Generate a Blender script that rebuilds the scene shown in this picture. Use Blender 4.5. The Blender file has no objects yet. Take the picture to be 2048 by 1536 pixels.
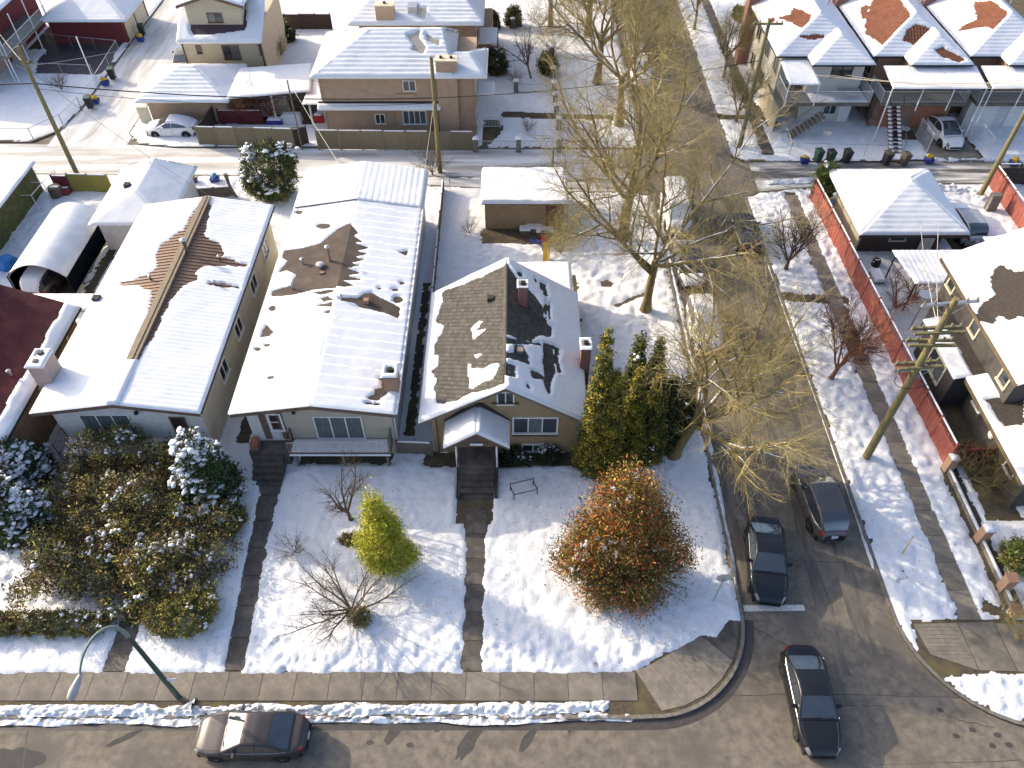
import bpy, math, random
import numpy as np

# ---------------------------------------------------------------- camera, sky, sun, exposure
sc = bpy.context.scene
F_PX, PITCH, CAM_H = 1560.0, math.radians(47.4), 34.5
cam_data = bpy.data.cameras.new('camera')
cam_data.sensor_width = 36.0
cam_data.lens = 36.0 * F_PX / 2048.0
cam_data.clip_end = 1000.0
cam = bpy.data.objects.new('camera', cam_data)
sc.collection.objects.link(cam)
cam.location = (0, 0, CAM_H)
cam.rotation_euler = (math.pi / 2 - PITCH, 0, 0)
sc.camera = cam

SUN_EL, SUN_AZ = 24.0, 152.6            # azimuth counted from +x
world = bpy.data.worlds.new('World'); sc.world = world; world.use_nodes = True
wn = world.node_tree
sky = wn.nodes.new('ShaderNodeTexSky'); sky.sky_type = 'NISHITA'; sky.sun_disc = False
sky.sun_elevation = math.radians(SUN_EL); sky.sun_rotation = math.radians(90 - SUN_AZ)
sky.air_density = 0.7; sky.dust_density = 3.0; sky.ozone_density = 0.6
bg = wn.nodes['Background']; bg.inputs['Strength'].default_value = 0.15
wn.links.new(sky.outputs['Color'], bg.inputs['Color'])

sun_data = bpy.data.lights.new('sun', 'SUN'); sun_data.energy = 2.15; sun_data.angle = math.radians(0.53)
sun_data.color = (1.0, 0.87, 0.66)
sun = bpy.data.objects.new('sun', sun_data); sc.collection.objects.link(sun)
sun.location = (-40, 20, 40)
sun.rotation_euler = (math.radians(90 - SUN_EL), 0, math.radians(SUN_AZ + 90))

sc.view_settings.view_transform = 'Standard'; sc.view_settings.look = 'None'
sc.view_settings.gamma = 1.0; sc.view_settings.use_curve_mapping = False
sc.view_settings.exposure = 1.38
sc.cycles.max_bounces = 6; sc.cycles.diffuse_bounces = 3; sc.cycles.glossy_bounces = 3
sc.cycles.transparent_max_bounces = 6; sc.cycles.caustics_reflective = False; sc.cycles.caustics_refractive = False

# ---------------------------------------------------------------- survey helpers (photo point -> place in metres)
CT, ST = math.cos(PITCH), math.sin(PITCH)
def ray(px, py):
    u = (px - 1024) / F_PX; v = (py - 768) / F_PX
    return np.array([u, CT - v * ST, -ST - v * CT])
def at(px, py, z=0.0):
    d = ray(px, py); t = (z - CAM_H) / d[2]
    return np.array([d[0] * t, d[1] * t, z])
def onplane(px, py, P, N):
    d = ray(px, py); o = np.array([0, 0, CAM_H])
    return o + d * (np.dot(np.asarray(P) - o, N) / np.dot(d, N))

# ---------------------------------------------------------------- noise
def _h(ix, iy, s):
    n = (ix * 374761393 + iy * 668265263 + s * 1442695041) & 0x7fffffff
    n = ((n ^ (n >> 13)) * 1274126177) & 0x7fffffff
    return ((n ^ (n >> 16)) & 0xffff) / 65535.0
def vn(x, y, s=0):
    x = np.asarray(x, float); y = np.asarray(y, float)
    ix = np.floor(x).astype(np.int64); iy = np.floor(y).astype(np.int64)
    fx = x - ix; fy = y - iy
    fx = fx * fx * (3 - 2 * fx); fy = fy * fy * (3 - 2 * fy)
    a = _h(ix, iy, s); b = _h(ix + 1, iy, s); c = _h(ix, iy + 1, s); d = _h(ix + 1, iy + 1, s)
    return (a + (b - a) * fx) * (1 - fy) + (c + (d - c) * fx) * fy
def fbm(x, y, s=0, o=4):
    t = 0; a = 0.5; k = 1.0
    for i in range(o):
        t = t + a * (vn(x * k + 13.7 * i, y * k + 7.1 * i, s + i) - 0.5); a *= 0.5; k *= 2.03
    return t                                  # about -0.5 .. 0.5
def sstep(x, a, b):
    t = np.clip((x - a) / (b - a), 0, 1); return t * t * (3 - 2 * t)
def poly_sd(x, y, poly):
    """signed distance, negative inside"""
    p = np.asarray(poly, float); n = len(p)
    d = np.full(np.shape(x), 1e9); ins = np.zeros(np.shape(x), bool)
    for i in range(n):
        ax, ay = p[i]; bx, by = p[(i + 1) % n]
        ex, ey = bx - ax, by - ay
        wx, wy = x - ax, y - ay
        t = np.clip((wx * ex + wy * ey) / (ex * ex + ey * ey + 1e-12), 0, 1)
        d = np.minimum(d, (wx - ex * t) ** 2 + (wy - ey * t) ** 2)
        c = ((ay > y) != (by > y)) & (x < (bx - ax) * (y - ay) / (by - ay + 1e-12) + ax)
        ins ^= c
    d = np.sqrt(d); return np.where(ins, -d, d)
def rect_sd(x, y, x0, x1, y0, y1):
    dx = np.maximum(x0 - x, x - x1); dy = np.maximum(y0 - y, y - y1)
    return np.where((dx < 0) & (dy < 0), np.maximum(dx, dy), np.hypot(np.maximum(dx, 0), np.maximum(dy, 0)))

# ---------------------------------------------------------------- materials
MATS = {}
def _new(name):
    m = bpy.data.materials.new(name); m.use_nodes = True
    nt = m.node_tree; b = nt.nodes['Principled BSDF']
    return m, nt, b
def pm(name, c1, c2=None, scale=3.0, rough=0.8, bump=0.0, bscale=None, metal=0.0, coat=0.0, spec=0.3,
       stretch=(1, 1, 1), detail=6, c3=None, s3=0.6, contrast=(0.35, 0.65), island=0.0, trans=0.0, objr=0.0, t3=(0.5, 0.68)):
    """procedural surface: two tones mixed by noise, a third large-scale tone, fine relief, variation per piece"""
    if name in MATS: return MATS[name]
    m, nt, b = _new(name); N = nt.nodes; L = nt.links
    tc = N.new('ShaderNodeTexCoord'); mp = N.new('ShaderNodeMapping'); mp.inputs['Scale'].default_value = stretch
    L.new(tc.outputs['Object'], mp.inputs['Vector'])
    c2 = c2 or tuple(x * 0.75 for x in c1)
    nz = N.new('ShaderNodeTexNoise'); nz.inputs['Scale'].default_value = scale; nz.inputs['Detail'].default_value = detail
    nz.inputs['Roughness'].default_value = 0.62
    L.new(mp.outputs[0], nz.inputs['Vector'])
    rp = N.new('ShaderNodeMapRange'); rp.inputs['From Min'].default_value = contrast[0]; rp.inputs['From Max'].default_value = contrast[1]
    L.new(nz.outputs['Fac'], rp.inputs['Value'])
    mx = N.new('ShaderNodeMix'); mx.data_type = 'RGBA'
    mx.inputs[6].default_value = (*c2, 1); mx.inputs[7].default_value = (*c1, 1)
    L.new(rp.outputs[0], mx.inputs[0]); col = mx.outputs[2]
    if c3:
        n3 = N.new('ShaderNodeTexNoise'); n3.inputs['Scale'].default_value = s3; n3.inputs['Detail'].default_value = 5
        L.new(mp.outputs[0], n3.inputs['Vector'])
        r3 = N.new('ShaderNodeMapRange'); r3.inputs['From Min'].default_value = t3[0]; r3.inputs['From Max'].default_value = t3[1]
        L.new(n3.outputs['Fac'], r3.inputs['Value'])
        m3 = N.new('ShaderNodeMix'); m3.data_type = 'RGBA'; m3.inputs[7].default_value = (*c3, 1)
        L.new(r3.outputs[0], m3.inputs[0]); L.new(col, m3.inputs[6]); col = m3.outputs[2]
    if island:
        g = N.new('ShaderNodeNewGeometry'); hs = N.new('ShaderNodeHueSaturation')
        mr = N.new('ShaderNodeMapRange'); mr.inputs['To Min'].default_value = 1 - island; mr.inputs['To Max'].default_value = 1 + island
        L.new(g.outputs['Random Per Island'], mr.inputs['Value']); L.new(mr.outputs[0], hs.inputs['Value'])
        L.new(col, hs.inputs['Color']); col = hs.outputs['Color']
    if objr:
        g = N.new('ShaderNodeObjectInfo'); hs = N.new('ShaderNodeHueSaturation')
        mr = N.new('ShaderNodeMapRange'); mr.inputs['To Min'].default_value = 1 - objr; mr.inputs['To Max'].default_value = 1 + objr
        L.new(g.outputs['Random'], mr.inputs['Value']); L.new(mr.outputs[0], hs.inputs['Value'])
        L.new(col, hs.inputs['Color']); col = hs.outputs['Color']
    L.new(col, b.inputs['Base Color'])
    b.inputs['Roughness'].default_value = rough; b.inputs['Metallic'].default_value = metal
    b.inputs['Specular IOR Level'].default_value = spec
    b.inputs['Coat Weight'].default_value = coat; b.inputs['Coat Roughness'].default_value = 0.06
    if trans: b.inputs['Transmission Weight'].default_value = trans
    if bump:
        bn = N.new('ShaderNodeBump'); bn.inputs['Strength'].default_value = bump; bn.inputs['Distance'].default_value = 0.03
        if bscale:
            nb = N.new('ShaderNodeTexNoise'); nb.inputs['Scale'].default_value = bscale; nb.inputs['Detail'].default_value = 6
            L.new(mp.outputs[0], nb.inputs['Vector']); L.new(nb.outputs['Fac'], bn.inputs['Height'])
        else: L.new(nz.outputs['Fac'], bn.inputs['Height'])
        L.new(bn.outputs[0], b.inputs['Normal'])
    MATS[name] = m; return m
def brickm(name, c1, c2, mortar, scale=1.0, bw=0.22, bh=0.075, rough=0.85):
    if name in MATS: return MATS[name]
    m, nt, b = _new(name); N = nt.nodes; L = nt.links
    tc = N.new('ShaderNodeTexCoord'); sp = N.new('ShaderNodeSeparateXYZ'); cb = N.new('ShaderNodeCombineXYZ'); ad = N.new('ShaderNodeMath')
    L.new(tc.outputs['Object'], sp.inputs[0]); L.new(sp.outputs[0], ad.inputs[0]); L.new(sp.outputs[1], ad.inputs[1])
    L.new(ad.outputs[0], cb.inputs[0]); L.new(sp.outputs[2], cb.inputs[1])
    bt = N.new('ShaderNodeTexBrick'); bt.inputs['Scale'].default_value = scale
    bt.inputs['Color1'].default_value = (*c1, 1); bt.inputs['Color2'].default_value = (*c2, 1); bt.inputs['Mortar'].default_value = (*mortar, 1)
    bt.inputs['Brick Width'].default_value = bw; bt.inputs['Row Height'].default_value = bh; bt.inputs['Mortar Size'].default_value = 0.012
    L.new(cb.outputs[0], bt.inputs['Vector']); L.new(bt.outputs['Color'], b.inputs['Base Color'])
    bn = N.new('ShaderNodeBump'); bn.inputs['Strength'].default_value = 0.4; bn.inputs['Distance'].default_value = 0.01; bn.invert = True
    L.new(bt.outputs['Fac'], bn.inputs['Height']); L.new(bn.outputs[0], b.inputs['Normal'])
    b.inputs['Roughness'].default_value = rough; MATS[name] = m; return m

SNOW = pm('snow', (0.74, 0.75, 0.765), (0.67, 0.68, 0.70), 2.2, 0.65, 0.7, 11.0, spec=0.25)
SNOWG = pm('lawn_snow', (0.73, 0.735, 0.75), (0.65, 0.66, 0.68), 2.2, 0.65, 0.9, 13.0, spec=0.25, c3=(0.26, 0.23, 0.15), s3=8.0, t3=(0.655, 0.72))
SNOWR = pm('roof_snow', (0.71, 0.72, 0.735), (0.66, 0.67, 0.69), 3.0, 0.6, 0.35, 16.0, spec=0.25)
SNOWD = pm('dirty_snow', (0.88, 0.89, 0.91), (0.62, 0.61, 0.59), 5.0, 0.7, 0.9, 12.0, c3=(0.20, 0.17, 0.14), s3=2.6, contrast=(0.3, 0.5))
GROUND = pm('soil_and_grass', (0.105, 0.083, 0.053), (0.06, 0.049, 0.036), 6, 0.95, 0.8, 30, c3=(0.12, 0.10, 0.045), s3=1.3)
ASPH = pm('asphalt', (0.105, 0.098, 0.090), (0.070, 0.066, 0.064), 1.1, 0.82, 0.5, 70, c3=(0.125, 0.115, 0.10), s3=0.35)
ASPH2 = pm('road_asphalt', (0.215, 0.185, 0.142), (0.120, 0.104, 0.086), 2.3, 0.85, 0.6, 60, c3=(0.115, 0.101, 0.087), s3=0.42, detail=10)
WET = pm('wet_asphalt', (0.075, 0.066, 0.058), (0.05, 0.045, 0.041), 3, 0.55, 0.3, 60)
PATCH = pm('patched_asphalt', (0.06, 0.056, 0.054), (0.045, 0.042, 0.042), 3, 0.8, 0.4, 60)
CONC = pm('concrete', (0.225, 0.198, 0.158), (0.155, 0.137, 0.112), 3.5, 0.88, 0.35, 55, c3=(0.125, 0.112, 0.094), s3=0.8, objr=0.12)
CONCW = pm('damp_concrete', (0.105, 0.092, 0.078), (0.058, 0.051, 0.045), 2.5, 0.7, 0.3, 50, c3=(0.145, 0.125, 0.10), s3=0.9, objr=0.10)
KERB = pm('kerb_concrete', (0.22, 0.20, 0.17), (0.12, 0.11, 0.095), 5, 0.9, 0.4, 40)
WHITEP = pm('worn_road_paint', (0.62, 0.60, 0.54), (0.30, 0.28, 0.25), 14, 0.8, 0.2, contrast=(0.36, 0.5))
GLASS = pm('window_glass', (0.035, 0.045, 0.055), (0.02, 0.026, 0.032), 0.8, 0.06, spec=0.7)
CURT = pm('curtained_glass', (0.15, 0.165, 0.165), (0.055, 0.066, 0.07), 3.0, 0.12, spec=0.7, stretch=(9, 1, 0.4))
WTRIM = pm('white_trim', (0.78, 0.77, 0.74), (0.66, 0.65, 0.62), 8, 0.5)
CREAMT = pm('cream_trim', (0.62, 0.56, 0.40), (0.52, 0.46, 0.33), 6, 0.6)
DARKM = pm('dark_metal', (0.03, 0.03, 0.032), (0.02, 0.02, 0.021), 8, 0.45, metal=0.4)
GALV = pm('galvanised_metal', (0.50, 0.51, 0.52), (0.36, 0.37, 0.38), 7, 0.4, metal=0.7)
WHITEM = pm('white_metal', (0.74, 0.75, 0.75), (0.62, 0.63, 0.63), 6, 0.45)
BROWNF = pm('brown_fascia', (0.18, 0.12, 0.085), (0.11, 0.075, 0.055), 5, 0.7)
DECKW = pm('weathered_wood', (0.20, 0.165, 0.13), (0.12, 0.10, 0.08), 4, 0.9, 0.3, 20, stretch=(1, 1, 6))
FENCEW = pm('grey_brown_fence', (0.25, 0.205, 0.14), (0.155, 0.13, 0.092), 3.0, 0.9, 0.35, 20, stretch=(9, 9, 1), c3=(0.17, 0.17, 0.09), s3=0.6, objr=0.13)
REDF = pm('red_fence_paint', (0.31, 0.088, 0.066), (0.22, 0.066, 0.052), 3, 0.8, 0.25, 20, stretch=(5, 5, 1), c3=(0.33, 0.13, 0.10), s3=1.0, objr=0.12)
POLEW = pm('pole_wood', (0.235, 0.20, 0.085), (0.14, 0.12, 0.06), 3, 0.9, 0.4, 25, stretch=(8, 8, 0.7), c3=(0.11, 0.095, 0.07), s3=0.5)
RUBBER = pm('rubber', (0.02, 0.02, 0.02), (0.014, 0.014, 0.014), 10, 0.85)
WIREM = pm('cable', (0.035, 0.033, 0.03), (0.025, 0.024, 0.022), 3, 0.6)
WIREL = pm('pale_cable', (0.42, 0.38, 0.31), (0.34, 0.31, 0.26), 3, 0.6)

# ---------------------------------------------------------------- mesh helpers
COL = sc.collection
OFF = {}                                            # root -> world offset of its local frame
class MB:
    def __init__(s): s.v = []; s.f = []
    def add(s, vs, fs):
        n = len(s.v); s.v += [tuple(map(float, p)) for p in vs]; s.f += [tuple(i + n for i in f) for f in fs]; return s
    def box(s, x0, x1, y0, y1, z0, z1):
        return s.add([(x0, y0, z0), (x1, y0, z0), (x1, y1, z0), (x0, y1, z0), (x0, y0, z1), (x1, y0, z1), (x1, y1, z1), (x0, y1, z1)],
                     [(3, 2, 1, 0), (4, 5, 6, 7), (0, 1, 5, 4), (1, 2, 6, 5), (2, 3, 7, 6), (3, 0, 4, 7)])
    def hexa(s, b, t):
        """four bottom and four top points, both counter-clockwise from above"""
        return s.add(list(b) + list(t), [(3, 2, 1, 0), (4, 5, 6, 7), (0, 1, 5, 4), (1, 2, 6, 5), (2, 3, 7, 6), (3, 0, 4, 7)])
    def poly(s, pts): return s.add(pts, [tuple(range(len(pts)))])
    def slab(s, pts, th):
        """planar polygon, top counter-clockwise, given thickness below it"""
        p = np.asarray(pts, float); n = np.cross(p[1] - p[0], p[-1] - p[0]); n /= np.linalg.norm(n)
        q = p - n * th; k = len(p)
        fs = [tuple(range(k)), tuple(range(2 * k - 1, k - 1, -1))] + [(i, k + i, k + (i + 1) % k, (i + 1) % k) for i in range(k)]
        return s.add(list(p) + list(q), fs)
    def prism(s, xy, z0, z1):
        k = len(xy)
        return s.add([(x, y, z0) for x, y in xy] + [(x, y, z1) for x, y in xy],
                     [tuple(range(k - 1, -1, -1)), tuple(range(k, 2 * k))] + [(i, (i + 1) % k, k + (i + 1) % k, k + i) for i in range(k)])
    def tube(s, p0, p1, r0, r1=None, n=6, cap=True):
        return s.path([p0, p1], [r0, r0 if r1 is None else r1], n, cap)
    def path(s, pts, radii, n=6, cap=True):
        pts = [np.asarray(p, float) for p in pts]
        if not hasattr(radii, '__len__'): radii = [radii] * len(pts)
        base = len(s.v); vs = []; fs = []; prev = None
        for i, p in enumerate(pts):
            t = pts[min(i + 1, len(pts) - 1)] - pts[max(i - 1, 0)]; t = t / (np.linalg.norm(t) + 1e-9)
            if prev is None:
                a = np.array([0, 0, 1.0]) if abs(t[2]) < 0.9 else np.array([1.0, 0, 0]); u = np.cross(t, a)
            else: u = prev - t * np.dot(prev, t)
            u /= np.linalg.norm(u) + 1e-9; prev = u; w = np.cross(t, u)
            for k in range(n):
                a = 2 * math.pi * k / n; vs.append(p + radii[i] * (math.cos(a) * u + math.sin(a) * w))
        for i in range(len(pts) - 1):
            for k in range(n): fs.append((i * n + k, i * n + (k + 1) % n, (i + 1) * n + (k + 1) % n, (i + 1) * n + k))
        if cap:
            fs.append(tuple(range(n - 1, -1, -1))); m = (len(pts) - 1) * n; fs.append(tuple(range(m, m + n)))
        return s.add(vs, fs)
    def lathe(s, c, prof, n=12, axis=2):
        """prof: list of (radius, height)"""
        vs = []; fs = []
        for r, h in prof:
            for k in range(n):
                a = 2 * math.pi * k / n; q = [r * math.cos(a), r * math.sin(a), h]
                if axis == 1: q = [q[0], q[2], -q[1]]
                elif axis == 0: q = [q[2], q[0], q[1]]
                vs.append((c[0] + q[0], c[1] + q[1], c[2] + q[2]))
        for i in range(len(prof) - 1):
            for k in range(n): fs.append((i * n + k, i * n + (k + 1) % n, (i + 1) * n + (k + 1) % n, (i + 1) * n + k))
        fs.append(tuple(range(n - 1, -1, -1))); m = (len(prof) - 1) * n; fs.append(tuple(range(m, m + n)))
        return s.add(vs, fs)

def shade(me, angle=None):
    me.polygons.foreach_set('use_smooth', np.ones(len(me.polygons), bool))
def tag(o, label=None, cat=None, group=None, kind=None):
    if label: o['label'] = label
    if cat: o['category'] = cat
    if group: o['group'] = group
    if kind: o['kind'] = kind
    return o
def link(name, me, mat, parent=None):
    o = bpy.data.objects.new(name, me); COL.objects.link(o)
    if mat is not None and not me.materials: me.materials.append(mat)
    if parent is not None: o.parent = parent; OFF[o.name] = OFF.get(parent.name, np.zeros(3))
    return o
def obj(name, mb, mat, parent=None, smooth=False, local=False):
    me = bpy.data.meshes.new(name)
    off = np.zeros(3) if (parent is None or local) else OFF.get(parent.name, np.zeros(3))
    me.from_pydata([(x - off[0], y - off[1], z - off[2]) for x, y, z in mb.v], [], mb.f)
    if smooth: shade(me)
    me.update()
    return link(name, me, mat, parent)
def npmesh(name, V, Fc, mat, parent=None, smooth=False, local=False):
    """fast mesh from arrays; Fc is (n,3) or (n,4)"""
    V = np.asarray(V, np.float32)
    if parent is not None and not local: V = V - OFF.get(parent.name, np.zeros(3)).astype(np.float32)
    me = bpy.data.meshes.new(name); Fc = np.asarray(Fc, np.int32); k = Fc.shape[1]
    me.vertices.add(len(V)); me.vertices.foreach_set('co', V.ravel())
    me.loops.add(Fc.size); me.loops.foreach_set('vertex_index', Fc.ravel())
    me.polygons.add(len(Fc)); me.polygons.foreach_set('loop_start', np.arange(0, Fc.size, k, dtype=np.int32))
    me.polygons.foreach_set('loop_total', np.full(len(Fc), k, np.int32))
    if smooth: shade(me)
    me.update(calc_edges=True); me.validate()
    return link(name, me, mat, parent)
def root(name, loc, label, cat, group=None, rz=0.0):
    o = bpy.data.objects.new(name, None); COL.objects.link(o); o.empty_display_size = 0.3
    o.location = tuple(map(float, loc)); o.rotation_euler = (0, 0, rz); OFF[o.name] = np.array(loc, float)
    return tag(o, label, cat, group)
def clone(o, parent=None):
    c = o.copy(); COL.objects.link(c)
    if parent is not None: c.parent = parent
    for ch in o.children: clone(ch, c)
    return c

# ---------------------------------------------------------------- snow lying on a plane
def snow_on(parent, pts, thick=0.09, res=0.12, bare=(), seed=1, ribs=None, mat=None, rag=0.10, lump=0.012, name='snow', over=0.05, keep=None):
    """a blanket of snow on the planar convex polygon pts (first edge = eave); bare = list of polygons in plane
       coordinates where the roof shows; ribs=(direction 'u'/'v', spacing, amplitude)"""
    P = np.asarray(pts, float); U = P[1] - P[0]; U /= np.linalg.norm(U)
    Nn = np.cross(U, P[-1] - P[0]); Nn /= np.linalg.norm(Nn); Vv = np.cross(Nn, U)
    q = np.array([[np.dot(p - P[0], U), np.dot(p - P[0], Vv)] for p in P])
    u0, v0 = q.min(0) - over; u1, v1 = q.max(0) + over
    nu = max(2, int((u1 - u0) / res) + 1); nv = max(2, int((v1 - v0) / res) + 1)
    u, v = np.meshgrid(np.linspace(u0, u1, nu), np.linspace(v0, v1, nv))
    edge = over - poly_sd(u, v, q)
    m = edge.copy()
    nz = fbm(u * 1.6 + seed * 3.1, v * 1.6, seed, 4) * rag * 2.4 + fbm(u * 7, v * 7, seed + 5, 2) * rag * 0.8
    for b in bare:
        bp = np.array([[np.dot(np.asarray(x) - P[0], U), np.dot(np.asarray(x) - P[0], Vv)] for x in b])
        m = np.minimum(m, poly_sd(u, v, bp) - 0.05 + nz)
    if keep is not None: m = np.minimum(m, keep(u, v) + nz)
    h = thick * np.sqrt(sstep(m, 0.0, 0.16)) * (1 + 0.9 * fbm(u * 0.7, v * 0.7, seed + 9, 3)) + lump * fbm(u * 4, v * 4, seed + 3, 3) * sstep(m, 0, .1)
    if ribs:
        w = u if ribs[0] == 'u' else v
        if ribs[2] < 0:                              # overlapping sheets: long ramps with a small step
            k = w / ribs[1] + .12 * fbm(u * .8, v * .8, seed + 21, 2); h = h - ribs[2] * ((k % 1.0) - .5) * sstep(m, 0, .1)
        else: h = h + ribs[2] * (np.abs(np.sin(np.pi * w / ribs[1])) ** 0.6 - 0.5) * sstep(m, 0, 0.1) * (.75 + fbm(u * .6, v * .6, seed + 22, 2))
    h = np.where(m <= 0, -0.012, h + 0.004)
    W = P[0] + u[..., None] * U + v[..., None] * Vv + h[..., None] * Nn
    idx = np.arange(nu * nv).reshape(nv, nu)
    a, b_, c, d = idx[:-1, :-1], idx[:-1, 1:], idx[1:, 1:], idx[1:, :-1]
    mm = np.maximum(np.maximum(m[:-1, :-1], m[:-1, 1:]), np.maximum(m[1:, 1:], m[1:, :-1])) > 0
    Fc = np.stack([a[mm], b_[mm], c[mm], d[mm]], 1)
    if len(Fc) == 0: return None
    used = np.unique(Fc); re = np.full(nu * nv, -1, np.int64); re[used] = np.arange(len(used))
    o = npmesh(name, W.reshape(-1, 3)[used], re[Fc], mat or SNOWR, parent, smooth=True)
    o['kind'] = 'stuff'
    return o
def flat_snow(parent, x0, x1, y0, y1, z, thick=0.1, seed=3, **k):
    return snow_on(parent, [(x0, y0, z), (x1, y0, z), (x1, y1, z), (x0, y1, z)], thick, seed=seed, **k)
# ================================================================ the setting
def struct(name, mb, mat, parent=None, **k):
    o = obj(name, mb, mat, parent, **k)
    if parent is None: o['kind'] = 'structure'
    return o
struct('ground', MB().poly([(-260, -120, -0.03), (260, -120, -0.03), (260, 420, -0.03), (-260, 420, -0.03)]), GROUND)
struct('road', MB().poly([(-120, -60, 0.0), (120, -60, 0.0), (120, 200, 0.0), (-120, 200, 0.0)]), ASPH2)
SX0, SX1 = 10.9, 17.9                          # kerb lines of the side street
def arc(cx, cy, r, a0, a1, n=14):
    return [(cx + r * math.cos(math.radians(a0 + (a1 - a0) * i / n)), cy + r * math.sin(math.radians(a0 + (a1 - a0) * i / n))) for i in range(n + 1)]
KY = 12.1
cornerL = arc(SX0 - 4.9, KY + 4.9, 4.9, -90, 0)
cornerR = arc(SX1 + 5.4, 11.6 + 5.4, 5.4, 180, 270)
blockA = [(-120, KY)] + cornerL + [(SX0, 51.3), (SX0 - 1.5, 51.9), (2, 52.0), (-20, 54.2), (-120, 55.6)]
blockB = cornerR + [(120, 11.6), (120, 54.0), (60, 53.6), (34, 53.0), (22, 52.4), (SX1 + 1.2, 51.9), (SX1, 51.2)]
blockC = [(SX0, 58.6), (SX0, 200), (-32.6, 200), (-32.6, 60.6), (-31.2, 58.9), (-28, 58.4), (10, 58.2)]
blockD = [(-38.3, 200), (-120, 200), (-120, 59.3), (-40.2, 59.3), (-38.7, 61.0), (-38.2, 65)]
blockE = [(SX1, 57.0), (SX1 + 1.0, 56.3), (30, 56.2), (34.2, 56.4), (120, 56.4), (120, 200), (SX1, 200)]
ZB = 0.10
for b in (blockA, blockB, blockC, blockD, blockE):
    struct('yard_ground', MB().prism(b, -0.02, ZB), GROUND)

LANE = pm('packed_lane_snow', (0.60, 0.595, 0.585), (0.36, 0.335, 0.30), 0.75, 0.7, 0.5, 9, stretch=(0.16, 1.5, 1), contrast=(0.38, 0.58), c3=(0.68, 0.68, 0.68), s3=0.5)
LANEB = pm('slushy_lane', (0.60, 0.59, 0.57), (0.10, 0.09, 0.08), 0.9, 0.65, 0.5, 9, stretch=(0.14, 1.5, 1), contrast=(0.42, 0.6), c3=(0.16, 0.145, 0.125), s3=0.4)
LANEA = pm('packed_alley_snow', (0.62, 0.615, 0.61), (0.42, 0.40, 0.37), 0.75, 0.7, 0.5, 9, stretch=(1.5, 0.16, 1), contrast=(0.38, 0.58), c3=(0.68, 0.68, 0.68), s3=0.5)
struct('lane', MB().poly([(-120, 55.0, 0.012), (-19, 53.6, 0.012), (-10, 52.6, 0.012), (-10, 58.6, 0.012), (-120, 60, 0.012)]), LANE)
struct('lane', MB().poly([(-10, 51.6, 0.012), (9.2, 51.0, 0.012), (9.2, 58.8, 0.012), (-10, 58.6, 0.012)]), LANE)
def _tr(y0, y1, x0, x1, w, s):
    r = np.random.default_rng(s); xx = np.linspace(x0, x1, 40); yc = np.linspace(y0, y1, 40); a = w * (.5 + r.random(40)); c = w * (.5 + r.random(40))
    return [(x, y - q, .018) for x, y, q in zip(xx, yc, a)] + [(x, y + q, .018) for x, y, q in zip(xx[::-1], yc[::-1], c[::-1])]
for k_, (ya, yb, xa, xb, w_) in enumerate(((54.6, 53.4, -9, 9.3, .30), (56.2, 55.2, -7, 9.3, .22), (56.3, 56.0, -60, -22, .10), (57.6, 57.2, -58, -24, .12), (53.6, 52.4, -2, 9.3, .2))): struct('tyre_track', MB().poly(_tr(ya, yb, xa, xb, w_, k_)), LANEB if k_ in (0, 1, 4) else pm('dirty_track', (.55, .50, .43), (.42, .38, .33), 2, .8, .4, 9))
struct('lane', MB().poly([(19.2, 51.2, 0.012), (120, 52.8, 0.012), (120, 57.0, 0.012), (19.2, 57.2, 0.012)]), LANEB)
struct('alley', MB().poly([(-38.8, 58.6, 0.016), (-32.2, 58.6, 0.016), (-32.2, 200, 0.016), (-38.8, 200, 0.016)]), LANEA)

def strip(name, line, w, z0, z1, mat, side=1):
    """kerb of width w along a polyline"""
    p = np.asarray(line, float); t = np.gradient(p, axis=0); n = np.stack([-t[:, 1], t[:, 0]], 1); n /= np.linalg.norm(n, axis=1)[:, None]
    q = p + n * w * side; m = MB(); k = len(p)
    vs = [(x, y, z0) for x, y in p] + [(x, y, z1) for x, y in p] + [(x, y, z1) for x, y in q] + [(x, y, z0) for x, y in q]
    fs = []
    for i in range(k - 1):
        for a in range(4):
            b = (a + 1) % 4; fs.append((a * k + i, a * k + i + 1, b * k + i + 1, b * k + i))
    fs += [(0, k, 2 * k, 3 * k), (k - 1, 4 * k - 1, 3 * k - 1, 2 * k - 1)]
    m.add(vs, fs); o = struct(name, m, mat); return o
strip('kerb', [(-120, KY - 0.01)] + [(x, KY - 0.01) for x in np.linspace(-60, 5.4, 20)] + cornerL[1:] + [(SX0 + 0.01, y) for y in np.linspace(17.6, 51.2, 20)], 0.16, -0.02, 0.125, KERB, 1)
strip('kerb', [(SX1 - 0.01, y) for y in np.linspace(51.2, 17.6, 20)] + cornerR[1:] + [(x, 11.59) for x in np.linspace(23.8, 100, 12)], 0.16, -0.02, 0.125, KERB, 1)
strip('kerb', [(SX0 + 0.01, y) for y in np.linspace(58.7, 120, 12)], 0.16, -0.02, 0.125, KERB, 1)
strip('kerb', [(SX1 - 0.01, y) for y in np.linspace(120, 57.1, 12)], 0.16, -0.02, 0.125, KERB, 1)

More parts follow.
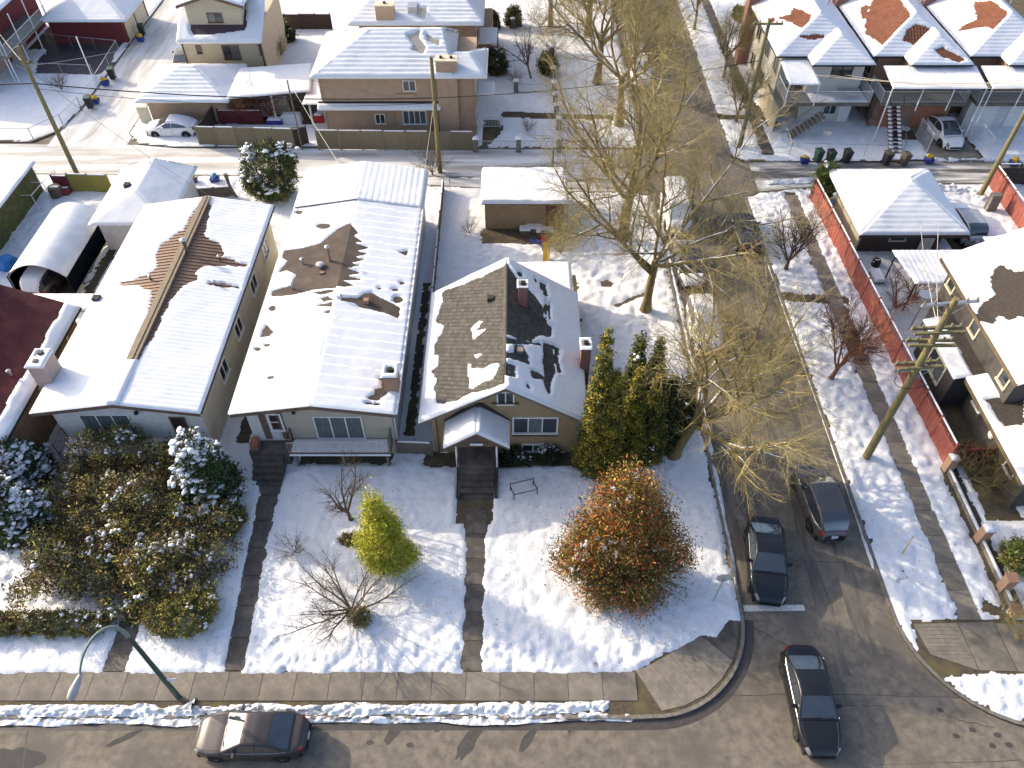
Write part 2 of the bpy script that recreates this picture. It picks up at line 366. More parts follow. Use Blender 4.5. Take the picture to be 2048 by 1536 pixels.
# ---- pavements: every slab its own piece
def walk(name, x0, x1, y0, y1, n, along, mat, gap=0.022, z=0.128, jit=0.0, seed=0):
    rng = random.Random(seed); m0 = MB(); cx, cy = (x0 + x1) / 2, (y0 + y1) / 2
    base = struct(name, MB().box(x0 + .01, x1 - .01, y0 + .01, y1 - .01, 0.02, z - 0.02), GROUND)
    L = ((x1 - x0) if along == 'x' else (y1 - y0)) / n; me = None
    for i in range(n):
        if along == 'x': bx = (-L / 2 + gap / 2, L / 2 - gap / 2, -(y1 - y0) / 2, (y1 - y0) / 2); c = (x0 + L * (i + .5), cy)
        else: bx = (-(x1 - x0) / 2, (x1 - x0) / 2, -L / 2 + gap / 2, L / 2 - gap / 2); c = (cx, y0 + L * (i + .5))
        if me is None:
            s = obj('slab', MB().box(bx[0], bx[1], bx[2], bx[3], 0.03 - z, 0.0), mat, base); me = s.data
        else:
            s = bpy.data.objects.new('slab', me); COL.objects.link(s); s.parent = base
        s.location = (c[0] + rng.uniform(-jit, jit), c[1], z + rng.uniform(-.004, .004)); s.rotation_euler = (rng.uniform(-.002, .002), rng.uniform(-.002, .002), 0)
    return base
walk('sidewalk', -27.7, 5.5, 12.86, 14.13, 22, 'x', CONC, seed=1)
walk('sidewalk', 20.98, 22.0, 16.6, 51.4, 23, 'y', CONC, seed=2)
walk('sidewalk', 20.6, 21.6, 57.4, 92.0, 22, 'y', CONCW, seed=3)
for nm, x0, x1, y0, y1, n, mt in (('garden_path', -18.35, -17.25, 14.16, 17.0, 2, CONCW), ('garden_path', -2.35, -1.3, 14.16, 22.7, 6, CONCW)):
    walk(nm, x0, x1, y0, y1, n, 'y', mt, seed=int(y1))
pth = struct('garden_path', MB().hexa([(-12.9, 14.16, .02), (-11.95, 14.16, .02), (-12.25, 23.6, .02), (-13.45, 23.6, .02)],
      [(-12.9, 14.16, .105), (-11.95, 14.16, .105), (-12.25, 23.6, .105), (-13.45, 23.6, .105)]), GROUND)
for i in range(6):
    a, b = i / 6 + .004, (i + 1) / 6 - .004; f = lambda t, s: (-12.9 + t * -0.55, 14.16 + 9.44 * t) if s == 0 else (-11.95 + t * -0.30, 14.16 + 9.44 * t)
    q = [f(a, 0), f(a, 1), f(b, 1), f(b, 0)]
    obj('slab', MB().prism(q, 0.03, 0.128), CONCW, pth)
obj('slab', MB().prism([(-13.45, 23.7), (-12.25, 23.7), (-12.0, 26.0), (-14.0, 26.3), (-14.1, 25.4)], 0.03, 0.128), CONCW, pth)
# corner pavement, left, with its radiating joints
cw = struct('corner_pavement', MB().prism([(5.5, 12.5)] + [(5.5, 14.1), (7, 14.9), (8.7, 15.8), (10.1, 16.6)] + [p for p in reversed(cornerL)][2:-3], 0.02, 0.108), GROUND)
inn = [(5.52, 14.2), (6.3, 14.5), (7.1, 14.95), (7.9, 15.4), (8.7, 15.85), (9.5, 16.25), (10.2, 16.7)]
ctr = (SX0 - 4.9, KY + 4.9)
for i in range(6):
    q = []
    for j in (i, i + 1):
        a = -90 + 6 + (80) * j / 6.0; q.append((ctr[0] + 4.62 * math.cos(math.radians(a)), ctr[1] + 4.62 * math.sin(math.radians(a))))
    poly = [np.array(q[0]), np.array(q[1]), np.array(inn[i + 1]), np.array(inn[i])]; c = sum(poly) / 4
    poly = [tuple(c + (p - c) * 0.985) for p in poly]
    obj('slab', MB().prism(poly, 0.03, 0.128), CONC if i < 4 else CONCW, cw)
# corner ramp, right
rp = struct('corner_pavement', MB().prism([(18.95, 15.2), (20.2, 14.2), (25, 14.1), (30, 14.1), (30, 16.2), (25, 16.3), (22, 16.6), (19.0, 16.5)], 0.02, 0.106), GROUND)
ramp = MB().hexa([(19.0, 14.95, .02), (20.9, 14.2, .02), (20.8, 16.45, .02), (18.75, 16.4, .02)], [(19.0, 14.95, .118), (20.9, 14.2, .118), (20.8, 16.45, .122), (18.75, 16.4, .112)])
obj('ramp', ramp, CONC, rp)
gr = MB()
for i in range(9):
    y = 14.75 + i * 0.19; gr.box(19.15 + max(0, .35 - i * .1), 20.78, y, y + 0.07, 0.115, 0.128)
obj('ramp_ridges', gr, CONC, rp)
obj('slab', MB().prism([(20.95, 14.2), (22.6, 14.15), (22.5, 16.5), (20.85, 16.45)], 0.03, 0.124), CONC, rp)
obj('slab', MB().prism([(22.65, 14.15), (24.3, 14.1), (24.3, 16.3), (22.55, 16.45)], 0.03, 0.124), CONC, rp)
obj('slab', MB().prism([(24.35, 14.1), (26.3, 14.1), (26.3, 16.2), (24.35, 16.3)], 0.03, 0.124), CONC, rp)

# ---- road marks, patches, puddles
struct('stop_line', MB().poly([(11.0, 17.08, .009), (13.9, 17.12, .009), (13.9, 17.42, .009), (11.0, 17.40, .009)]), WHITEP)
def blob(cx, cy, rx, ry, z, n=26, s=0, rot=0.0, amp=0.5):
    rng = np.random.default_rng(s); a = np.linspace(0, 2 * np.pi, n, endpoint=False)
    r = 1 + amp * (rng.random(n) - .5); r = (r + np.roll(r, 1)) / 2
    x = r * rx * np.cos(a); y = r * ry * np.sin(a); c, q = math.cos(rot), math.sin(rot)
    return [(cx + c * u - q * w, cy + q * u + c * w, z) for u, w in zip(x, y)]
def patch(name, px, py, rx, ry, mat, s, z=0.006, rot=0.0):
    p = at(px, py); return struct(name, MB().poly(blob(p[0], p[1], rx, ry, z, s=s, rot=rot)), mat)
patch('damp_patch', 940, 1480, 0.28, 0.95, WET, 3, rot=-.55); patch('damp_patch', 790, 1462, 0.2, 0.6, WET, 4, rot=-.6)
patch('damp_patch', 1060, 1470, 0.16, 0.8, WET, 9, rot=-.6); patch('damp_patch', 880, 1450, 0.14, 0.35, WET, 10, rot=-.6); patch('damp_patch', 250, 1475, 0.8, 0.12, PATCH, 11, rot=.5); patch('damp_patch', 1330, 1440, 0.5, 0.25, WET, 12, rot=.5); patch('damp_patch', 1545, 760, 0.5, 2.2, ASPH, 13, z=.0055, rot=-.1); patch('damp_patch', 1450, 470, 0.7, 2.5, ASPH, 14, z=.0055)
patch('damp_patch', 1150, 1445, 0.15, 0.5, WET, 8, rot=-.6)
patch('road_patch', 30, 1520, 1.1, 0.55, PATCH, 5); patch('damp_patch', 1670, 900, 0.5, 0.9, ASPH, 6, z=.005)
for i, (x, y) in enumerate(((1945, 1460), (1995, 1470), (1985, 1492), (1912, 1472), (2018, 1490), (1880, 1420), (820, 1490), (740, 1485))): patch('damp_spot', x, y, 0.16, 0.11, WET, 20 + i)
DAMP = pm('damp_tyre_track', (.165, .143, .113), (.085, .075, .064), 1.6, .6, .5, 60, stretch=(1.5, .25, 1), contrast=(.38, .60), detail=9)
def vtrack(x0, x1, y0, y1, w, s, mt=DAMP):
    r = np.random.default_rng(s); n = 46; yy = np.linspace(y0, y1, n); xc = np.linspace(x0, x1, n) + .08 * np.sin(yy * .4 + s); a = w * (.45 + r.random(n)); c = w * (.45 + r.random(n))
    struct('tyre_track', MB().poly([(x + q, y, .0035 + .0002 * s) for x, y, q in zip(xc, yy, a)] + [(x - q, y, .0035 + .0002 * s) for x, y, q in zip(xc[::-1], yy[::-1], c[::-1])]), mt)
vtrack(12.6, 12.4, 17.6, 90, .45, 1); vtrack(11.5, 11.4, 18, 90, .28, 2); vtrack(14.9, 14.7, 14, 90, .34, 3); vtrack(16.5, 16.4, 15, 90, .38, 4)
cr = MB(); rng = random.Random(5)
def crack(pts, w=0.018):
    P = []
    for (a, b) in zip(pts[:-1], pts[1:]):
        for k in range(8):
            t = k / 8; P.append(np.array([a[0] + (b[0] - a[0]) * t + rng.uniform(-.03, .03), a[1] + (b[1] - a[1]) * t + rng.uniform(-.03, .03)]))
    P.append(np.array(pts[-1]))
    for a, b in zip(P[:-1], P[1:]):
        d = b - a; n = np.array([-d[1], d[0]]) / (np.linalg.norm(d) + 1e-9) * w * rng.uniform(.5, 1.4)
        cr.poly([(*(a - n), .007), (*(b - n), .007), (*(b + n), .007), (*(a + n), .007)])
A2 = lambda x, y: tuple(at(x, y)[:2])
crack([A2(1472, 1232), A2(1520, 1262), A2(1572, 1290)], .022); crack([A2(1410, 1392), A2(1600, 1388), A2(1920, 1395)], .016); crack([A2(1580, 1120), A2(1720, 1128)], .012)
crack([A2(55, 1450), A2(50, 1500), A2(45, 1536)], .02); crack([A2(1670, 1412), A2(1780, 1412)], .010); crack([A2(1750, 1530), A2(2040, 1520)], .010); crack([A2(1870, 1415), A2(1915, 1440), A2(1990, 1455)], .012)
crack([A2(1500, 620), A2(1620, 900)], .014); crack([A2(1560, 700), A2(1690, 1010)], .010)
struct('road_cracks', cr, WET)
strip('gutter_damp', [(-60, KY - .45)] + [(x, KY - .45) for x in np.linspace(-40, 5.0, 14)] + arc(SX0 - 4.9, KY + 4.9, 5.35, -84, -4, 14), 0.42, -.01, .005, WET, 1)

struct('driveway', MB().prism([(34.0, 56.3), (38.4, 56.3), (38.0, 61.5), (34.2, 61.5)], .02, .112), CONC)
DRV = pm('dark_drive', (.062, .054, .056), (.042, .037, .039), 2.5, .8, .4, 50)
struct('driveway', MB().prism([tuple(at(x, y)[:2]) for x, y in ((70, 150), (200, 152), (225, 135), (240, 100), (105, 88), (75, 115))], .02, .112), DRV)
# ---- snow on the yards
def grid_snow(name, x0, x1, y0, y1, res, block, excl, depth, rough, seed, mat=None):
    nx = int((x1 - x0) / res) + 1; ny = int((y1 - y0) / res) + 1
    x, y = np.meshgrid(np.linspace(x0, x1, nx), np.linspace(y0, y1, ny))
    nz = fbm(x * 2.2, y * 2.2, 11, 4) * 0.62 + fbm(x * 7, y * 7, 15, 2) * 0.34
    m = np.minimum(0.9, -poly_sd(x, y, block) - 0.18) + np.minimum(0, nz)
    for e, amp in excl:
        d = poly_sd(x, y, e) if not callable(e) else e(x, y)
        m = np.minimum(m, d + .06 + nz * amp)
    r = rough(x, y)
    lump = fbm(x * 2.6, y * 2.6, 31, 4)
    # boot prints: sharp little pits
    pit = np.maximum(0, vn(x * 2.9, y * 2.3, 41) - 0.62) * 2.4 + np.maximum(0, vn(x * 4.6, y * 4.1, 47) - 0.66) * 1.6
    h = depth * np.sqrt(sstep(m, 0, 0.22)) * .8 + sstep(m, 0.0, 0.3) * (0.06 * fbm(x * .5, y * .5, 23, 3) + r * (0.30 * lump - 0.11 * pit + 0.09 * fbm(x * 5.5, y * 5.5, 37, 2)) + 0.018 * fbm(x * 5, y * 5, 29, 3))
    thin = sstep(fbm(x * .8, y * .8, 53, 3) + .35 * fbm(x * 6, y * 6, 57, 2) - .27, 0, .10) * sstep(r, .7, 1.0)   # worn spots where grass pokes through
    m = np.where(thin > .35, np.minimum(m, 0.02 - thin * .2), m)
    Z = np.where(m <= 0, -0.01, np.maximum(h, 0.006)) + ZB
    idx = np.arange(nx * ny).reshape(ny, nx)
    mm = np.maximum(np.maximum(m[:-1, :-1], m[:-1, 1:]), np.maximum(m[1:, 1:], m[1:, :-1])) > 0
    Fc = np.stack([idx[:-1, :-1][mm], idx[:-1, 1:][mm], idx[1:, 1:][mm], idx[1:, :-1][mm]], 1)
    used = np.unique(Fc); re = np.full(nx * ny, -1, np.int64); re[used] = np.arange(len(used))
    o = npmesh(name, np.stack([x, y, Z], -1).reshape(-1, 3)[used], re[Fc], mat or SNOWG, smooth=True); o['kind'] = 'structure'; return o
def R(x0, x1, y0, y1): return [(x0, y0), (x1, y0), (x1, y1), (x0, y1)]
A3 = lambda *p: [tuple(at(x, y)[:2]) for x, y in p]
exA = [(R(-130, 5.6, 11, 14.12), .35), ([(5, 11), (5, 14.1), (7, 14.95), (8.7, 15.8), (9.4, 15.75), (10.2, 16.6), (12, 16.6), (12, 11)], .5),
       (R(-18.35, -17.3, 13.5, 17.4), .35), (R(-2.3, -1.35, 13, 21.5), .45), (A3((918, 1010), (990, 1010), (968, 1100), (932, 1100)), .4), (R(-2.95, -.95, 21.8, 26.5), .3),
       ([(-12.9, 13), (-11.95, 13), (-12.3, 21), (-12.35, 26.2), (-14.1, 26.4), (-13.4, 23.6)], .4),
       (R(-6.15, -5.45, 27.6, 41), .5), (R(-15.6, -14.6, 27, 43), .9), (A3((1195, 565), (1215, 558), (1232, 568), (1222, 580), (1200, 578)), .3),
       (A3((1222, 612), (1232, 620), (1300, 592), (1290, 584)), .4), (R(-28.9, -28.0, 38.5, 45.5), .7), (R(-33.2, -29, 36, 47), .3),
       (A3((255, 560), (262, 565), (285, 545), (280, 540)), .2), (R(-2.3, 3.6, 45.2, 47.3), .6), (R(4.0, 4.5, 36, 42), .6), (R(-4.9, 4.0, 25.4, 26.6), .5), (R(-11.7, -6.5, 25.6, 26.6), .5),
       (R(8.5, 10.8, 33.5, 51.5), .0) if False else (R(50, 51, 50, 51), 0)]
def roughA(x, y):
    r = 0.45 + 0.65 * sstep(16.8 + 2 * fbm(x * .4, y * .4, 7, 3) - y, 0, 2.5) * sstep(x, -16, -9)
    r = np.maximum(r, 0.9 * sstep(x, 3.6, 5.0) * sstep(y, 27, 30)); r = np.maximum(r, sstep(y, 39.5, 41) * sstep(x, -4, -2.8) * (y < 46) * 1.1)
    r = np.maximum(r, 0.8 * sstep(-16.5 - x, 0, 1) * sstep(y, 17, 18)); return r
grid_snow('snow_lawn', -27.5, 11, 12.5, 30, 0.105, blockA, exA, 0.13, roughA, 1)
grid_snow('snow_lawn', -44, 11, 30, 56, 0.17, blockA, exA, 0.12, roughA, 1)
exB = [(R(20.95, 22.05, 16, 52), .75), ([(18.3, 13.6), (20.2, 13.95), (31, 13.9), (31, 16.4), (22.4, 16.7), (18.6, 16.7)], .5),
       (A3((1962, 1195), (2048, 1245), (2048, 1262), (1990, 1235), (1960, 1225)), .3), (A3((1560, 585), (1640, 590), (1700, 595), (1700, 612), (1640, 610), (1570, 606)), .7), (A3((1735, 800), (1755, 845), (1775, 850), (1765, 810)), .5), (R(23.2, 24.3, 17, 25.6), .3), (R(24.5, 26.5, 22, 33), .6), (R(31.2, 34.4, 42, 48.5), .4)]
grid_snow('snow_lawn', 17.9, 46, 11.7, 54, 0.14, blockB, exB, 0.12, lambda x, y: 0.5 + 0.6 * sstep(24 - x, 0, 1), 2)
exC = [(A3((1000, 222), (1115, 228), (1230, 232), (1230, 243), (1115, 242), (1000, 238)), .5), (A3((965, 240), (1000, 240), (1010, 262), (985, 290), (960, 300)), .5), (R(-14, -3, 57, 60.5), .6), (R(-27, -17, 62, 69), .6)]
grid_snow('snow_lawn', -33, 11, 58, 92, 0.24, blockC, exC, 0.13, lambda x, y: 0.2 + 0 * x, 3)
exD = [(A3((105, 90), (235, 100), (225, 135), (200, 152), (70, 150), (75, 120)), .5), (R(-48, -38.9, 76.5, 84), .3)]
grid_snow('snow_lawn', -62, -38, 59, 92, 0.26, blockD, exD, 0.12, lambda x, y: 0.12 + 0 * x, 4)
exE = [(R(20.55, 21.65, 57, 95), .8), (R(34.0, 38.6, 56.2, 62.5), .4), (A3((1780, 262), (1845, 262), (1845, 285), (1780, 280)), .4), (A3((1500, 195), (1560, 250), (1540, 262), (1480, 205)), .6), (A3((1405, 225), (1500, 232), (1500, 245), (1410, 240)), .6)]
grid_snow('snow_lawn', 17.9, 52, 56, 92, 0.24, blockE, exE, 0.13, lambda x, y: 0.6 + 0 * x, 5)

# ---- ploughed banks along the kerbs: rough dirty heaps
def bank(name, line, w, hgt, seed, mat=SNOWD, res=0.07, gap=0.3, full=0.52):
    p = np.asarray(line, float); seg = np.r_[0, np.cumsum(np.linalg.norm(np.diff(p, axis=0), axis=1))]
    L = seg[-1]; n = int(L / res); s = np.linspace(0, L, n); cx = np.interp(s, seg, p[:, 0]); cy = np.interp(s, seg, p[:, 1])
    tx = np.gradient(cx); ty = np.gradient(cy); q = np.hypot(tx, ty); nx, ny = -ty / q, tx / q
    k = int(w / res) + 2; t = np.linspace(-.5, .5, k)
    S, T = np.meshgrid(s, t); W = w * (0.72 + 0.9 * fbm(S * .55, S * 0 + seed, seed, 3))
    d = full - np.abs(T) + fbm(S * 2.6, T * w * 2.6, seed + 1, 5) * 0.8 + fbm(S * .6, T * 0, seed + 4, 2) * gap
    d = d - 0.9 * np.clip(1 - S / .7, 0, 1) - 0.9 * np.clip(1 - (L - S) / .7, 0, 1) * (L > 3)
    h = hgt * np.clip(d, 0, 1) ** .7 * 1.3 * (1 + 2.0 * fbm(S * 4, T * w * 4, seed + 2, 4))
    X = cx + nx * T * W; Y = cy + ny * T * W; Z = np.where(d > 0, h + .02, -.02)
    idx = np.arange(k * n).reshape(k, n)
    mm = np.maximum(np.maximum(d[:-1, :-1], d[:-1, 1:]), np.maximum(d[1:, 1:], d[1:, :-1])) > 0
    Fc = np.stack([idx[:-1, :-1][mm], idx[:-1, 1:][mm], idx[1:, 1:][mm], idx[1:, :-1][mm]], 1)
    used = np.unique(Fc); re = np.full(k * n, -1, np.int64); re[used] = np.arange(len(used))
    o = npmesh(name, np.stack([X, Y, Z], -1).reshape(-1, 3)[used], re[Fc], mat, smooth=True)
    o['kind'] = 'stuff'; o['label'] = 'lumpy ploughed snow heaped along the kerb'; return o
SNOWB = pm('bank_snow', (0.80, 0.81, 0.83), (0.62, 0.62, 0.63), 6.0, 0.7, 1.0, 16.0, c3=(0.50, 0.48, 0.45), s3=3.0)
bank('snow_bank', [(-27, 12.40), (-14, 12.42), (-6, 12.47), (0, 12.47), (4.6, 12.62)], 0.80, 0.19, 3, SNOWB, res=.05, gap=.10, full=.85)
bank('snow_bank', [(-27, 12.08), (-14, 12.08), (-6, 12.12), (0, 12.14), (5.6, 12.25)], 0.62, 0.12, 7, res=.05, gap=.2, full=.62)
bank('snow_bank', [(-14.75, 12.5), (-13.8, 12.55)], 1.2, 0.5, 9, SNOWB, gap=0.0, res=.05)
bank('snow_bank', [(10.75, 17.5), (10.95, 20), (11.0, 26)], 0.42, 0.12, 13, SNOWB)
bank('snow_bank', [(11.05, 26), (11.1, 35), (11.1, 50)], 0.5, 0.10, 14, SNOWB)
bank('snow_bank', [(17.85, 19), (17.95, 23), (17.95, 28), (17.95, 48)], 0.28, 0.08, 17, SNOWB)
bank('snow_bank', [(19.5, 53.2), (24, 53.6)], 1.0, 0.15, 19, SNOWB); bank('snow_bank', [(32, 52.3), (35.5, 51.9), (36.5, 50.2)], 1.6, 0.4, 21, SNOWB)
bank('snow_bank', [(33.5, 56.5), (39, 56.5), (44, 56.4)], 0.8, 0.2, 23, SNOWB)
# ================================================================ buildings
def Zp(ox, oy, k, pts): return [(ox + x / k, oy + y / k) for x, y in pts]
def on_face(pts, face):
    """photo points -> points on the plane of a roof face"""
    P = np.asarray(face, float); N = np.cross(P[1] - P[0], P[-1] - P[0]); N /= np.linalg.norm(N)
    return [onplane(x, y, P[0], N) for x, y in pts]
def oval(cx, cy, rx, ry, n=10): return [(cx + rx * math.cos(2 * math.pi * i / n), cy + ry * math.sin(2 * math.pi * i / n)) for i in range(n)]
def fm(face, pos, c):
    if face == 'S': return lambda u, d, z: (c + u, pos - d, z)
    if face == 'N': return lambda u, d, z: (c - u, pos + d, z)
    if face == 'E': return lambda u, d, z: (pos + d, c + u, z)
    return lambda u, d, z: (pos - d, c - u, z)
def mbox(mb, M, u0, u1, d0, d1, z0, z1):
    a = M(u0, d0, z0); b = M(u1, d1, z1)
    return mb.box(min(a[0], b[0]), max(a[0], b[0]), min(a[1], b[1]), max(a[1], b[1]), z0, z1)
def window(rt, face, pos, c, w, z0, z1, n=2, trim=None, glass=None, fw=0.07, sill=0.06, name='window', cross=False):
    trim = trim or WTRIM; glass = glass or GLASS; M = fm(face, pos, c); m = MB(); h = w / 2
    mbox(m, M, -h - fw, h + fw, -.02, .06, z1, z1 + fw); mbox(m, M, -h - fw - .03, h + fw + .03, -.02, .06 + sill, z0 - fw, z0)
    mbox(m, M, -h - fw, -h, -.02, .055, z0, z1); mbox(m, M, h, h + fw, -.02, .055, z0, z1)
    for i in range(1, n):
        u = -h + w * i / n; mbox(m, M, u - .03, u + .03, -.02, .05, z0, z1)
    if cross: mbox(m, M, -h, h, -.02, .045, (z0 + z1) / 2 - .025, (z0 + z1) / 2 + .025)
    o = obj(name, m, trim, rt)
    for i in range(n):
        u0 = -h + w * i / n; u1 = u0 + w / n
        obj('pane', mbox(MB(), M, u0 + .002, u1 - .002, -.015, .02 + .003 * (i % 2), z0 + .002, z1 - .002), glass if not isinstance(glass, (list, tuple)) else glass[i % len(glass)], o)
    return o
def wpx(rt, face, pos, box, n=2, **k):
    """window from its corners in the photograph, on the wall plane at pos"""
    N = np.array([0, 1., 0]) if face in 'SN' else np.array([1., 0, 0]); P = np.array([0, pos, 0.]) if face in 'SN' else np.array([pos, 0, 0.])
    a = onplane(box[0], box[1], P, N); b = onplane(box[2], box[3], P, N); i = 0 if face in 'SN' else 1
    return window(rt, face, pos, (a[i] + b[i]) / 2, abs(a[i] - b[i]), min(a[2], b[2]), max(a[2], b[2]), n, **k)
def gable_walls(rt, x0, x1, y0, y1, z0, ze, zr, xr, mat, name='wall'):
    prof = [(x0, z0), (x1, z0), (x1, ze), (xr, zr), (x0, ze)]; m = MB(); k = 5
    m.add([(x, y0, z) for x, z in prof] + [(x, y1, z) for x, z in prof],
          [(0, 1, 2, 3, 4), (9, 8, 7, 6, 5)] + [((i + 1) % k, i, k + i, k + (i + 1) % k) for i in range(k)])
    return obj(name, m, mat, rt)
def gable_faces(x0, x1, y0, y1, zl, zr, xr, z1=None):
    z1 = zl if z1 is None else z1
    return ([(x0, y1, zl), (x0, y0, zl), (xr, y0, zr), (xr, y1, zr)], [(x1, y0, z1), (x1, y1, z1), (xr, y1, zr), (xr, y0, zr)])
def hip_faces(x0, x1, y0, y1, ze, zr, ra, rb):
    A, B, C, D = (x0, y0, ze), (x1, y0, ze), (x1, y1, ze), (x0, y1, ze); a, b = (*ra, zr), (*rb, zr)
    if abs(ra[1] - rb[1]) < 1e-6 and ra[0] != rb[0]: return dict(S=[A, B, b, a], E=[B, C, b], N=[C, D, a, b], W=[D, A, a])
    if ra == rb: return dict(S=[A, B, a], E=[B, C, a], N=[C, D, a], W=[D, A, a])
    return dict(S=[A, B, a], E=[B, C, b, a], N=[C, D, b], W=[D, A, a, b])
def roof(rt, face, mat, th=0.12, name='roof'):
    return obj(name, MB().slab(face, th), mat, rt)
def gutter(rt, p0, p1, mat, r=0.07):
    return obj('gutter', MB().tube(p0, p1, r, n=6), mat, rt)
def fascia(rt, pts, h, mat, w=0.05):
    m = MB()
    for a, b in zip(pts[:-1], pts[1:]):
        a = np.array(a); b = np.array(b); d = b - a; n = np.array([d[1], -d[0], 0]); n = n / (np.linalg.norm(n) + 1e-9) * w
        m.hexa([a - (0, 0, h), b - (0, 0, h), b - (0, 0, h) - n * -1, a - (0, 0, h) - n * -1], [a, b, b + n, a + n])
    return obj('fascia', m, mat, rt)
def railing(rt, p0, p1, z, h, mat, sp=0.12, name='railing', post=True, r=0.012):
    p0 = np.array([*p0, z], float); p1 = np.array([*p1, z], float); m = MB(); L = np.linalg.norm(p1 - p0); n = max(2, int(L / sp))
    m.tube(p0 + (0, 0, h), p1 + (0, 0, h), .03, n=4); m.tube(p0 + (0, 0, .1), p1 + (0, 0, .1), .02, n=4)
    for i in range(n + 1):
        q = p0 + (p1 - p0) * i / n; m.tube(q + (0, 0, .1), q + (0, 0, h), r, n=4, cap=False)
    if post:
        for q in (p0, p1): m.tube(q, q + (0, 0, h + .05), .035, n=4)
    return obj(name, m, mat, rt)
def pipe_vent(rt, p, h, r, mat, cap=True, name='vent_pipe'):
    o = obj(name, MB().lathe((p[0], p[1], p[2] - .15), [(r, 0), (r, h + .15)], 10), mat, rt, smooth=False)
    if cap: obj('cowl', MB().lathe((p[0], p[1], p[2] + h), [(r * 1.05, -.03), (r * 1.9, 0.0), (r * 1.7, .06), (r * .3, .12)], 10), GALV, o)
    return o
def chimney(rt, x0, x1, y0, y1, z0, z1, mat, pots=1, capm=None, snowtop=True):
    o = obj('chimney', MB().box(x0, x1, y0, y1, z0, z1), mat, rt)
    obj('chimney_cap', MB().box(x0 - .06, x1 + .06, y0 - .06, y1 + .06, z1, z1 + .1), capm or CONC, o)
    for i in range(pots):
        cx = x0 + (x1 - x0) * (i + .5) / pots if (x1 - x0) >= (y1 - y0) else (x0 + x1) / 2; cy = (y0 + y1) / 2 if (x1 - x0) >= (y1 - y0) else y0 + (y1 - y0) * (i + .5) / pots
        obj('flue', MB().box(cx - .11, cx + .11, cy - .11, cy + .11, z1 + .1, z1 + .24), DARKM, o)
    if snowtop: flat_snow(rt, x0 - .05, x1 + .05, y0 - .05, y1 + .05, z1 + .1, .07, seed=int(z1 * 10), res=.05, over=.03, bare=[[(cx - .16, cy - .16, 0), (cx + .16, cy - .16, 0), (cx + .16, cy + .16, 0), (cx - .16, cy + .16, 0)]], rag=.02)
    return o

STW = pm('white_stucco', (0.66, 0.65, 0.62), (0.55, 0.54, 0.51), 2.5, 0.9, 0.5, 60)
STB = pm('pale_beige_stucco', (0.50, 0.455, 0.36), (0.42, 0.38, 0.30), 2.0, 0.9, 0.5, 60, c3=(0.36, 0.325, 0.26), s3=0.5)
STP = pm('peach_stucco', (0.44, 0.315, 0.215), (0.375, 0.265, 0.18), 1.6, 0.9, 0.5, 60, c3=(0.41, 0.30, 0.215), s3=0.4)
STT = pm('tan_stucco', (0.36, 0.265, 0.145), (0.29, 0.21, 0.115), 2.2, 0.9, 0.6, 60, c3=(0.31, 0.235, 0.14), s3=0.6)
STC = pm('cream_siding', (0.52, 0.46, 0.33), (0.45, 0.395, 0.285), 2.0, 0.85, 0.2, 30, stretch=(.3, .3, 5))
STG = pm('dark_grey_siding', (0.080, 0.075, 0.068), (0.056, 0.053, 0.049), 2.2, 0.85, 0.4, 30, c3=(0.075, 0.069, 0.06), s3=0.8)
BRMET = pm('brown_metal_roof', (0.20, 0.125, 0.085), (0.15, 0.094, 0.066), 2.0, 0.55, 0.1, 30, metal=0.15)
TORCH = pm('brown_torch_on_roof', (0.082, 0.063, 0.050), (0.058, 0.045, 0.037), 1.5, 0.9, 0.5, 80, c3=(0.098, 0.076, 0.06), s3=0.9)
SHING = pm('grey_brown_shingle', (0.084, 0.078, 0.067), (0.056, 0.053, 0.046), 4.0, 0.95, 0.5, 90, objr=0.22, island=0.22)
SHINGD = pm('shingle_underlay', (0.05, 0.045, 0.038), (0.036, 0.033, 0.029), 4.0, 0.95, 0.5, 90)
REDR = pm('dark_red_roof', (0.10, 0.020, 0.024), (0.055, 0.012, 0.016), 14.0, 0.95, 0.8, 90, c3=(0.12, 0.03, 0.03), s3=1.0)
TILE = pm('terracotta_tile', (0.215, 0.080, 0.042), (0.135, 0.052, 0.03), 3.0, 0.85, 0.3, 30, c3=(0.185, 0.08, 0.045), s3=0.9)
DKROOF = pm('dark_shingle_roof', (0.06, 0.05, 0.042), (0.04, 0.034, 0.03), 6.0, 0.95, 0.6, 70)
BRICKR = brickm('red_brick', (0.29, 0.085, 0.05), (0.22, 0.062, 0.04), (0.25, 0.2, 0.17))
BRICKP = brickm('pink_brick', (0.40, 0.27, 0.22), (0.30, 0.19, 0.16), (0.42, 0.38, 0.34))
BRICKT = brickm('brown_brick', (0.30, 0.15, 0.08), (0.24, 0.12, 0.07), (0.3, 0.25, 0.2))
DOORB = pm('dark_door', (0.06, 0.03, 0.022), (0.045, 0.022, 0.018), 4, 0.5)
MAROON = pm('maroon_paint', (0.17, 0.035, 0.04), (0.12, 0.026, 0.03), 3, 0.8)
OLIVE = pm('mossy_wood', (0.10, 0.105, 0.035), (0.06, 0.062, 0.025), 3, 0.95, 0.5, 20)
YELW = pm('yellow_green_boards', (0.29, 0.25, 0.06), (0.22, 0.19, 0.05), 3, 0.9, 0.3, 20, stretch=(8, 8, 1))

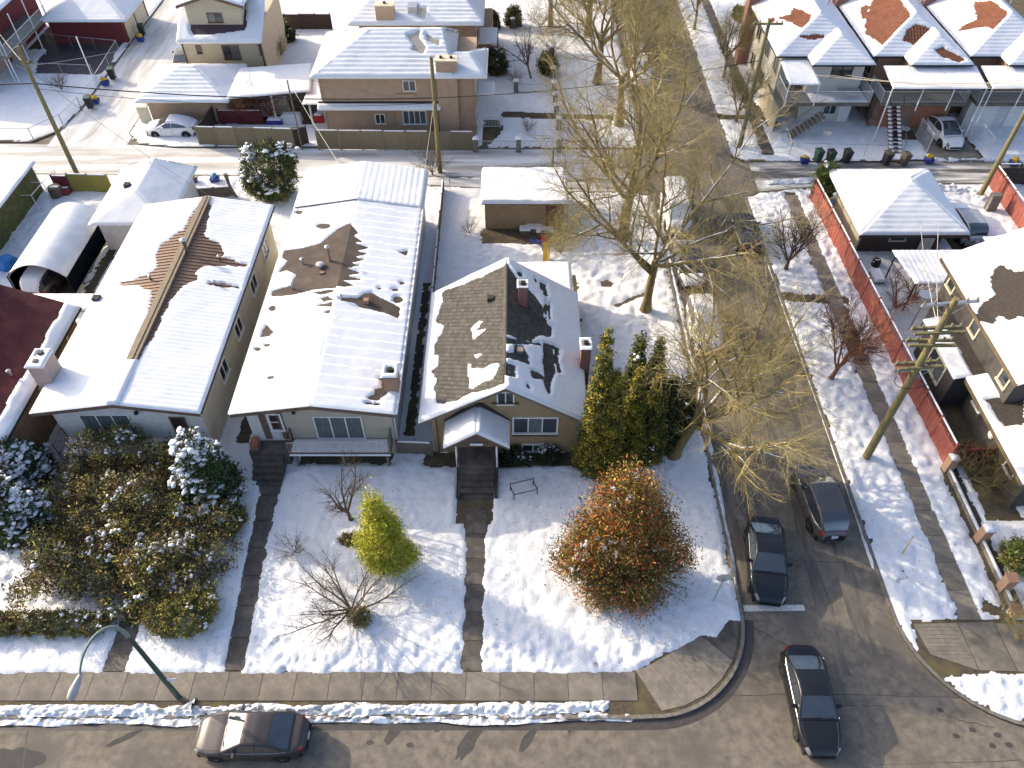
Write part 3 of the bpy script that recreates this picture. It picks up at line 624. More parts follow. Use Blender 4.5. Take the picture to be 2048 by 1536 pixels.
# ---------------------------------------------------------------- house with brown metal roof
h1 = root('house', (-20.2, 26.4, 0), 'low white house with brown ribbed metal roof melting free along the ridge', 'house')
gable_walls(h1, -24.05, -16.35, 26.5, 43.7, 0, 4.12, 4.78, -20.2, STB)
f1 = gable_faces(-24.6, -15.95, 25.85, 44.1, 4.2, 4.9, -20.15)
bl = on_face(Zp(0, 380, 3.84, [(1600, 70), (1540, 100), (1480, 200), (1410, 300), (1310, 370), (1235, 430), (1195, 520), (1200, 600), (1130, 655), (930, 722), (1080, 735), (1150, 765), (1172, 830), (1150, 950), (1100, 1050), (1040, 1200), (1010, 1330), (1090, 1330)]), f1[0])
br = on_face(Zp(0, 380, 3.84, [(1570, 70), (1605, 120), (1590, 220), (1560, 340), (1620, 385), (1690, 410), (1722, 495), (1690, 512), (1890, 578), (1560, 585), (1480, 640), (1500, 690), (1400, 730), (1330, 810), (1240, 960), (1165, 1130), (1080, 1250), (1030, 1340), (980, 1300)]), f1[1])
br2 = on_face(Zp(0, 380, 3.84, [(1600, 708), (1835, 738), (1835, 757), (1610, 732)]), f1[1])
for i, f in enumerate(f1):
    roof(h1, f, BRMET, .10)
    snow_on(h1, f, 0.075, 0.075 if i else .1, bare=[bl] if i == 0 else [br, br2], seed=3 + i, ribs=('u', 0.30, 0.034) if i else None, rag=0.16)
for i, f in enumerate(f1):                          # standing ribs of the metal sheets
    P = np.array(f); U = P[1] - P[0]; L = np.linalg.norm(U); U /= L; V = P[-1] - P[0]; S = np.linalg.norm(V); V /= S; N = np.cross(U, V); me = None
    for k in range(int(L / 0.30)):
        c = P[0] + U * (0.15 + k * 0.30)
        if me is None:
            m = MB(); a = .022
            m.add([U * -a + V * .05, U * a + V * .05, U * a + V * (S - .1), U * -a + V * (S - .1), U * -a * .7 + V * .05 + N * .045, U * a * .7 + V * .05 + N * .045, U * a * .7 + V * (S - .1) + N * .045, U * -a * .7 + V * (S - .1) + N * .045],
                  [(0, 1, 5, 4), (1, 2, 6, 5), (2, 3, 7, 6), (3, 0, 4, 7), (4, 5, 6, 7)])
            o = obj('rib', m, BRMET, h1, local=True); me = o.data
        else: o = bpy.data.objects.new('rib', me); COL.objects.link(o); o.parent = h1
        o.location = c - OFF[h1.name]
RIDGE = pm('ridge_cap', (0.23, 0.175, 0.11), (0.17, 0.13, 0.085), 3, 0.6)
obj('ridge_cap', MB().box(-20.42, -19.88, 28.9, 43.95, 4.86, 5.02).box(-20.22, -20.08, 28.9, 43.95, 5.02, 5.06), RIDGE, h1)
sb = [(-20.45, 25.85, 4.95), (-19.85, 25.85, 4.95), (-19.85, 28.9, 4.95), (-20.45, 28.9, 4.95)]; snow_on(h1, sb, .10, .07, seed=12)
fascia(h1, [(-24.6, 25.85, 4.19), (-20.15, 25.85, 4.89)], .24, BROWNF); fascia(h1, [(-20.15, 25.85, 4.89), (-15.95, 25.85, 4.19)], .24, BROWNF)
gutter(h1, (-15.9, 25.9, 4.12), (-15.9, 44.1, 4.12), DARKM); gutter(h1, (-24.65, 25.9, 4.12), (-24.65, 44.1, 4.12), BROWNF)
obj('soffit', MB().box(-16.35, -15.97, 26.0, 43.9, 4.0, 4.04), WTRIM, h1)
p = on_face([(375, 505)], f1[1])[0]; pipe_vent(h1, p, .95, .11, BROWNF)
for x, y in ((302, 560), (440, 520), (430, 570)): p = on_face([(x, y)], f1[0] if x < 350 else f1[1])[0]; pipe_vent(h1, p, .28, .06, BROWNF, name='roof_vent')
p = on_face([(195, 600)], f1[0])[0]; obj('roof_vent', MB().box(p[0] - .2, p[0] + .2, p[1] - .2, p[1] + .2, p[2] - .1, p[2] + .25), DKROOF, h1)
wpx(h1, 'S', 26.46, (158, 830, 278, 874), 3, glass=CURT)
obj('front_render', MB().box(-24.06, -16.34, 26.46, 26.5, 0, 4.05), STW, h1)
wpx(h1, 'S', 26.46, (340, 835, 384, 872), 1, trim=BROWNF, glass=DOORB, name='door')
obj('light_fitting', MB().lathe((-19.55, 26.35, 3.5), [(.05, 0), (.13, .08), (.1, .2), (.03, .25)], 8), DARKM, h1)
obj('balcony', MB().box(-24.0, -17.2, 25.2, 26.45, 1.3, 1.48), CONC, h1)
railing(h1, (-24.0, 25.25), (-17.3, 25.25), 1.48, .85, BROWNF); railing(h1, (-24.0, 25.25), (-24.0, 26.4), 1.48, .85, BROWNF)
flat_snow(h1, -23.9, -17.4, 25.3, 26.4, 1.48, .08, seed=8)
for y in (30.5, 34, 38, 41.5): window(h1, 'E', -16.35, y, 1.1, 2.0, 3.0, 2, trim=WTRIM)
chimney(h1, -24.95, -24.15, 27.75, 29.0, 0.0, 5.55, BRICKP, 2, WTRIM)

# ---------------------------------------------------------------- house with torch-on roof and balcony
h2 = root('house', (-10.2, 26.4, 0), 'long low beige house with patchy brown flat-pitched roof and front balcony', 'house')
gable_walls(h2, -13.95, -6.35, 26.45, 47.9, 0, 4.1, 4.72, -10.2, STW)
f2 = gable_faces(-14.4, -5.98, 25.8, 44.0, 4.2, 4.85, -10.2)
f2b = gable_faces(-14.45, -6.0, 43.7, 48.2, 4.34, 5.0, -10.3)
c6 = lambda *p: Zp(460, 300, 3.84, p)
l2 = [c6((975, 540), (930, 560), (830, 605), (760, 665), (690, 720), (560, 755), (420, 775), (402, 825), (450, 850), (375, 940), (440, 920), (512, 955), (480, 1040), (335, 1085), (325, 1125), (470, 1112), (640, 1072), (890, 1045), (920, 850)),
      c6(*oval(530, 480, 28, 14)), c6(*oval(715, 585, 52, 18)), c6(*oval(325, 1215, 22, 16)), c6((280, 1350), (330, 1400), (300, 1430), (235, 1440), (250, 1390)), c6((640, 1095), (760, 1075), (790, 1085), (700, 1110)), c6((700, 1140), (750, 1125), (790, 1150), (720, 1160)), c6((680, 1195), (790, 1170), (780, 1200)), c6((730, 1245), (770, 1230), (765, 1250)),
      Zp(440, 700, 3.84, oval(390, 213, 22, 9)), c6(*oval(285, 1500, 20, 9)), c6(*oval(215, 1530, 25, 12))]
r2 = [c6((870, 540), (920, 560), (985, 640), (945, 655), (1015, 705), (950, 712), (1055, 752), (965, 775), (1045, 798), (950, 822), (1030, 842), (920, 868), (990, 885), (890, 905), (985, 945), (880, 965), (1000, 995), (850, 1000), (940, 1040), (740, 1050), (790, 900)),
      c6((840, 1135), (980, 1140), (1030, 1105), (1090, 1100), (1200, 1160), (1305, 1215), (1290, 1290), (1230, 1265), (1110, 1230), (1000, 1210), (960, 1172), (850, 1155)), c6((1300, 785), (1365, 780), (1350, 808)), c6(*oval(1270, 1075, 26, 10)), c6(*oval(1290, 1150, 34, 22)), c6(*oval(1322, 1025, 16, 9)), c6(*oval(1148, 1065, 14, 8)),
      Zp(440, 700, 3.84, [(1215, 222), (1285, 222), (1285, 335), (1205, 388), (1135, 372), (1190, 340), (1195, 300), (1250, 290), (1245, 240)]), Zp(440, 700, 3.84, oval(1140, 410, 20, 6)), Zp(440, 700, 3.84, oval(1205, 417, 22, 7))]
for i, (f, bb) in enumerate(zip(f2, (l2, r2))):
    roof(h2, f, TORCH, .12)
    snow_on(h2, f, .065, .075, bare=[on_face(b, f) for b in bb], seed=21 + i, ribs=('u', .72, -.075) if i else None, rag=.06)
for i, f in enumerate(f2b):
    roof(h2, f, TORCH, .1); snow_on(h2, f, .06, .07, seed=25 + i, ribs=('v', .40, .035) if i else None)
fascia(h2, [(-14.4, 25.8, 4.19), (-10.2, 25.8, 4.84)], .26, BROWNF); fascia(h2, [(-10.2, 25.8, 4.84), (-5.98, 25.8, 4.19)], .26, BROWNF)
gutter(h2, (-5.93, 25.85, 4.12), (-5.93, 48.1, 4.2), WTRIM, .08); gutter(h2, (-14.46, 25.85, 4.12), (-14.46, 48.1, 4.2), WTRIM, .08)
for (x, y), h, r, mt, nm in (((660, 522), 1.05, .09, BRICKT, 'stove_pipe'), ((606, 528), .35, .07, GALV, 'vent_pipe'), ((585, 578), .35, .06, GALV, 'vent_pipe'), ((682, 600), .3, .06, GALV, 'vent_pipe')):
    pipe_vent(h2, on_face([(x, y)], f2[0] if x < 680 else f2[1])[0], h, r, mt, name=nm)
p = on_face([(641, 534)], f2[0])[0]; obj('roof_vent', MB().lathe((p[0], p[1], p[2] - .05), [(.16, 0), (.16, .15), (.26, .2), (.24, .3), (.1, .34)], 12), GALV, h2)
p = on_face([(644, 547)], f2[0])[0]; obj('loose_brick', MB().box(p[0] - .13, p[0] + .13, p[1] - .08, p[1] + .08, p[2] - .02, p[2] + .1), BRICKT, h2)
p = on_face([(733, 605)], f2[1])[0]; obj('roof_vent', MB().box(p[0] - .15, p[0] + .15, p[1] - .15, p[1] + .15, p[2] - .05, p[2] + .25), BRICKT, h2)
p = on_face([(785, 775)], f2[1])[0]; chimney(h2, p[0] - .35, p[0] + .35, p[1] - .35, p[1] + .55, 3.5, 5.35, BRICKT, 1, OLIVE)
FRONT2 = pm('front_stucco', (0.46, 0.41, 0.32), (0.40, 0.355, 0.28), 2.0, 0.9, 0.5, 60)
obj('front_wall', MB().box(-12.0, -6.34, 26.41, 26.45, 0, 4.02), FRONT2, h2)
wpx(h2, 'S', 26.41, (627, 834, 729, 875), 3, glass=CURT)
wpx(h2, 'S', 26.45, (536, 829, 567, 858), 1, glass=[DOORB], fw=.1, name='door', cross=True)
obj('shutter', MB().box(-13.3, -12.95, 26.40, 26.45, 1.4, 3.8), BROWNF, h2); obj('shutter', MB().box(-12.35, -12.05, 26.40, 26.45, 1.4, 3.8), BROWNF, h2)
dk = obj('balcony', MB().box(-11.9, -6.45, 25.35, 26.4, 1.22, 1.42), DECKW, h2)
for x in (-11.6, -9.1, -6.7): obj('post', MB().box(x - .06, x + .06, 25.45, 25.57, 0, 1.22), DECKW, h2)
railing(h2, (-11.85, 25.4), (-6.5, 25.4), 1.42, .9, pm('pale_pink_rail', (.50, .42, .38), (.42, .35, .32), 5, .7), sp=.14, r=.018); railing(h2, (-11.85, 25.4), (-11.85, 26.4), 1.42, .9, MAROON); railing(h2, (-6.5, 25.4), (-6.5, 26.4), 1.42, .9, DECKW)
flat_snow(h2, -11.75, -6.6, 25.5, 26.35, 1.42, .1, seed=9); flat_snow(h2, -11.8, -6.5, 25.33, 25.42, 1.36, .06, seed=10, res=.05)
obj('landing', MB().box(-14.1, -12.0, 25.6, 26.4, 0, 1.25), CONCW, h2)
st = MB()
for i in range(5): st.box(-13.9, -12.3, 25.6 - .28 * (i + 1), 25.6 - .28 * i + .02, 0, 1.25 - .21 * (i + 1))
obj('step', st, CONCW, h2)
obj('planter', MB().box(-14.0, -13.6, 25.7, 26.3, 1.25, 1.7), BRICKR, h2)
obj('light_fitting', MB().box(-11.45, -11.28, 26.3, 26.41, 3.55, 3.8), DARKM, h2)
for y in (29.5, 33, 37.5, 41): window(h2, 'E', -6.35, y, 1.2, 1.9, 3.0, 2)
obj('downpipe', MB().tube((-6.25, 26.6, .1), (-6.25, 26.6, 4.1), .04, n=6), WTRIM, h2)

# ---------------------------------------------------------------- bungalow with steep shingle roof
h3 = root('house', (-0.5, 26.5, 0), 'tan stucco bungalow with steep grey shingle roof and gabled front porch', 'house')
gable_walls(h3, -4.25, 3.45, 26.5, 35.7, 0, 3.4, 5.9, -0.35, STT)
f3 = gable_faces(-4.85, 3.95, 25.95, 36.15, 3.3, 6.0, -0.32)
c7 = lambda *p: Zp(840, 320, 3.84, p); c8 = lambda *p: Zp(800, 680, 3.84, p)
b3l = c7((700, 790), (560, 860), (470, 905), (250, 992), (190, 1015), (178, 1090), (150, 1170), (130, 1230), (192, 1270), (172, 1330), (140, 1390), (125, 1490)) + c8((285, 30), (300, 110), (300, 200), (245, 240), (302, 300), (285, 350), (285, 470), (340, 478), (450, 462), (560, 400), (700, 365), (850, 320), (860, 0))
keep3 = [c8((520, 180), (550, 190), (545, 220), (640, 215), (700, 180), (775, 165), (760, 230), (720, 300), (640, 330), (560, 390), (520, 380), (530, 300)), c7((380, 1300), (460, 1230), (490, 1240), (450, 1300), (520, 1285), (500, 1320), (410, 1390)), c7((415, 1500), (480, 1490), (440, 1530)), c8((570, 115), (630, 110), (590, 140))]
b3r = [c7((640, 780), (710, 880), (760, 950), (830, 1000), (900, 1070), (940, 1150), (960, 1250), (1010, 1290), (1000, 1355), (900, 1350), (850, 1390), (780, 1380), (690, 1340), (640, 1330)),
       c8((1105, 35), (1175, 45), (1165, 200), (1180, 230), (1150, 330), (1137, 410), (1110, 330), (1110, 300), (1020, 280), (1020, 250), (1110, 290)), c8((885, 55), (935, 55), (980, 125), (960, 150), (985, 180), (900, 152), (790, 125), (790, 100), (880, 108)), c8((790, 185), (880, 205), (875, 278), (790, 270)), c8((1185, 60), (1195, 60), (1198, 170), (1188, 170)), c8((1205, 70), (1215, 70), (1215, 110), (1205, 110)), c8((1210, 190), (1220, 240), (1212, 245)), c7((920, 945), (940, 950), (940, 1000), (922, 990)), c7((950, 960), (960, 960), (966, 1040), (954, 1040)), c7((755, 870), (770, 870), (770, 890), (757, 890)), c7((880, 920), (890, 930), (888, 950)), c7((958, 1080), (968, 1080), (972, 1260), (960, 1260)), c7((982, 1100), (992, 1100), (996, 1230), (986, 1230)), c8((980, 355), (990, 372), (978, 372)), c8((820, 20), (1070, 30), (1080, 45), (960, 15), (830, 0))]
for i, f in enumerate(f3):
    roof(h3, f, SHINGD, .14)
    bb = [on_face(b3l, f)] if i == 0 else [on_face(b, f) for b in b3r]
    snow_on(h3, f, .12, .075, bare=bb, seed=31 + i, ribs=('u', .30, .018) if i else None, rag=.13)
    if i == 0:                                     # islands of snow left on the bare slope
        for j, kpoly in enumerate(keep3):
            q = np.array(on_face(kpoly, f)); c = q.mean(0)
            P = np.array(f, float); U = P[1] - P[0]; U /= np.linalg.norm(U); Nn = np.cross(U, P[-1] - P[0]); Nn /= np.linalg.norm(Nn); Vv = np.cross(Nn, U)
            kp = [(np.dot(x - P[0], U), np.dot(x - P[0], Vv)) for x in q]
            snow_on(h3, f, .06, .07, seed=37 + j, keep=lambda u, v, kp=kp: -poly_sd(u, v, kp), rag=.14)
    # the shingles that lie bare: each tab a piece
    P = np.array(f, float); U = P[1] - P[0]; L = np.linalg.norm(U); U /= L; V = P[-1] - P[0]; S = np.linalg.norm(V); V /= S; N = np.cross(U, V)
    tabs = []
    for r in range(int(S / .19)):
        for c in range(int(L / .30) + 1): tabs.append((c * .30 + (r % 3) * .10, r * .19))
    T = np.array(tabs); T = T[T[:, 0] < L - .3]
    sdm = np.full(len(T), 1e9)
    for b in bb:
        bp = [(np.dot(np.asarray(x) - P[0], U), np.dot(np.asarray(x) - P[0], V)) for x in b]
        sdm = np.minimum(sdm, poly_sd(T[:, 0] + .15, T[:, 1] + .1, bp))
    T = T[sdm < 0.22]; T = T[np.argsort(T[:, 0] if i else -T[:, 0])]; rng = np.random.default_rng(4 + i)
    tab = [(.008, 0, .034), (.285, 0, .034), (.285, .215, .008), (.008, .215, .008), (.008, 0, .0), (.285, 0, .0)]
    fc = [(0, 1, 2, 3), (4, 5, 1, 0), (4, 0, 3), (1, 5, 2)]; me = None; nper = 190 if i == 0 else 90; rest = MB()
    for k, (tu, tv) in enumerate(T):
        w = [U * (a) + V * b + N * (c + rng.uniform(0, .004)) for a, b, c in tab]
        if k < nper:
            if me is None: o = obj('shingle', MB().add(w, fc), SHING, h3, local=True); me = o.data
            else: o = bpy.data.objects.new('shingle', me); COL.objects.link(o); o.parent = h3
            o.location = P[0] + U * tu + V * tv + N * rng.uniform(0, .005) - OFF[h3.name]
        else: rest.add([x + P[0] + U * tu + V * tv for x in w], fc)
    if rest.v: o = obj('shingles', rest, SHING, h3); o['kind'] = 'stuff'
fascia(h3, [(-4.85, 25.95, 3.29), (-.32, 25.95, 5.99)], .2, DECKW); fascia(h3, [(-.32, 25.95, 5.99), (3.95, 25.95, 3.29)], .2, DECKW)
obj('ridge_cap', MB().hexa([(-.5, 27.6, 5.9), (-.14, 27.6, 5.9), (-.14, 36.1, 5.9), (-.5, 36.1, 5.9)], [(-.36, 27.6, 6.05), (-.28, 27.6, 6.05), (-.28, 36.1, 6.05), (-.36, 36.1, 6.05)]), SHING, h3)
chimney(h3, .35, .85, 32.6, 33.15, 4.9, 6.75, BRICKR, 1, CONC)
chimney(h3, 3.72, 4.25, 29.6, 30.4, 0, 5.0, BRICKR, 1, BRICKR)
for (x, y), fi in (((981, 600), 0), ((1040, 705), 1)):
    p = on_face([(x, y)], f3[fi])[0]; obj('roof_vent', MB().box(p[0] - .17, p[0] + .17, p[1] - .17, p[1] + .17, p[2] - .15, p[2] + .26), DKROOF if fi == 0 else CONC, h3)
TRIMB = pm('brown_window_trim', (.13, .095, .065), (.09, .066, .048), 5, .8)
wpx(h3, 'S', 26.5, (996, 785, 1026, 806), 2, glass=GLASS); wpx(h3, 'S', 26.5, (1028, 836, 1112, 864), 3, glass=[GLASS, CURT, GLASS], fw=.09); wpx(h3, 'S', 26.5, (1046, 889, 1085, 901), 2, glass=[GLASS, CURT])
obj('window_sill', MB().box(-1.05, .35, 26.40, 26.5, 4.22, 4.30), TRIMB, h3); obj('window_sill', MB().box(.0, 2.5, 26.40, 26.5, 1.60, 1.70), TRIMB, h3)
# rear extension, low roof
obj('rear_wall', MB().box(-.6, 3.4, 35.7, 39.6, 0, 2.5), STT, h3); fr = [(-.9, 35.9, 2.62), (3.75, 35.9, 2.62), (3.75, 40.0, 2.6), (-.9, 40.0, 2.6)]
roof(h3, fr, SHINGD, .12); snow_on(h3, fr, .14, .12, seed=44)
# porch
pf = gable_faces(-3.5, -0.15, 24.75, 26.5, 2.75, 3.95, -1.8)
for i, f in enumerate(pf): roof(h3, f, SHINGD, .1, name='porch_roof'); snow_on(h3, f, .15, .06, seed=51 + i, lump=.02)
fascia(h3, [(-3.5, 24.75, 2.74), (-1.8, 24.75, 3.94)], .16, BROWNF); fascia(h3, [(-1.8, 24.75, 3.94), (-.15, 24.75, 2.74)], .16, BROWNF)
obj('porch_gable', MB().slab([(-3.3, 24.82, 2.72), (-.35, 24.82, 2.72), (-1.8, 24.82, 3.8)], .04), TRIMB, h3)
obj('porch_floor', MB().box(-2.95, -.75, 24.85, 26.5, 0, 1.0), CONCW, h3)
obj('porch_arch', MB().hexa([(-3.6, 26.40, 2.85), (-.05, 26.40, 2.85), (-.05, 26.5, 2.85), (-3.6, 26.5, 2.85)], [(-2.1, 26.40, 4.25), (-1.5, 26.40, 4.25), (-1.5, 26.5, 4.25), (-2.1, 26.5, 4.25)]), DKROOF, h3)
for x in (-2.9, -.8): obj('porch_post', MB().tube((x, 24.85, 1.0), (x, 24.85, 2.75), .05, n=8), WTRIM, h3)
window(h3, 'S', 26.5, -1.85, .9, 1.05, 3.0, 1, glass=DOORB, name='door')
for i in range(5):
    obj('step', MB().box(-2.75, -.95, 24.85 - .3 * (i + 1), 24.85 - .3 * i - .01, 0, 1.0 - .17 * (i + 1)), CONCW, h3)
for x in (-2.85, -.85):
    m = MB(); m.path([(x, 24.85, 1.85), (x, 23.5, 1.0), (x, 23.35, .1)], .025, 5); m.tube((x, 24.2, .6), (x, 24.2, 1.45), .02, n=5); obj('handrail', m, DARKM, h3)
for x in (-2.95, -.93): obj('stair_cheek', MB().box(x, x + .18, 23.4, 24.84, 0, .35), CONCW, h3)
obj('house_number_board', MB().box(-2.15, -1.5, 24.72, 24.76, 2.95, 3.08), WTRIM, h3)
obj('downpipe', MB().tube((-4.0, 26.42, .2), (-4.0, 26.42, 3.2), .035, n=6), TRIMB, h3)

# ---------------------------------------------------------------- red-roofed house on the left edge
h0 = root('house', (-30, 26.4, 0), 'brown stucco house with dark maroon roof cut by the left edge', 'house')
STD = pm('brown_stucco', (0.24, 0.165, 0.11), (0.19, 0.13, 0.088), 2, .9, .5, 60)
gable_walls(h0, -33.6, -26.0, 25.2, 34.2, 0, 3.55, 5.3, -29.8, STD)
f0 = gable_faces(-34, -25.6, 24.6, 34.6, 3.6, 5.5, -29.8)
roof(h0, f0[0], REDR, .12); roof(h0, f0[1], REDR, .12)
e = np.array(f0[1]); V = (e[3] - e[0]); V /= np.linalg.norm(V)
snow_on(h0, f0[1], .09, .1, seed=61, bare=[[e[0] + V * .8 + (0, -1, 0), e[1] + V * .8 + (0, 1, 0), e[2] + V * .3 + (0, 1, 0), e[3] + V * .3 - (0, 1, 0)]], rag=.12)
snow_on(h0, [(-30.1, 24.6, 5.46), (-29.5, 24.6, 5.46), (-29.5, 34.5, 5.46), (-30.1, 34.5, 5.46)], .06, .1, seed=62)
gutter(h0, (-25.55, 24.6, 3.5), (-25.55, 34.6, 3.5), DARKM); wpx(h0, 'E', -26.0, (122, 655, 140, 690), 2, trim=CREAMT); wpx(h0, 'E', -26.0, (68, 758, 84, 785), 2, trim=CREAMT)
obj('rear_roof', MB().slab([(-36, 34.7, 3.2), (-25.2, 34.7, 3.2), (-25.2, 36.1, 3.3), (-36, 36.1, 3.3)], .08), STD, h0)
snow_on(h0, [(-36, 34.7, 3.22), (-25.2, 34.7, 3.22), (-25.2, 36.1, 3.32), (-36, 36.1, 3.32)], .08, .1, seed=63, ribs=('u', .45, .05))
DECKR = pm('red_deck_boards', (.28, .11, .07), (.2, .08, .055), 4, .9)
obj('side_deck', MB().box(-25.9, -24.7, 33.0, 35.9, 0, 2.6), DECKR, h0); chim = None
pipe_vent(h0, on_face([(22, 750)], f0[1])[0], .3, .07, GALV)

# ---------------------------------------------------------------- outbuildings behind the front row
def shed(label, x0, x1, y0, y1, z, wall, thick=.16, tilt=0.0, cat='garage', base=0.0, ov=.25, seed=70, **k):
    g = root('garage', ((x0 + x1) / 2, y0, 0), label, cat)
    obj('wall', MB().box(x0, x1, y0, y1, base, z), wall, g)
    f = [(x0 - ov, y0 - ov, z + .02), (x1 + ov, y0 - ov, z + .02), (x1 + ov, y1 + ov, z + .02 + tilt), (x0 - ov, y1 + ov, z + .02 + tilt)]
    roof(g, [(a, b, c + .08) for a, b, c in f], BROWNF, .1); snow_on(g, [(a, b, c + .085) for a, b, c in f], thick, .11, seed=seed, **k); return g
gb = shed('tan garage with flat snow roof beside the lane behind the shingle bungalow', -1.95, 3.75, 47.1, 51.0, 2.35, STT, .24, seed=71, lump=.05)
obj('door', MB().box(2.45, 3.4, 47.05, 47.1, .05, 2.1), MAROON, gb)
obj('corner_board', MB().box(3.76, 3.9, 46.9, 47.05, 1.9, 2.5), CREAMT, gb)
gl = shed('low garage with snow roof and mossy green wall on the left edge', -46, -36.3, 42.5, 52.0, 2.4, OLIVE, .10, seed=73, tilt=0.0)
g1 = root('garage', (-26.5, 47.5, 0), 'small white garage with snowy pyramid roof behind the metal-roofed house', 'garage')
obj('wall', MB().box(-28.6, -23.9, 44.6, 50.9, 0, 2.6), STW, g1); hf = hip_faces(-28.95, -23.5, 44.1, 51.3, 2.62, 3.75, (-26.2, 46.6), (-26.2, 50.6))
for j, (kk, f) in enumerate(hf.items()): roof(g1, f, WTRIM, .1); snow_on(g1, f, .09, .12, seed=75 + j)
obj('roof_vent', MB().box(-27.25, -26.85, 47.2, 47.6, 3.2, 3.75), DKROOF, g1)

# ---------------------------------------------------------------- tent carport
ct = root('tent_carport', (-31, 40, 0), 'white arched tent carport over a snowy pickup', 'carport')
m = MB(); K = 12; X0, X1, Y0, Y1 = -33.0, -29.1, 39.6, 46.6
prof = [(X0, 0.25)] + [(X0 + (X1 - X0) * (i / K), 1.75 + 1.0 * math.sin(math.pi * i / K) ** .8) for i in range(K + 1)] + [(X1, 0.25)]
n = len(prof); m.add([(x, Y0, z) for x, z in prof] + [(x, Y1, z) for x, z in prof], [(i + 1, i, n + i, n + i + 1) for i in range(n - 1)])
m.add([(x, Y0, z - .03) for x, z in prof] + [(x, Y1, z - .03) for x, z in prof], [(i, i + 1, n + i + 1, n + i) for i in range(n - 1)])
TARP = pm('white_tarp', (.72, .73, .73), (.62, .63, .64), 1.2, .55, .3, 3); obj('cover', m, TARP, ct, smooth=True)
for y in (Y0 + .1, (Y0 + Y1) / 2, Y1 - .1):
    obj('hoop', MB().path([(X0 + .05, y, 0)] + [(x + (.06 if x < -31 else -.06), y, z - .07) for x, z in prof[1:-1]] + [(X1 - .05, y, 0)], .03, 5), GALV, ct)

# ---------------------------------------------------------------- two-storey peach houses across the lane
def two_storey():
    a = root('house', (-9, 60.4, 0), 'two-storey peach stucco house with snowy hip roof facing the lane', 'house')
    obj('wall', MB().box(-15.6, -3.0, 60.4, 67.2, 0, 5.4), STP, a)
    hf = hip_faces(-16.0, -4.6, 59.75, 67.9, 5.5, 7.6, (-11.6, 63.7), (-5.6, 63.7))
    for j, (kk, f) in enumerate(hf.items()): roof(a, f, pm('cream_tile_roof', (.42, .38, .31), (.34, .31, .25), 3, .9), .14); 
    hole = [Zp(500, 0, 3.84, [(1215, 270), (1300, 240), (1300, 300), (1350, 370), (1330, 410), (1290, 400), (1250, 380), (1260, 350), (1230, 310)]), Zp(500, 0, 3.84, [(1350, 260), (1450, 310), (1450, 345), (1370, 310)])]
    snow_on(a, hf['S'], .08, .09, seed=81, bare=[on_face(h, hf['S']) for h in hole], ribs=('v', .42, .075)); snow_on(a, hf['E'], .09, .16, seed=82); snow_on(a, hf['W'], .09, .16, seed=83, bare=[on_face(Zp(500, 0, 3.84, [(780, 250), (850, 250), (840, 320), (790, 340)]), hf['W'])]); snow_on(a, hf['N'], .09, .3, seed=84)
    lf = hip_faces(-6.2, -2.1, 59.7, 64.8, 5.45, 6.45, (-4.6, 62.0), (-3.4, 62.0))
    for j, kk in enumerate('SE'): roof(a, lf[kk], CREAMT, .14); snow_on(a, lf[kk], .10, .14, seed=86 + j, ribs=('v', .42, .04) if j == 0 else None)
    gutter(a, (-16.0, 59.72, 5.42), (-2.1, 59.72, 5.42), WTRIM, .09); gutter(a, (-2.05, 59.7, 5.42), (-2.05, 64.8, 5.42), WTRIM, .09)
    chimney(a, -6.0, -4.4, 59.95, 60.9, 0, 6.6, STP, 2, CREAMT, snowtop=False)
    sk = [(-15.9, 59.8, 2.75), (-5.9, 59.8, 2.75), (-5.9, 60.4, 3.1), (-15.9, 60.4, 3.1)]
    obj('skirt_roof', MB().slab(sk, .12), DKROOF, a); snow_on(a, [(-15.9, 59.8, 2.75), (-5.9, 59.8, 2.75), (-5.9, 60.2, 2.98), (-15.9, 60.2, 2.98)], .05, .08, seed=88, rag=.25)
    gutter(a, (-15.95, 59.78, 2.68), (-5.9, 59.78, 2.68), WTRIM, .07)
    wpx(a, 'S', 60.4, (806, 162, 831, 180), 2); obj('window_box', MB().box(-9.55, -7.9, 60.25, 60.4, 3.5, 3.75), STP, a)
    wpx(a, 'S', 60.4, (751, 229, 770, 246), 2); wpx(a, 'S', 60.22, (806, 222, 852, 247), 4, glass=CURT)
    obj('bay', MB().box(-9.6, -6.9, 60.22, 60.4, .3, 2.6), STP, a)
    for y in (61.5, 63.5): window(a, 'E', -3.0, y, 1.2, 3.6, 4.9, 2); window(a, 'E', -3.0, y, 1.2, .9, 2.2, 2)
    obj('porch_roof', MB().box(-2.95, -1.5, 61.5, 63.5, 3.0, 3.15), WTRIM, a); flat_snow(a, -2.95, -1.5, 61.5, 63.5, 3.15, .1, seed=89)
    railing(a, (-2.9, 61.2), (-1.0, 61.2), .3, 1.1, WHITEM); railing(a, (-1.0, 61.2), (-1.0, 62.6), .3, 1.1, WHITEM)
    for x in (-15.5, -6.3, -3.15): obj('downpipe', MB().tube((x, 60.34, .1), (x, 60.34, 5.4), .05, n=6), STP, a)
    return a
two_storey()
b = root('house', (-8.5, 70, 0), 'second peach house with snowy hip roof and skylight at the top edge', 'house')
obj('wall', MB().box(-13.6, -3.2, 70.3, 80, 0, 5.4), STP, b)
hf = hip_faces(-14.4, -2.5, 69.6, 80.8, 5.5, 8.2, (-10.5, 75), (-6, 75))
for j, (kk, f) in enumerate(hf.items()): roof(b, f, CREAMT, .14); snow_on(b, f, .09, .10, seed=91 + j, ribs=('v', .42, .075) if kk == 'S' else None, bare=[on_face(Zp(500, 0, 3.84, [(1290, 70), (1350, 60), (1340, 140), (1290, 130)]), f)] if kk == 'S' else ())
gutter(b, (-14.4, 69.58, 5.42), (-2.5, 69.58, 5.42), WTRIM, .09)
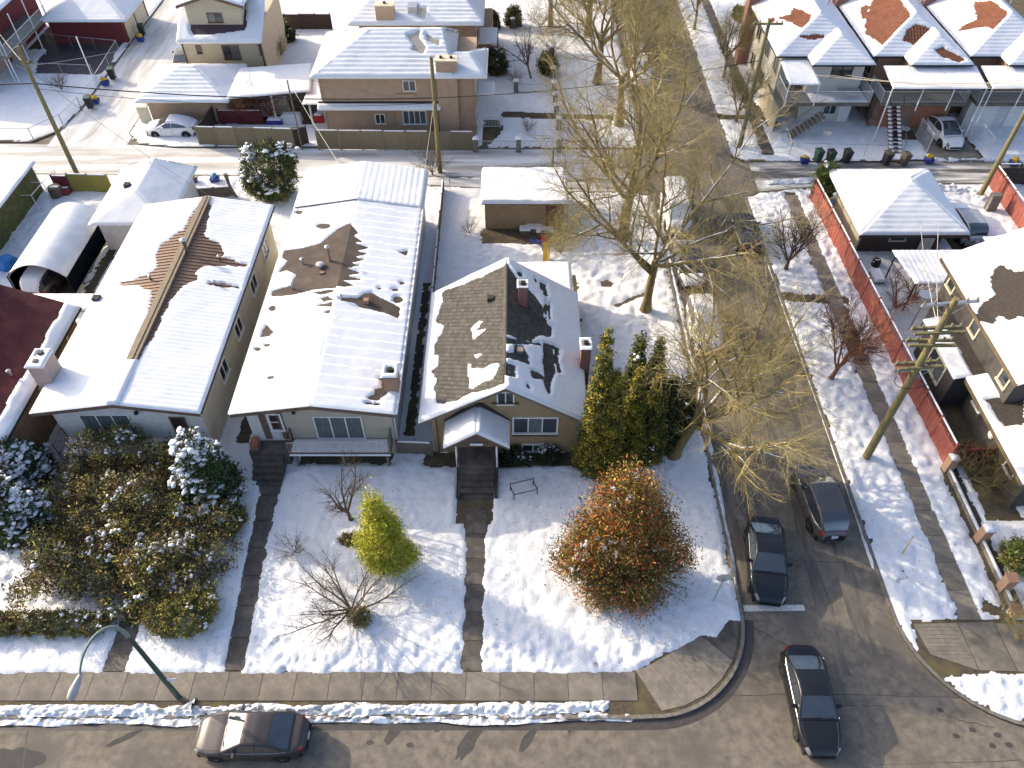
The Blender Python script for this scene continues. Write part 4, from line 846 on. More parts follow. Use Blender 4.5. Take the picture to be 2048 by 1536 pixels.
p = on_face([(826, 17)], hf['S'])[0]; obj('skylight', MB().box(p[0] - .4, p[0] + .4, p[1] - .6, p[1] + .6, p[2] - .4, p[2] + .35), GALV, b)
chimney(b, -11.9, -10.3, 69.8, 70.7, 0, 6.9, STP, 1, CREAMT, snowtop=False); window(b, 'S', 70.3, -7.5, .9, 4.2, 5.0, 1)
obj('porch_roof', MB().box(-3.1, -1.4, 71, 74, 3.1, 3.3), WTRIM, b); flat_snow(b, -3.1, -1.4, 71, 74, 3.3, .1, seed=97)
obj('bay', MB().box(-3.2, -1.9, 72, 79, 0, 3.1), STP, b); railing(b, (-1.4, 74.5), (-1.4, 78), .3, 2.0, DARKM)

# hip garage, its carport roofs
hg = root('garage', (-27.5, 62, 0), 'peach garage with snowy hip roof at the alley corner', 'garage')
obj('wall', MB().box(-31.0, -24.2, 62.4, 67.6, 0, 2.4), STP, hg); hf = hip_faces(-31.5, -23.7, 61.4, 68.2, 2.5, 4.0, (-28.3, 64.8), (-27.0, 64.8))
for j, (kk, f) in enumerate(hf.items()): roof(hg, f, CREAMT, .14); snow_on(hg, f, .09, .09, seed=101 + j, ribs=('v', .42, .08) if kk == 'S' else None)
obj('door', MB().box(-31.06, -31.0, 62.8, 65.6, .05, 2.1), STW, hg); obj('corner_panel', MB().box(-32.0, -31.05, 62.2, 62.35, 0, 1.6), CREAMT, hg)
cp = root('carport', (-20.5, 63, 0), 'white snow-covered patio roof between the hip garage and the peach house', 'carport')
fc_ = [(-23.8, 61.7, 2.7), (-17.0, 62.6, 2.9), (-17.7, 67.6, 2.9), (-24.0, 67.0, 2.7)]; roof(cp, fc_, WHITEM, .1); snow_on(cp, fc_, .09, .13, seed=107, ribs=('u', .5, .012))
fd = [(-17.4, 61.0, 2.55), (-15.7, 61.0, 2.55), (-15.7, 67.6, 2.65), (-17.4, 67.6, 2.65)]; roof(cp, fd, WHITEM, .08); snow_on(cp, fd, .08, .12, seed=108, ribs=('v', .35, .025))
for x, y in ((-20.3, 62.3), (-17.3, 62.7), (-16.9, 61.1)): obj('post', MB().box(x - .06, x + .06, y - .06, y + .06, 0, 2.6), WHITEM, cp)

# house with dormer
dh = root('house', (-26.5, 68.5, 0), 'cream house with big front dormer beyond the hip garage', 'house')
obj('wall', MB().box(-29.6, -22.4, 69.7, 78, 0, 5.0), STC, dh)
obj('wall_front', MB().box(-29.6, -22.4, 69.55, 69.6, 0, 5.0), STC, dh)
PURP = pm('purple_grey_shingle', (.075, .05, .06), (.055, .038, .045), 6, .95, .6, 70)
fs = [(-29.3, 68.1, 4.6), (-21.9, 68.1, 4.6), (-21.9, 74.5, 8.2), (-29.3, 74.5, 8.2)]; roof(dh, fs, PURP, .14)
bare = on_face(Zp(0, 0, 3.84, [(1460, 70), (1465, 230), (1490, 270), (1620, 265), (1880, 230), (1895, 190), (1885, 20), (1840, 20)]), fs); snow_on(dh, fs, .13, .13, seed=111, bare=[bare], rag=.06)
gable_walls(dh, -28.3, -23.6, 69.6, 74, 5.2, 7.2, 8.0, -26, STC, name='dormer')
df = gable_faces(-28.9, -23.1, 69.2, 75, 7.2, 8.1, -26)
for j, f in enumerate(df): roof(dh, f, PURP, .12); snow_on(dh, f, .12, .13, seed=113 + j)
fascia(dh, [(-28.9, 69.2, 7.2), (-26, 69.2, 8.1)], .25, BROWNF); fascia(dh, [(-26, 69.2, 8.1), (-23.1, 69.2, 7.2)], .25, BROWNF)
gutter(dh, (-29.3, 68.05, 4.55), (-21.9, 68.05, 4.55), WTRIM, .09)
wpx(dh, 'S', 69.6, (414, 27, 446, 44), 2, trim=BROWNF, glass=[CURT, GLASS]); wpx(dh, 'S', 69.55, (444, 92, 482, 118), 2, trim=BROWNF, glass=[GLASS, CURT]); wpx(dh, 'S', 69.55, (392, 92, 404, 106), 1, trim=BROWNF)
for x in (-29.5, -22.5): obj('downpipe', MB().tube((x, 69.5, .1), (x, 69.5, 4.6), .05, n=6), DARKM, dh)
wpx(dh, 'E', -22.4, (516, 90, 522, 108), 1, trim=BROWNF)

# red garage and far-left deck house
rg = root('garage', (-42, 78, 0), 'maroon garage with cream doors and snowy hip roof by the alley', 'garage')
obj('wall', MB().box(-45.6, -38.4, 78, 84.5, 0, 2.4), MAROON, rg); hf = hip_faces(-46.0, -37.6, 77.3, 85.2, 2.5, 4.2, (-42.6, 81.2), (-41.0, 81.2))
for j, (kk, f) in enumerate(hf.items()): roof(rg, f, BROWNF, .14); snow_on(rg, f, .11, .15, seed=121 + j, ribs=('u', .4, .03) if kk == 'E' else (('v', .42, .04) if kk == 'S' else None))
obj('garage_door', MB().box(-38.4, -38.34, 78.5, 81.0, .05, 2.2), CREAMT, rg); obj('garage_door', MB().box(-38.4, -38.34, 81.3, 84.0, .05, 2.2), CREAMT, rg)
fh = root('house', (-49, 70, 0), 'maroon house with white balcony and outside stairs at the top left corner', 'house')
obj('wall', MB().box(-58, -48.2, 69.5, 82, 0, 5.2), MAROON, fh); ff = gable_faces(-58.5, -46.6, 68.5, 82.5, 5.3, 6.8, -53)
for j, f in enumerate(ff): roof(fh, f, BROWNF, .14); snow_on(fh, f, .1, .18, seed=127 + j)
obj('balcony', MB().box(-48.2, -45.6, 69.5, 78.5, 2.4, 2.6), CONC, fh); railing(fh, (-45.65, 69.5), (-45.65, 78.5), 2.6, 1.0, WHITEM, sp=.16); railing(fh, (-48.2, 69.5), (-45.65, 69.5), 2.6, 1.0, WHITEM)
for y in (69.6, 72.5, 75.5, 78.4): obj('post', MB().tube((-45.7, y, 0), (-45.7, y, 5.2), .05, n=6), WHITEM, fh)
obj('garage_door', MB().box(-48.2, -48.14, 70.2, 73.2, .05, 2.1), BRICKP, fh); obj('garage_door', MB().box(-48.2, -48.14, 74.0, 77.2, .05, 2.1), BRICKP, fh)
for s, x0 in enumerate((-51.2, -47.8)):
    stp = MB()
    for i in range(8): stp.box(x0, x0 + 1.0, 69.3 - .3 * (i + 1), 69.3 - .3 * i, 2.35 - .3 * (i + 1), 2.4 - .3 * i - .2)
    o = obj('stairs', stp, DARKM, fh)
    ss = MB()
    for i in range(8): ss.box(x0 + .05, x0 + .95, 69.3 - .3 * (i + 1) + .04, 69.3 - .3 * i - .03, 2.4 - .3 * i - .2, 2.4 - .3 * i - .13)
    obj('snow', ss, SNOWR, fh)['kind'] = 'stuff'

# ---------------------------------------------------------------- three tile-roofed houses on the right
def tile_house(dx, label, wallm, bareW, bareS, bareP, awn, seed, garage):
    h = root('house', (26 + dx, 62, 0), label, 'house', 'tile roofed houses along the right-hand lane')
    obj('wall', MB().box(22.5 + dx, 29.0 + dx, 63.9, 77, 0, 5.4), wallm, h); obj('rear_bay', MB().box(24.6 + dx, 29.0 + dx, 62.5, 63.9, 0, 5.4), wallm, h)
    hf = hip_faces(21.8 + dx, 29.4 + dx, 63.3, 79, 5.5, 7.75, (25.6 + dx, 66.6), (25.6 + dx, 75.5))
    pf = hip_faces(24.35 + dx, 29.42 + dx, 61.75, 68.4, 5.52, 6.95, (26.9 + dx, 64.3), (26.9 + dx, 66.2))
    for kk, f in list(hf.items()):
        roof(h, f, TILE, .12); bb = [on_face(q, f) for q in (bareW if kk == 'W' else bareS if kk == 'S' else [])]
        snow_on(h, f, .07, .085, seed=seed + ord(kk), bare=bb, ribs=('v', .34, .06) if kk == 'S' else ('u', .30, .025), rag=.14) if kk != 'N' else None
        # rows of tile, as low relief where the roof lies bare
        P = np.array(f); U = P[1] - P[0]; L = np.linalg.norm(U); U /= L; N = np.cross(U, P[-1] - P[0]); N /= np.linalg.norm(N); V = np.cross(N, U)
        if bb:
            m = MB()
            for q in bb:
                qq = np.array([[np.dot(np.asarray(x) - P[0], U), np.dot(np.asarray(x) - P[0], V)] for x in q]); (u0, v0), (u1, v1) = qq.min(0) - .1, qq.max(0) + .1
                uu, vv = np.meshgrid(np.arange(u0, u1, .26), np.arange(max(0, v0), v1, .33)); sd = poly_sd(uu + .13, vv + .16, qq); ins = poly_sd(uu + .13, vv + .16, [(np.dot(x - P[0], U), np.dot(x - P[0], V)) for x in P])
                for a, c, s_, t_ in zip(uu.ravel(), vv.ravel(), sd.ravel(), ins.ravel()):
                    if s_ < .15 and t_ < -.15:
                        o_ = P[0] + U * a + V * c
                        m.add([o_ + N * .03, o_ + U * .13 + N * .065, o_ + U * .24 + N * .03, o_ + U * .24 + V * .34 + N * .005, o_ + U * .13 + V * .34 + N * .04, o_ + V * .34 + N * .005, o_, o_ + U * .24], [(0, 1, 4, 5), (1, 2, 3, 4), (6, 7, 2, 1, 0)])
            if m.v: t = obj('roof_tiles', m, TILE, h); t['kind'] = 'stuff'
    for kk in 'SEW':
        f = pf[kk]; roof(h, f, TILE, .12); snow_on(h, f, .08, .085, seed=seed + 7 + ord(kk), bare=[on_face(q, f) for q in (bareP if kk == 'S' else [])], ribs=('v', .34, .06) if kk == 'S' else None, rag=.14)
    for ya, yb, zz in ((21.85, 24.3, 5.45),): gutter(h, (ya + dx, 63.27, zz), (yb + dx, 63.27, zz), DARKM)
    gutter(h, (24.35 + dx, 61.72, 5.45), (29.4 + dx, 61.72, 5.45), DARKM); gutter(h, (21.78 + dx, 63.3, 5.45), (21.78 + dx, 79, 5.45), DARKM)
    chimney(h, 21.5 + dx, 22.5 + dx, 73.3, 74.4, 0, 8.0, BRICKR, 1, BRICKR)
    pipe_vent(h, (27.6 + dx, 70.5, 7.0), .7, .09, GALV)
    # balcony
    x0, x1 = 22.5 + dx, 29.5 + dx
    obj('balcony', MB().box(x0, x1, 60.6, 63.9, 2.55, 2.8), CONC, h)
    railing(h, (x0, 60.65), (x1, 60.65), 2.8, 1.0, WHITEM, sp=.13); railing(h, (x1, 60.65), (x1, 63.5), 2.8, 1.0, WHITEM); railing(h, (x0, 60.65), (x0, 63.5), 2.8, 1.0, WHITEM)
    if awn == 'half':
        f = [(22.3 + dx, 60.0, 4.75), (24.7 + dx, 60.0, 4.75), (24.5 + dx, 63.3, 5.2), (22.2 + dx, 63.3, 5.2)]; flat_snow(h, 24.8 + dx, x1 - .1, 60.8, 63.8 - 1.4, 2.8, .09, seed=seed)
    else: f = [(22.4 + dx, 59.3, 4.75), (29.9 + dx, 59.3, 4.75), (29.9 + dx, 62.2, 5.2), (22.4 + dx, 62.2, 5.2)]
    roof(h, f, WHITEM, .06, name='awning'); snow_on(h, f, .05, .08, seed=seed + 3, ribs=('u', .26, .05))
    for t in ((0, 1) if awn == 'half' else (0, .33, .66, 1)):
        q = np.array(f[0]) * (1 - t) + np.array(f[1]) * t; obj('post', MB().tube((q[0], q[1] + .1, 0 if t in (0, 1) and awn != 'half' else 2.8), (q[0], q[1] + .1, q[2]), .05, n=6), WHITEM, h)
    window(h, 'S', 62.5, 27.2 + dx, 1.6, 4.2, 5.1, 2, trim=DARKM); window(h, 'S', 62.5, 27.2 + dx, 1.0, .9, 2.0, 2, trim=WTRIM)
    for y in (65, 68, 71.5, 74.5): window(h, 'W', 22.5 + dx, y, 1.3, 3.4, 4.8, 2, trim=CREAMT); window(h, 'W', 22.5 + dx, y, 1.3, .8, 2.0, 2, trim=CREAMT)
    if garage:
        obj('garage_wall', MB().box(22.6 + dx, 29.0 + dx, 61.6, 62.5, 0, 2.5), BRICKT if garage == 1 else STW, h)
        for a, c in (((23.3, 25.0), (26.2, 28.6)) if garage == 1 else ((23.6, 28.4),)):
            pass
        for a, c in ((23.2, 25.1), (26.1, 28.7)): obj('garage_door', MB().box(a + dx, c + dx, 61.54, 61.6, .05, 2.1), pm('orange_door', (.40, .16, .09), (.32, .13, .075), 4, .7) if garage == 1 else WTRIM, h)
    return h
z4 = lambda *p: Zp(1500, 0, 3.737, p)
STO = pm('off_white_siding', (.60, .585, .52), (.52, .505, .45), 2, .85, .2, 30, stretch=(.3, .3, 5))
t1 = tile_house(0, 'cream sided house with snowy tile roof at the street corner', STO, [z4((220, 130), (300, 110), (330, 60), (400, 90), (450, 120), (440, 160), (390, 210), (350, 190), (330, 170), (280, 150), (230, 145)), z4((140, 140), (180, 140), (175, 165), (150, 170))], [z4((375, 268), (480, 262), (550, 272), (480, 292), (380, 278))], [], 'half', 141, 0)
t2 = tile_house(7.95, 'house with wide bare orange tile roof and long white balcony awning', BRICKT, [z4((920, 0), (860, 200), (880, 260), (950, 300), (1045, 365), (1235, 185), (1110, -20)), z4((830, 60), (870, 40), (880, 130), (850, 140))], [z4((1240, 190), (1340, 215), (1350, 290), (1250, 340), (1150, 300), (1180, 230))], [z4((1380, 370), (1440, 350), (1600, 450), (1560, 465), (1450, 430))], 'full', 161, 1)
t3 = tile_house(15.9, 'rightmost house with part-bare orange tile roof cut by the edge', BRICKT, [z4((1680, 20), (1800, 10), (1900, 80), (1970, 180), (1880, 280), (1800, 200), (1720, 200), (1570, 230), (1600, 190), (1700, 150))], [], [], 'full', 181, 2)
# side wall panels, stairs and door of the corner house
obj('side_fence', MB().box(22.1, 22.18, 60.7, 66, 0, 2.3), STC, t1)
stp = MB()
for i in range(10): stp.box(23.1 + .27 * i, 23.1 + .27 * (i + 1), 59.5, 60.5, .22 * i, .22 * i + .12)
stp.tube((23.1, 59.5, .9), (25.8, 59.5, 3.3), .03, n=4); stp.tube((23.1, 60.5, .9), (25.8, 60.5, 3.3), .03, n=4)
for i in range(10): stp.tube((23.2 + .27 * i, 59.5, .2 + .22 * i), (23.2 + .27 * i, 59.5, 1.0 + .24 * i), .015, n=4)
obj('stairs', stp, DECKW, t1); obj('door', MB().box(28.0, 28.9, 62.44, 62.5, .05, 2.1), WTRIM, t1)
obj('deck_table', MB().box(27.0, 28.8, 60.9, 61.9, 3.4, 3.5), GALV, t1)
# outside stair of the orange house
stp = MB(); sn = MB()
for i in range(12):
    y = 60.5 - .27 * i; z = 2.6 - .21 * i
    for x0 in (30.95,): stp.box(x0, x0 + 1.1, y - .27, y, z - .12, z - .05)
    sn.box(31.0, 31.3, y - .24, y - .03, z - .05, z + .06)
    sn.box(31.75, 32.0, y - .24, y - .03, z - .05, z + .06)
stp.tube((30.95, 60.5, 3.5), (30.95, 57.2, 1.0), .03, n=4); stp.tube((32.05, 60.5, 3.5), (32.05, 57.2, 1.0), .03, n=4)
obj('stairs', stp, DARKM, t2); obj('snow', sn, SNOWR, t2)['kind'] = 'stuff'

# ---------------------------------------------------------------- garage with pyramid roof and dark house on the right
rgar = root('garage', (27, 43.8, 0), 'dark garage with large snowy pyramid roof behind the red fence', 'garage')
DKW = pm('dark_brown_siding', (.075, .055, .045), (.055, .04, .034), 3, .85, .2, 20)
obj('wall', MB().box(24.4, 30.0, 44.3, 50.0, 0, 2.5), DKW, rgar); hf = hip_faces(23.45, 30.85, 43.0, 50.9, 2.6, 4.35, (27.6, 47.0), (27.6, 47.0))
for j, (kk, f) in enumerate(hf.items()): roof(rgar, f, BROWNF, .16); snow_on(rgar, f, .13, .11, seed=201 + j, ribs=('v', .40, .07) if kk == 'S' else (('v', .6, .01) if kk == 'W' else None))
fascia(rgar, [(23.45, 43.0, 2.6), (30.85, 43.0, 2.6)], .25, DKW); obj('wall_side', MB().box(24.3, 24.4, 44.4, 49.9, 0, 2.45), CREAMT, rgar)
window(rgar, 'S', 44.3, 26.9, 1.0, 1.2, 2.1, 1, trim=WTRIM); obj('door', MB().box(28.6, 29.5, 44.24, 44.3, .05, 2.1), STW, rgar)
rcp = root('carport', (28, 38.5, 0), 'white ribbed carport roof against the dark grey house', 'carport')
f = [(25.1, 37.7, 2.75), (27.6, 37.7, 2.75), (31.6, 41.2, 2.75), (25.2, 41.2, 2.75)]
f = [(25.4, 37.8, 2.75), (32.5, 37.8, 2.8), (32.5, 41.1, 2.8), (25.0, 41.1, 2.75)]; roof(rcp, f, WHITEM, .08); snow_on(rcp, f, .06, .08, seed=207, ribs=('u', .33, .045))
for x, y in ((25.5, 38.0), (25.2, 40.9)): obj('post', MB().tube((x, y, 0), (x, y, 2.7), .05, n=6), DARKM, rcp)
f = [(31.2, 37.9, 3.1), (38, 37.9, 3.4), (38, 42.5, 3.4), (31.2, 42.0, 3.1)]; roof(rcp, f, BROWNF, .12); snow_on(rcp, f, .1, .14, seed=208)

dk_ = root('house', (27, 24, 0), 'dark grey two-storey house with cream window frames behind the red fence', 'house')
obj('wall', MB().box(26.2, 36, 27.4, 36.6, 0, 5.3), STG, dk_)
f = gable_faces(25.6, 36.5, 26.7, 37.0, 5.4, 8.4, 31)
roof(dk_, f[0], DKROOF, .16); roof(dk_, f[1], DKROOF, .16)
bare = [on_face([(1985, 540), (2000, 530), (2030, 545), (2080, 530), (2160, 520), (2160, 650), (2060, 640), (2040, 625), (2020, 640), (2000, 630), (1985, 645), (1950, 640), (1960, 615), (1990, 590), (1980, 565)], f[0])]
snow_on(dk_, f[0], .11, .11, seed=211, bare=bare, ribs=('u', .85, .05), rag=.2); snow_on(dk_, f[1], .1, .3, seed=212)
WOODT = pm('tan_fascia', (.135, .10, .062), (.10, .075, .05), 4, .75)
fascia(dk_, [(25.6, 37.0, 5.42), (25.6, 26.7, 5.42)], .24, WOODT, .06)
obj('lower_wall', MB().box(26.0, 36, 22.9, 29.5, 0, 2.75), STG, dk_)
lf = [(25.2, 29.6, 2.85), (25.2, 22.4, 2.85), (28.6, 22.4, 3.9), (28.6, 29.6, 3.9)]; roof(dk_, lf, DKROOF, .14)
lf2 = [(25.2, 22.4, 2.85), (36, 22.4, 2.85), (36, 25.5, 3.9), (28.6, 25.5, 3.9)]; roof(dk_, lf2, DKROOF, .14); snow_on(dk_, lf2, .12, .1, seed=214)
snow_on(dk_, lf, .12, .1, seed=213, bare=[on_face([(1975, 800), (1990, 830), (2010, 850), (2048, 845), (2048, 780)], lf)], rag=.2); fascia(dk_, [(25.2, 29.6, 2.86), (25.2, 22.4, 2.86)], .25, WOODT, .05)
obj('lower_fascia', MB().box(25.2, 36, 22.34, 22.4, 2.6, 2.86), WOODT, dk_)
obj('bay', MB().box(24.9, 26.1, 29.9, 34.2, 0, 2.7), STG, dk_); bf = [(24.6, 34.4, 2.75), (24.6, 29.6, 2.75), (26.2, 29.6, 3.2), (26.2, 34.4, 3.2)]
roof(dk_, bf, DKROOF, .12); snow_on(dk_, bf, .12, .08, seed=215, bare=[[(25.6, 35, 3.0), (25.6, 29, 3.0), (26.6, 29, 3.3), (26.6, 35, 3.3)]], rag=.06)
window(dk_, 'W', 24.9, 31.8, 1.7, .9, 2.2, 2, trim=CREAMT, glass=[GLASS, CURT], fw=.12, cross=False)
for y, z in ((35.8, 4.1), (32.2, 3.9), (28.3, 3.9)): window(dk_, 'W', 26.2, y, .7, z - .1, z + .85, 1, trim=CREAMT, fw=.12)
window(dk_, 'W', 26.0, 28.6, .8, 1.5, 2.1, 1, trim=WTRIM); window(dk_, 'W', 26.0, 24.3, .8, 1.3, 2.1, 1, trim=WTRIM)
window(dk_, 'S', 22.9, 28.2, 1.8, 1.0, 2.1, 2, trim=WTRIM, fw=.12); window(dk_, 'S', 27.4, 29.5, 1.2, 4, 4.9, 1, trim=WTRIM)
obj('wall_plaque', MB().lathe((25.97, 26.6, 1.5), [(.24, -.03), (.24, .05)], 8, axis=0), WTRIM, dk_)
dish = root('satellite_dish', at(1852, 592, 3.0) * [1, 1, 0] + [0, 0, 0], 'grey satellite dish on a mast beside the dark house', 'satellite dish')
q = at(1852, 592, 3.0); obj('reflector', MB().lathe((q[0], q[1], 3.0), [(.45, .12), (.3, .05), (.05, 0), (.05, -.05), (.3, 0.0), (.46, .1)], 14), GALV, dish, smooth=False); obj('mast', MB().tube((q[0], q[1], 0), (q[0], q[1], 2.96), .04, n=6), GALV, dish)
# ================================================================ trees and shrubs
BARK = pm('mossy_bark', (0.20, 0.155, 0.06), (0.115, 0.088, 0.045), 5, 0.95, 0.6, 18, stretch=(2, 2, .6), c3=(0.21, 0.18, 0.06), s3=1.2)
TWIG = pm('olive_twigs', (0.37, 0.315, 0.135), (0.235, 0.185, 0.085), .9, 0.9, c3=(0.28, 0.20, 0.10), s3=.5)
TWIGR = pm('reddish_twigs', (0.20, 0.085, 0.05), (0.13, 0.06, 0.04), 1.2, 0.9)
BARKR = pm('cherry_bark', (0.22, 0.09, 0.05), (0.13, 0.06, 0.04), 5, 0.8, 0.4, 18)
TWIGG = pm('grey_brown_twigs', (0.13, 0.095, 0.065), (0.085, 0.064, 0.046), 2, 0.9)
def tubes(S, n):
    """S: (k,8) p0 p1 r0 r1 -> vertices and quads"""
    S = np.asarray(S, float); p0, p1 = S[:, :3], S[:, 3:6]; d = p1 - p0; L = np.linalg.norm(d, axis=1)[:, None] + 1e-9; d = d / L
    a = np.where(np.abs(d[:, 2:3]) < .9, np.array([[0, 0, 1.]]), np.array([[1., 0, 0]])); u = np.cross(d, a); u /= np.linalg.norm(u, axis=1)[:, None] + 1e-9; w = np.cross(d, u)
    ang = 2 * np.pi * np.arange(n) / n; c, s = np.cos(ang)[None, :, None], np.sin(ang)[None, :, None]
    ring = u[:, None] * c + w[:, None] * s
    V = np.concatenate([p0[:, None] + ring * S[:, 6][:, None, None], (p1 + d * S[:, 7:8] * .25)[:, None] + ring * S[:, 7][:, None, None]], 1)
    k = len(S); base = (np.arange(k) * 2 * n)[:, None, None]; i = np.arange(n); j = (i + 1) % n
    Fc = np.stack([i, j, n + j, n + i], 1)[None] + base
    return V.reshape(-1, 3), Fc.reshape(-1, 4)
def grow(seed, P):
    """P: parameters of a bare tree; returns segments"""
    rng = random.Random(seed); S = []
    def nrm(v): l = math.sqrt(v[0] ** 2 + v[1] ** 2 + v[2] ** 2) + 1e-9; return (v[0] / l, v[1] / l, v[2] / l)
    def branch(p, d, L, r, lv):
        n = P['steps'][lv]; st = L / n; q = p; kids = P['kids'][lv] if lv < P['lv'] else 0; r1 = r * P['taper']; wob = P['wob'][lv]; spots = []
        for i in range(n):
            ra = r + (r1 - r) * i / n; rb = r + (r1 - r) * (i + 1) / n
            d = nrm((d[0] + rng.uniform(-wob, wob), d[1] + rng.uniform(-wob, wob), d[2] + rng.uniform(-wob, wob) + P['up'][lv]))
            e = (q[0] + d[0] * st, q[1] + d[1] * st, q[2] + d[2] * st); S.append((*q, *e, ra, rb)); spots.append((q, e, d, rb)); q = e
        if lv == P['lv']: return
        for k in range(kids):
            t = P['from'][lv] + (1 - P['from'][lv]) * (k + rng.random()) / kids; i = min(n - 1, int(t * n)); a, b, dd, rr = spots[i]; f = t * n - i
            o = tuple(a[x] + (b[x] - a[x]) * f for x in range(3)); az = rng.random() * 6.283; sp = P['ang'][lv] * rng.uniform(.7, 1.25)
            u = nrm((-dd[1], dd[0], 0.01)); w = (dd[1] * u[2] - dd[2] * u[1], dd[2] * u[0] - dd[0] * u[2], dd[0] * u[1] - dd[1] * u[0])
            cs, sn = math.cos(sp), math.sin(sp); ca, sa = math.cos(az) * sn, math.sin(az) * sn
            nd = nrm(tuple(dd[x] * cs + u[x] * ca + w[x] * sa for x in range(3)))
            branch(o, nd, P['len'][lv + 1] * rng.uniform(.65, 1.25) * (1 - .35 * t), min(rr * .8, P['rad'][lv + 1] * rng.uniform(.8, 1.2)), lv + 1)
        if P['cont'][lv]: branch(q, d, P['len'][lv + 1] * .9, r1, lv + 1)
    p = (0, 0, -.05); d = nrm((P['lean'][0], P['lean'][1], 1)); r = P['r0']; q = p
    n = 4
    for i in range(n):                                   # flared trunk up to the fork
        f0 = 1 + .5 * max(0, 1 - i / 1.0); f1 = 1 + .5 * max(0, 1 - (i + 1)); e = tuple(q[x] + d[x] * P['fork'] / n for x in range(3))
        S.append((*q, *e, r * f0 * (1 - .06 * i), r * f1 * (1 - .06 * (i + 1)))); q = e; d = nrm((d[0] + rng.uniform(-.04, .04), d[1] + rng.uniform(-.04, .04), d[2]))
    m = P['limbs']
    for k in range(m):
        az = 6.283 * (k + rng.uniform(-.3, .3)) / m; sp = P['spread'] * rng.uniform(.55, 1.25); zz = q[2] - rng.random() * P['fork'] * .25
        bi = P.get('bias', (0, 0)); nd = nrm((math.sin(sp) * math.cos(az) + P['lean'][0] * .6 + bi[0], math.sin(sp) * math.sin(az) + P['lean'][1] * .6 + bi[1], math.cos(sp)))
        t = zz / q[2]; branch((q[0] * t, q[1] * t, zz), nd, P['len'][0] * rng.uniform(.75, 1.2), P['rad'][0] * rng.uniform(.75, 1.2), 0)
    return np.array(S)
BIG = dict(fork=3.6, r0=.30, limbs=7, spread=.86, lean=(.0, 0), lv=4, steps=(5, 4, 4, 3, 2), kids=(6, 6, 5, 4), len=(6.6, 3.5, 2.0, 1.15, .7), rad=(.15, .07, .032, .013, .007), taper=.45,
           wob=(.16, .2, .24, .28, .3), up=(.07, .04, .02, .015, .0), ang=(.75, .75, .8, .8), cont=(1, 1, 1, 1), **{'from': (.25, .2, .15, .15)})
def make_tree(name, P, seed, loc, label, cat='tree', group=None, bark=BARK, twig=TWIG, thick=.034, snow=True, rz=0, scale=1.0):
    S = grow(seed, P) ; S = S * scale
    t = root(name, loc, label, cat, group, rz)
    big = S[S[:, 6] > thick * scale]; sm = S[S[:, 6] <= thick * scale]
    V, Fc = tubes(big, 8); npmesh('trunk', V, Fc, bark, t, smooth=True, local=True)
    V, Fc = tubes(sm, 3); npmesh('crown', V, Fc, twig, t, local=True)
    if snow:
        d = big[:, 3:6] - big[:, :3]; L = np.linalg.norm(d, axis=1); k = (np.abs(d[:, 2]) / L < .75) & (np.random.default_rng(seed).random(len(big)) < .55)
        b = big[k].copy()
        if len(b):
            b[:, 2] += b[:, 6] * .65; b[:, 5] += b[:, 7] * .65; b[:, 6:8] *= .62; V, Fc = tubes(b, 6); npmesh('snow', V, Fc, SNOW, t, smooth=True, local=True)['kind'] = 'stuff'
    return t
GRP = 'bare street trees on the left verge'
def P_(base, **k): q = dict(base); q.update(k); return q
tA = make_tree('street_tree', P_(BIG, lean=(.02, .02), fork=4.0), 11, (8.73, 38.1, .1), 'big bare mossy tree with straight trunk beside the shingle bungalow', 'tree', GRP)
tB = make_tree('street_tree', P_(BIG, lean=(.26, .06), bias=(.32, .12), fork=3.4, spread=.95, limbs=6, len=(5.6, 3.2, 1.9, 1.1, .7)), 23, (8.88, 26.2, .1), 'bare mossy tree leaning over the side street right of the cedars', 'tree', GRP)
tC = make_tree('street_tree', P_(BIG, lean=(.02, .03), fork=4.2, r0=.36), 37, (8.0, 45.9, .1), 'thick-trunked bare tree beside the tan lane garage', 'tree', GRP)
tD = make_tree('street_tree', P_(BIG, lean=(.03, .02), fork=4.6, r0=.34), 41, (7.9, 69.4, .1), 'bare tree beyond the lane with trunk beside the stone-post fence', 'tree', GRP)
def copy_tree(src, loc, rz, label, s=1.0):
    c = clone(src); c.location = loc; c.rotation_euler = (0, 0, rz); c.scale = (s, s, s); c['label'] = label; return c
copy_tree(tA, (9.2, 61.8, .1), 2.1, 'bare tree just past the lane on the left kerb', 1.05)
copy_tree(tC, (7.7, 79.6, .1), 1.0, 'bare twin-stemmed tree near the top edge left of the street', 1.0)
copy_tree(tB, (8.8, 88, .1), 0.6, 'farthest bare tree on the left kerb at the top edge', 1.0)
copy_tree(tD, (4.0, 82, .1), 2.6, 'bare garden tree near the top edge behind the street trees', .75)
MED = P_(BIG, fork=1.0, r0=.15, limbs=6, lv=3, steps=(5, 4, 3, 2), kids=(7, 6, 5), len=(3.0, 1.9, 1.0, .55), rad=(.07, .035, .016, .008), spread=.55, cont=(1, 1, 1), up=(.10, .05, .03, 0), wob=(.14, .2, .24, .3))
GR = 'small bare trees on the right verge'
make_tree('cherry_tree', P_(MED, lean=(.15, 0), kids=(8, 8, 6)), 5, (19.2, 32.05, .1), 'small reddish bare cherry tree beside the near utility pole', 'tree', GR, BARKR, TWIGR, .03, False)
make_tree('cherry_tree', P_(MED, fork=.8, len=(2.6, 1.6, .9, .5)), 6, (18.95, 42.4, .1), 'thin grey bare tree on the verge opposite the red fence', 'tree', GR, TWIGG, TWIGG, .03, False)
make_tree('cherry_tree', P_(MED, kids=(8, 7, 6)), 7, (19.4, 62.5, .1), 'small bare brown tree just past the lane on the right verge', 'tree', GR, BARK, TWIG, .03, False)
